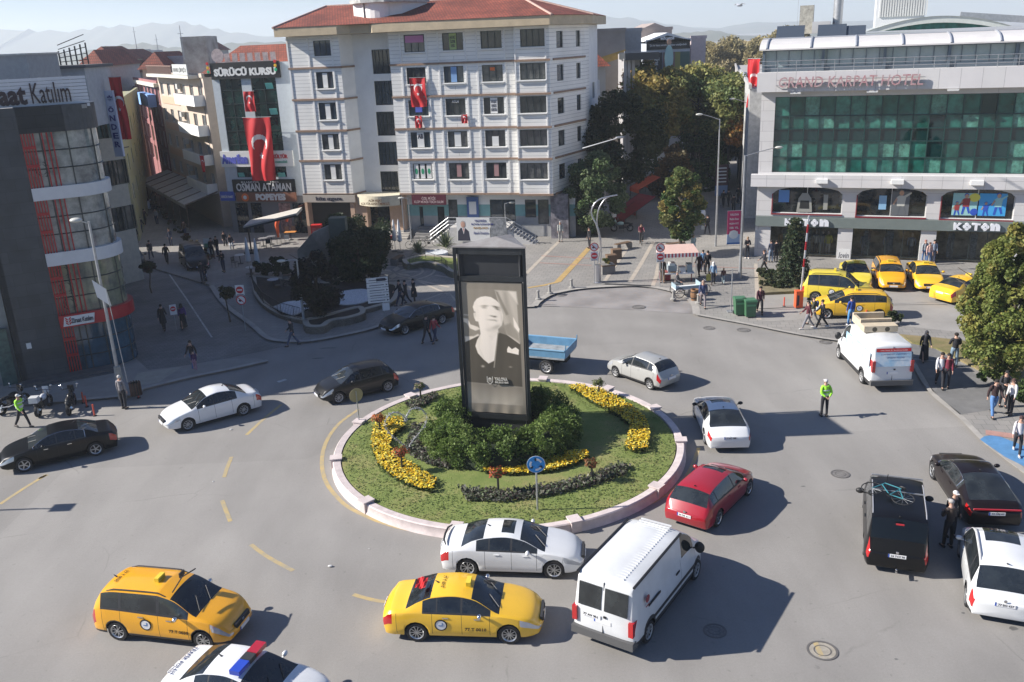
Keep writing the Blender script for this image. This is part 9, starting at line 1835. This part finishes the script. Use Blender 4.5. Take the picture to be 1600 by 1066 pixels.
# plaza planters / benches
WD=M('bench_wood',(.16,.1,.06),.8,var=.2); CB=M('box_grey',(.2,.19,.18),.8,var=.12)
for (px_,py_,h,l_,k) in ((949,427,.7,'wooden planter box with a bush nearest the steel double lamp',1),(955,413,.75,'tall narrow bin like planter second from the lamp',0),(963,404,.75,'square dark planter third from the lamp',0)):
    t=thing('planter_box',l_,'planter',at(px_,py_,PZ),R(10)); q=MB(); w_=.48 if k else .36; q.box(-w_,w_,-w_*.8,w_*.8,0,h); q.build('box',CB if k else WD,t); q=MB(); q.box(-w_-.03,w_+.03,-w_*.8-.03,w_*.8+.03,h-.1,h-.02); q.build('rim',WD,t); 
    if k: bush('foliage','',(0,0,h-.1),(.42,.35,.3),OLIVE+GREEN,95,700,.09,8,parent=t)
def bench(label,px,py,rz,L=1.5,z=PZ,group=None):
    t=thing('bench',label,'bench',at(px,py,z),R(rz),group)
    for s in (1,-1): q=MB(); q.box(s*L*.4-.2,s*L*.4+.2,-.25,.25,0,.5); q.build('concrete_block',CB,t)
    for i in range(4): q=MB(); q.box(-L/2,L/2,-.22+i*.12,-.13+i*.12,.5,.55); q.build('slat',WD,t)
bench('bench between concrete blocks nearest the cyclist',973,390,35); bench('bench between concrete blocks at the foot of the young tree',1055,390,20); bench('bench at the left end of the curved lawn planter',622,412,70); bench('dark bench on the shaded park terrace',460,440,5); bench('bench near the dining tables in the shaded park',545,424,10)
# parasols, tables
def parasol(label,px,py,h,z=PZ):
    t=thing('folded_parasol',label,'parasol',at(px,py,z),0,'folded white parasols'); q=MB(); q.tube([(0,0,0),(0,0,h)],.025,6); q.build('pole',STEEL,t); q=MB(); q.lathe([(.06,h*.32),(.2,h*.36),(.17,h*.6),(.07,h*.93),(.02,h*1.0)],12); q.build('canopy',M('parasol_cloth',(.62,.64,.66),.8,var=.06),t,smooth=40); q=MB(); q.box(-.25,.25,-.25,.25,0,.1); q.build('base',CB,t)
parasol('folded white parasol left of the shaded pair',391,428,2.9); parasol('folded white parasol right of the shaded pair',405,432,3.0); parasol('folded white parasol left by the entrance steps',618,393,2.7); parasol('folded white parasol right by the entrance steps',626,395,2.8)
q=MB(); q.box(-.3,.3,-.1,.1,.0,.25); o=tag(q.build('red_cloth',RED),'red cloth bundle at the foot of the folded parasols','cloth'); p=at(615,396,.9); o.location=at(616,388,PZ)+Vector((0,-.2,1.2)); o.location.z=1.0
def table(label,px,py,c=(.5,.5,.48),r=.4,z=PZ,sq=False,group='cafe tables'):
    t=thing('cafe_table',label,'table',at(px,py,z),0,group); q=MB(); (q.box(-r,r,-r*.7,r*.7,.7,.74) if sq else q.lathe([(0,.7),(r,.7),(r,.74),(0,.74)],18)); q.build('tabletop',M('tabletop_%d'%int(c[0]*99),c,.6),t); q=MB(); q.tube([(0,0,0),(0,0,.7)],.035,6); q.lathe([(.25,0),(.2,.04),(0,.05)],12); q.build('leg',DKMETAL,t)
def chair(label,px,py,rz,c=(.05,.05,.055),z=PZ,group='cafe chairs'):
    t=thing('cafe_chair',label,'chair',at(px,py,z),R(rz),group); m_=M('chair_%d_%d'%(int(c[0]*99),int(c[1]*99)),c,.6); q=MB(); q.box(-.21,.21,-.2,.2,.43,.46); q.build('seat',m_,t); q=MB(); q.box(-.21,.21,.17,.2,.5,.85); q.build('backrest',m_,t)
    for a in (-1,1):
        for b_ in (-1,1): q=MB(); q.tube([(a*.19,b_*.18,0),(a*.18,b_*.17,.44 if b_<0 else .85)],.014,5); q.build('leg',DKMETAL,t)
table('pale round table left of the folded parasols in the shade',376,412); chair('dark chair beside the pale round table in the shade',368,418,70); table('pale round table below the folded parasols',394,432); table('sunlit orange topped square table on the cafe terrace',455,375,(.6,.25,.06),.5,sq=True); chair('light wooden chair behind the orange table',449,369,10,(.4,.25,.15)); chair('light wooden chair right behind the orange table',458,368,-10,(.4,.25,.15)); chair('white chair in front of the orange table',450,382,180,(.6,.6,.58)); table('dark table near the giant tilted canopy',412,385,(.2,.2,.2)); chair('black chair near the dark table',420,388,200); chair('black chair left of the dark table',404,388,90); table('dark table behind the hedge mound',425,382,(.15,.15,.16)); chair('dark chair at the hedge mound end',436,380,-60); table('pale table by the park railing',428,452,(.4,.4,.42)); chair('dark chair beside the park railing table',436,455,-80)
# big tilted canopy
t=thing('tilted_canopy','long tilted beige cantilever canopy over the cafe terrace','canopy',at(393,395,PZ)); b=at(393,395,PZ); hh=hz(393,350,b)-PZ; x2=(478-395)/F_*b.y; z2=hh+ (350-333)/F_*b.y; q=MB(); q.add([(-.1,-1.0,hh),(x2,-1.0,z2),(x2,1.2,z2+.1),(-.1,1.2,hh+.1),(-.1,-1.0,hh-.25),(x2,-1.0,z2-.25),(x2,1.2,z2-.15),(-.1,1.2,hh-.15)],[(0,1,2,3),(7,6,5,4),(0,4,5,1),(1,5,6,2),(2,6,7,3),(3,7,4,0)]); q.build('fabric',M('canopy_beige',(.5,.47,.42),.7),t); q=MB(); q.bar((-.1,-1.02,hh-.2),(x2,-1.02,z2-.2),.03,.14); q.build('edge',DKMETAL,t); q=MB(); q.tube([(0,0,0),(0,0,hh)],.07,8); q.build('post',DKMETAL,t); q=MB(); q.box(-.5,.5,-.5,.5,0,.15); q.build('base',DKMETAL,t)
# assorted
t=thing('red_cooler','red wrapped drinks cabinet on the sunny terrace','cabinet',at(497,378,PZ)); q=MB(); q.box(-.45,.45,-.35,.35,0,1.55); q.build('cabinet',RED,t); q=MB(); q.box(-.35,.35,-.36,-.35,.5,1.3); q.build('front_panel',M('cooler_print',(.45,.1,.1),.5,var=.6,scale=4),t)
t=thing('inflatable_figure','orange inflatable advertising arch at the restaurant door','inflatable',at(446,372,PZ)); q=MB(); q.tube([(-.6,0,0),(-.65,0,1.2),(-.4,0,2.0),(0,0,2.3),(.4,0,2.0),(.3,0,1.5)],[.12,.18,.22,.25,.2,.12],10); q.build('tube',M('inflatable_orange',(.7,.12,.04),.5),t,smooth=60)
t=thing('air_conditioner','outdoor air conditioning unit beside the entrance steps','air conditioner',at(570,356,PZ)); q=MB(); q.box(-.45,.45,-.2,.2,.9,1.6); q.build('case',M('ac_grey',(.5,.5,.48),.6),t); q=MB(); disc(q,(.1,-.205,1.25),.25,0); q.build('fan_grille',DKMETAL,t); q=MB(); q.box(-.4,.4,-.15,.15,0,.9); q.build('stand',CB,t)
for (px_,py_,l_) in ((650,388,'dark bicycle parked left of the spiky plant'),(672,385,'second dark bicycle right behind the first by the side steps'),(463,452,'bicycle leaning at the park terrace rail')):
    b=bicycle('bicycle',l_,DKMETAL,'bicycles parked in the square'); b.location=at(px_,py_,PZ); b.rotation_euler=(R(6),0,R(5))
t=thing('sandwich_board','pale folding sandwich board between the men in the left street','sign',at(327,396,PZ)); q=MB(); q.add([(-.35,-.3,0),(.35,-.3,0),(.35,0,1.3),(-.35,0,1.3),(-.35,.3,0),(.35,.3,0)],[(0,1,2,3),(3,2,5,4),(2,1,0,3)][:2]); q.build('boards',M('board_pale',(.45,.5,.48),.6),t); q=MB(); q.box(-.25,.25,-.19,-.16,.5,.9); q.build('lettering_panel',M('board_green',(.1,.3,.2),.6),t)
motorbike('dark scooter among the men in the left street',P_BLACK,322,438,-70,.02,sc_=.9)
motorbike('scooter parked near the restaurant in the left street',P_DGREY,308,398,-60,.02,sc_=.9)
# red awnings, right street
RA=M('awning_red',(.35,.02,.025),.7,var=.15); RO=M('awning_orange',(.7,.1,.03),.7,var=.1)
for i,(px_,py_,Y,w_,m_,l_) in enumerate(((996,322,84,2.6,RA,'lower dark red sloping awning under the large tree'),(984,335,80,1.7,RA,'small dark red awning beside the parked motorcycles'),(1008,290,92,2.4,RO,'bright orange red awning above the dark red one'),(1030,284,96,2.2,RO,'right orange red awning beside the young tree'))):
    p=ray(px_,py_,Y); t=thing('red_awning',l_,'awning',(p.x,p.y,0),R(-60) if i<2 else R(-75),'red awnings of the right street'); z=p.z; q=MB(); q.add([(-w_/2,1.2,z+.9),(w_/2,1.2,z+.9),(w_/2,-1.2,z-.2),(-w_/2,-1.2,z-.2),(-w_/2,-1.2,z-.6),(w_/2,-1.2,z-.6)],[(0,3,2,1),(3,4,5,2),(1,2,3,0)][:2]); q.build('canvas',m_,t); q=MB()
    for x in (-w_/2,w_/2): q.tube([(x,-1.1,0),(x,-1.1,z-.2)],.03,5); q.tube([(x,1.2,z+.9),(x,-1.2,z-.2)],.02,5)
    q.build('frame',DKMETAL,t)
# market flowers row in the left street
for i in range(9):
    p=at(238+i*11,322+i*11,.02); bush('flower_stand','%s flower display of the stands along the left street'%('farthest second third fourth middle sixth seventh eighth nearest'.split()[i]),p,(.6,.6,.45),[(.06,.06,.03),(.12,.05,.03),(.1,.09,.04),(.15,.13,.1)],120+i,500,.12,8,group='flower stands along the left street')
for i,(px_,py_,l_) in enumerate(((200,400,'goods rack nearest the bank corner'),(196,372,'second goods rack along the bank side'),(192,348,'farthest goods rack along the bank side'))):
    t=thing('goods_rack',l_,'rack',at(px_,py_,.02),R(-60),'goods racks beside the bank'); q=MB()
    for z in (.5,1.0,1.5): q.box(-1.0,1.0,-.3,.3,z,z+.05)
    q.build('shelf',WD,t); q=MB()
    for x in (-1,1): q.bar((x,0,0),(x,0,1.9),.05)
    q.build('upright',DKMETAL,t); q=MB(); rr_=random.Random(i)
    for k in range(14): x=-.9+.13*k; z=(.55,1.05,1.55)[k%3]; q.box(x,x+.12,-.22,.22,z,z+rr_.uniform(.15,.35),k%3)
    q.build('goods',[M('goods_red',(.3,.05,.04),.7),M('goods_pale',(.4,.38,.33),.7),M('goods_blue',(.1,.15,.25),.7)],t)
for i in range(6):
    p=at(268+i*13,300+i*9,.02); l_=('farthest','second farthest','third','fourth','fifth','nearest')[i]; t=thing('shop_display','%s shop display under the long row of pale awnings'%l_,'display',(p.x+.6,p.y+1.0,.02),R(-60),'shop displays under the pale awnings'); rr_=random.Random(40+i); q=MB(); q.box(-1.2,1.2,-.35,.35,.5,.6); q.box(-1.2,-1.1,-.3,.3,0,.5); q.box(1.1,1.2,-.3,.3,0,.5); q.build('table',WD,t); q=MB()
    for k in range(12): x=-1.1+.18*k; q.box(x,x+.16,-.3,.3,.6,.6+rr_.uniform(.1,.7),k%3)
    q.build('goods',[M('goods_red',(.3,.05,.04),.7),M('goods_pale',(.4,.38,.33),.7),M('goods_blue',(.1,.15,.25),.7)],t)
for i,(a,b,l_) in enumerate(((222,366,'person in dark clothes walking up the left street behind the goods racks'),(246,352,'person in a pale top in the middle of the left street'),(243,318,'small distant figure in the left street'),(268,386,'person near the nearest flower display'),(290,372,'person in brown browsing under the pale awnings'),(205,415,'person by the parked car at the bank corner'))): person(l_,a,b,(80,-100)[i%2],('walk','stand')[i%2],1.72,((.03,.03,.04),(.3,.28,.26),(.1,.04,.04),(.05,.06,.1),(.12,.07,.04),(.04,.04,.04))[i],DN,z=.02)
# seagull
t=thing('seagull','small seagull gliding in the sky above the avenue','bird',ray(1156,9,60)); q=MB(); q.ell((0,0,0),(.22,.06,.06),10,8); q.add([(.08,0,.02),(-.08,0,.02),(-.1,.35,.12),(-.02,.62,.03),(.1,.33,.13)],[(0,1,2,4),(4,2,3),(4,2,1,0),(3,2,4)]); q.add([(.08,0,.02),(-.08,0,.02),(-.1,-.35,.12),(-.02,-.62,.03),(.1,-.33,.13)],[(0,1,2,4),(4,2,3),(4,2,1,0),(3,2,4)]); q.add([(-.18,-.04,0),(-.18,.04,0),(-.34,.07,0),(-.34,-.07,0)],[(0,1,2,3),(3,2,1,0)]); q.build('body',M('gull_white',(.6,.6,.62),.7),t); t.rotation_euler=(0,0,R(20))
# sign shadows thrown from outside the frame at left: a real direction sign on a gantry arm
t=thing('gantry_sign','road sign arm standing just outside the left edge','road sign',at(-230,806,0)); q=MB(); q.tube([(0,0,0),(0,0,4.2),(0.2,0,4.4),(.9,-.05,4.4)],.05,6); q.build('arm',STEEL,t); q=MB(); q.box(.9,1.7,-.3,.3,4.35,4.4); q.build('panel',SK,t)
# haze
hzm=bpy.data.materials.new('haze'); hzm.use_nodes=True; n=hzm.node_tree.nodes; n.remove(n['Principled BSDF']); pv=n.new('ShaderNodeVolumePrincipled'); pv.inputs['Color'].default_value=(.85,.93,1,1); pv.inputs['Density'].default_value=.00033; pv.inputs['Anisotropy'].default_value=.2; hzm.node_tree.links.new(pv.outputs[0],n['Material Output'].inputs['Volume'])
q=MB(); q.box(-3600,3600,-50,4200,-3,150); tag(q.build('haze',hzm),kind='stuff')
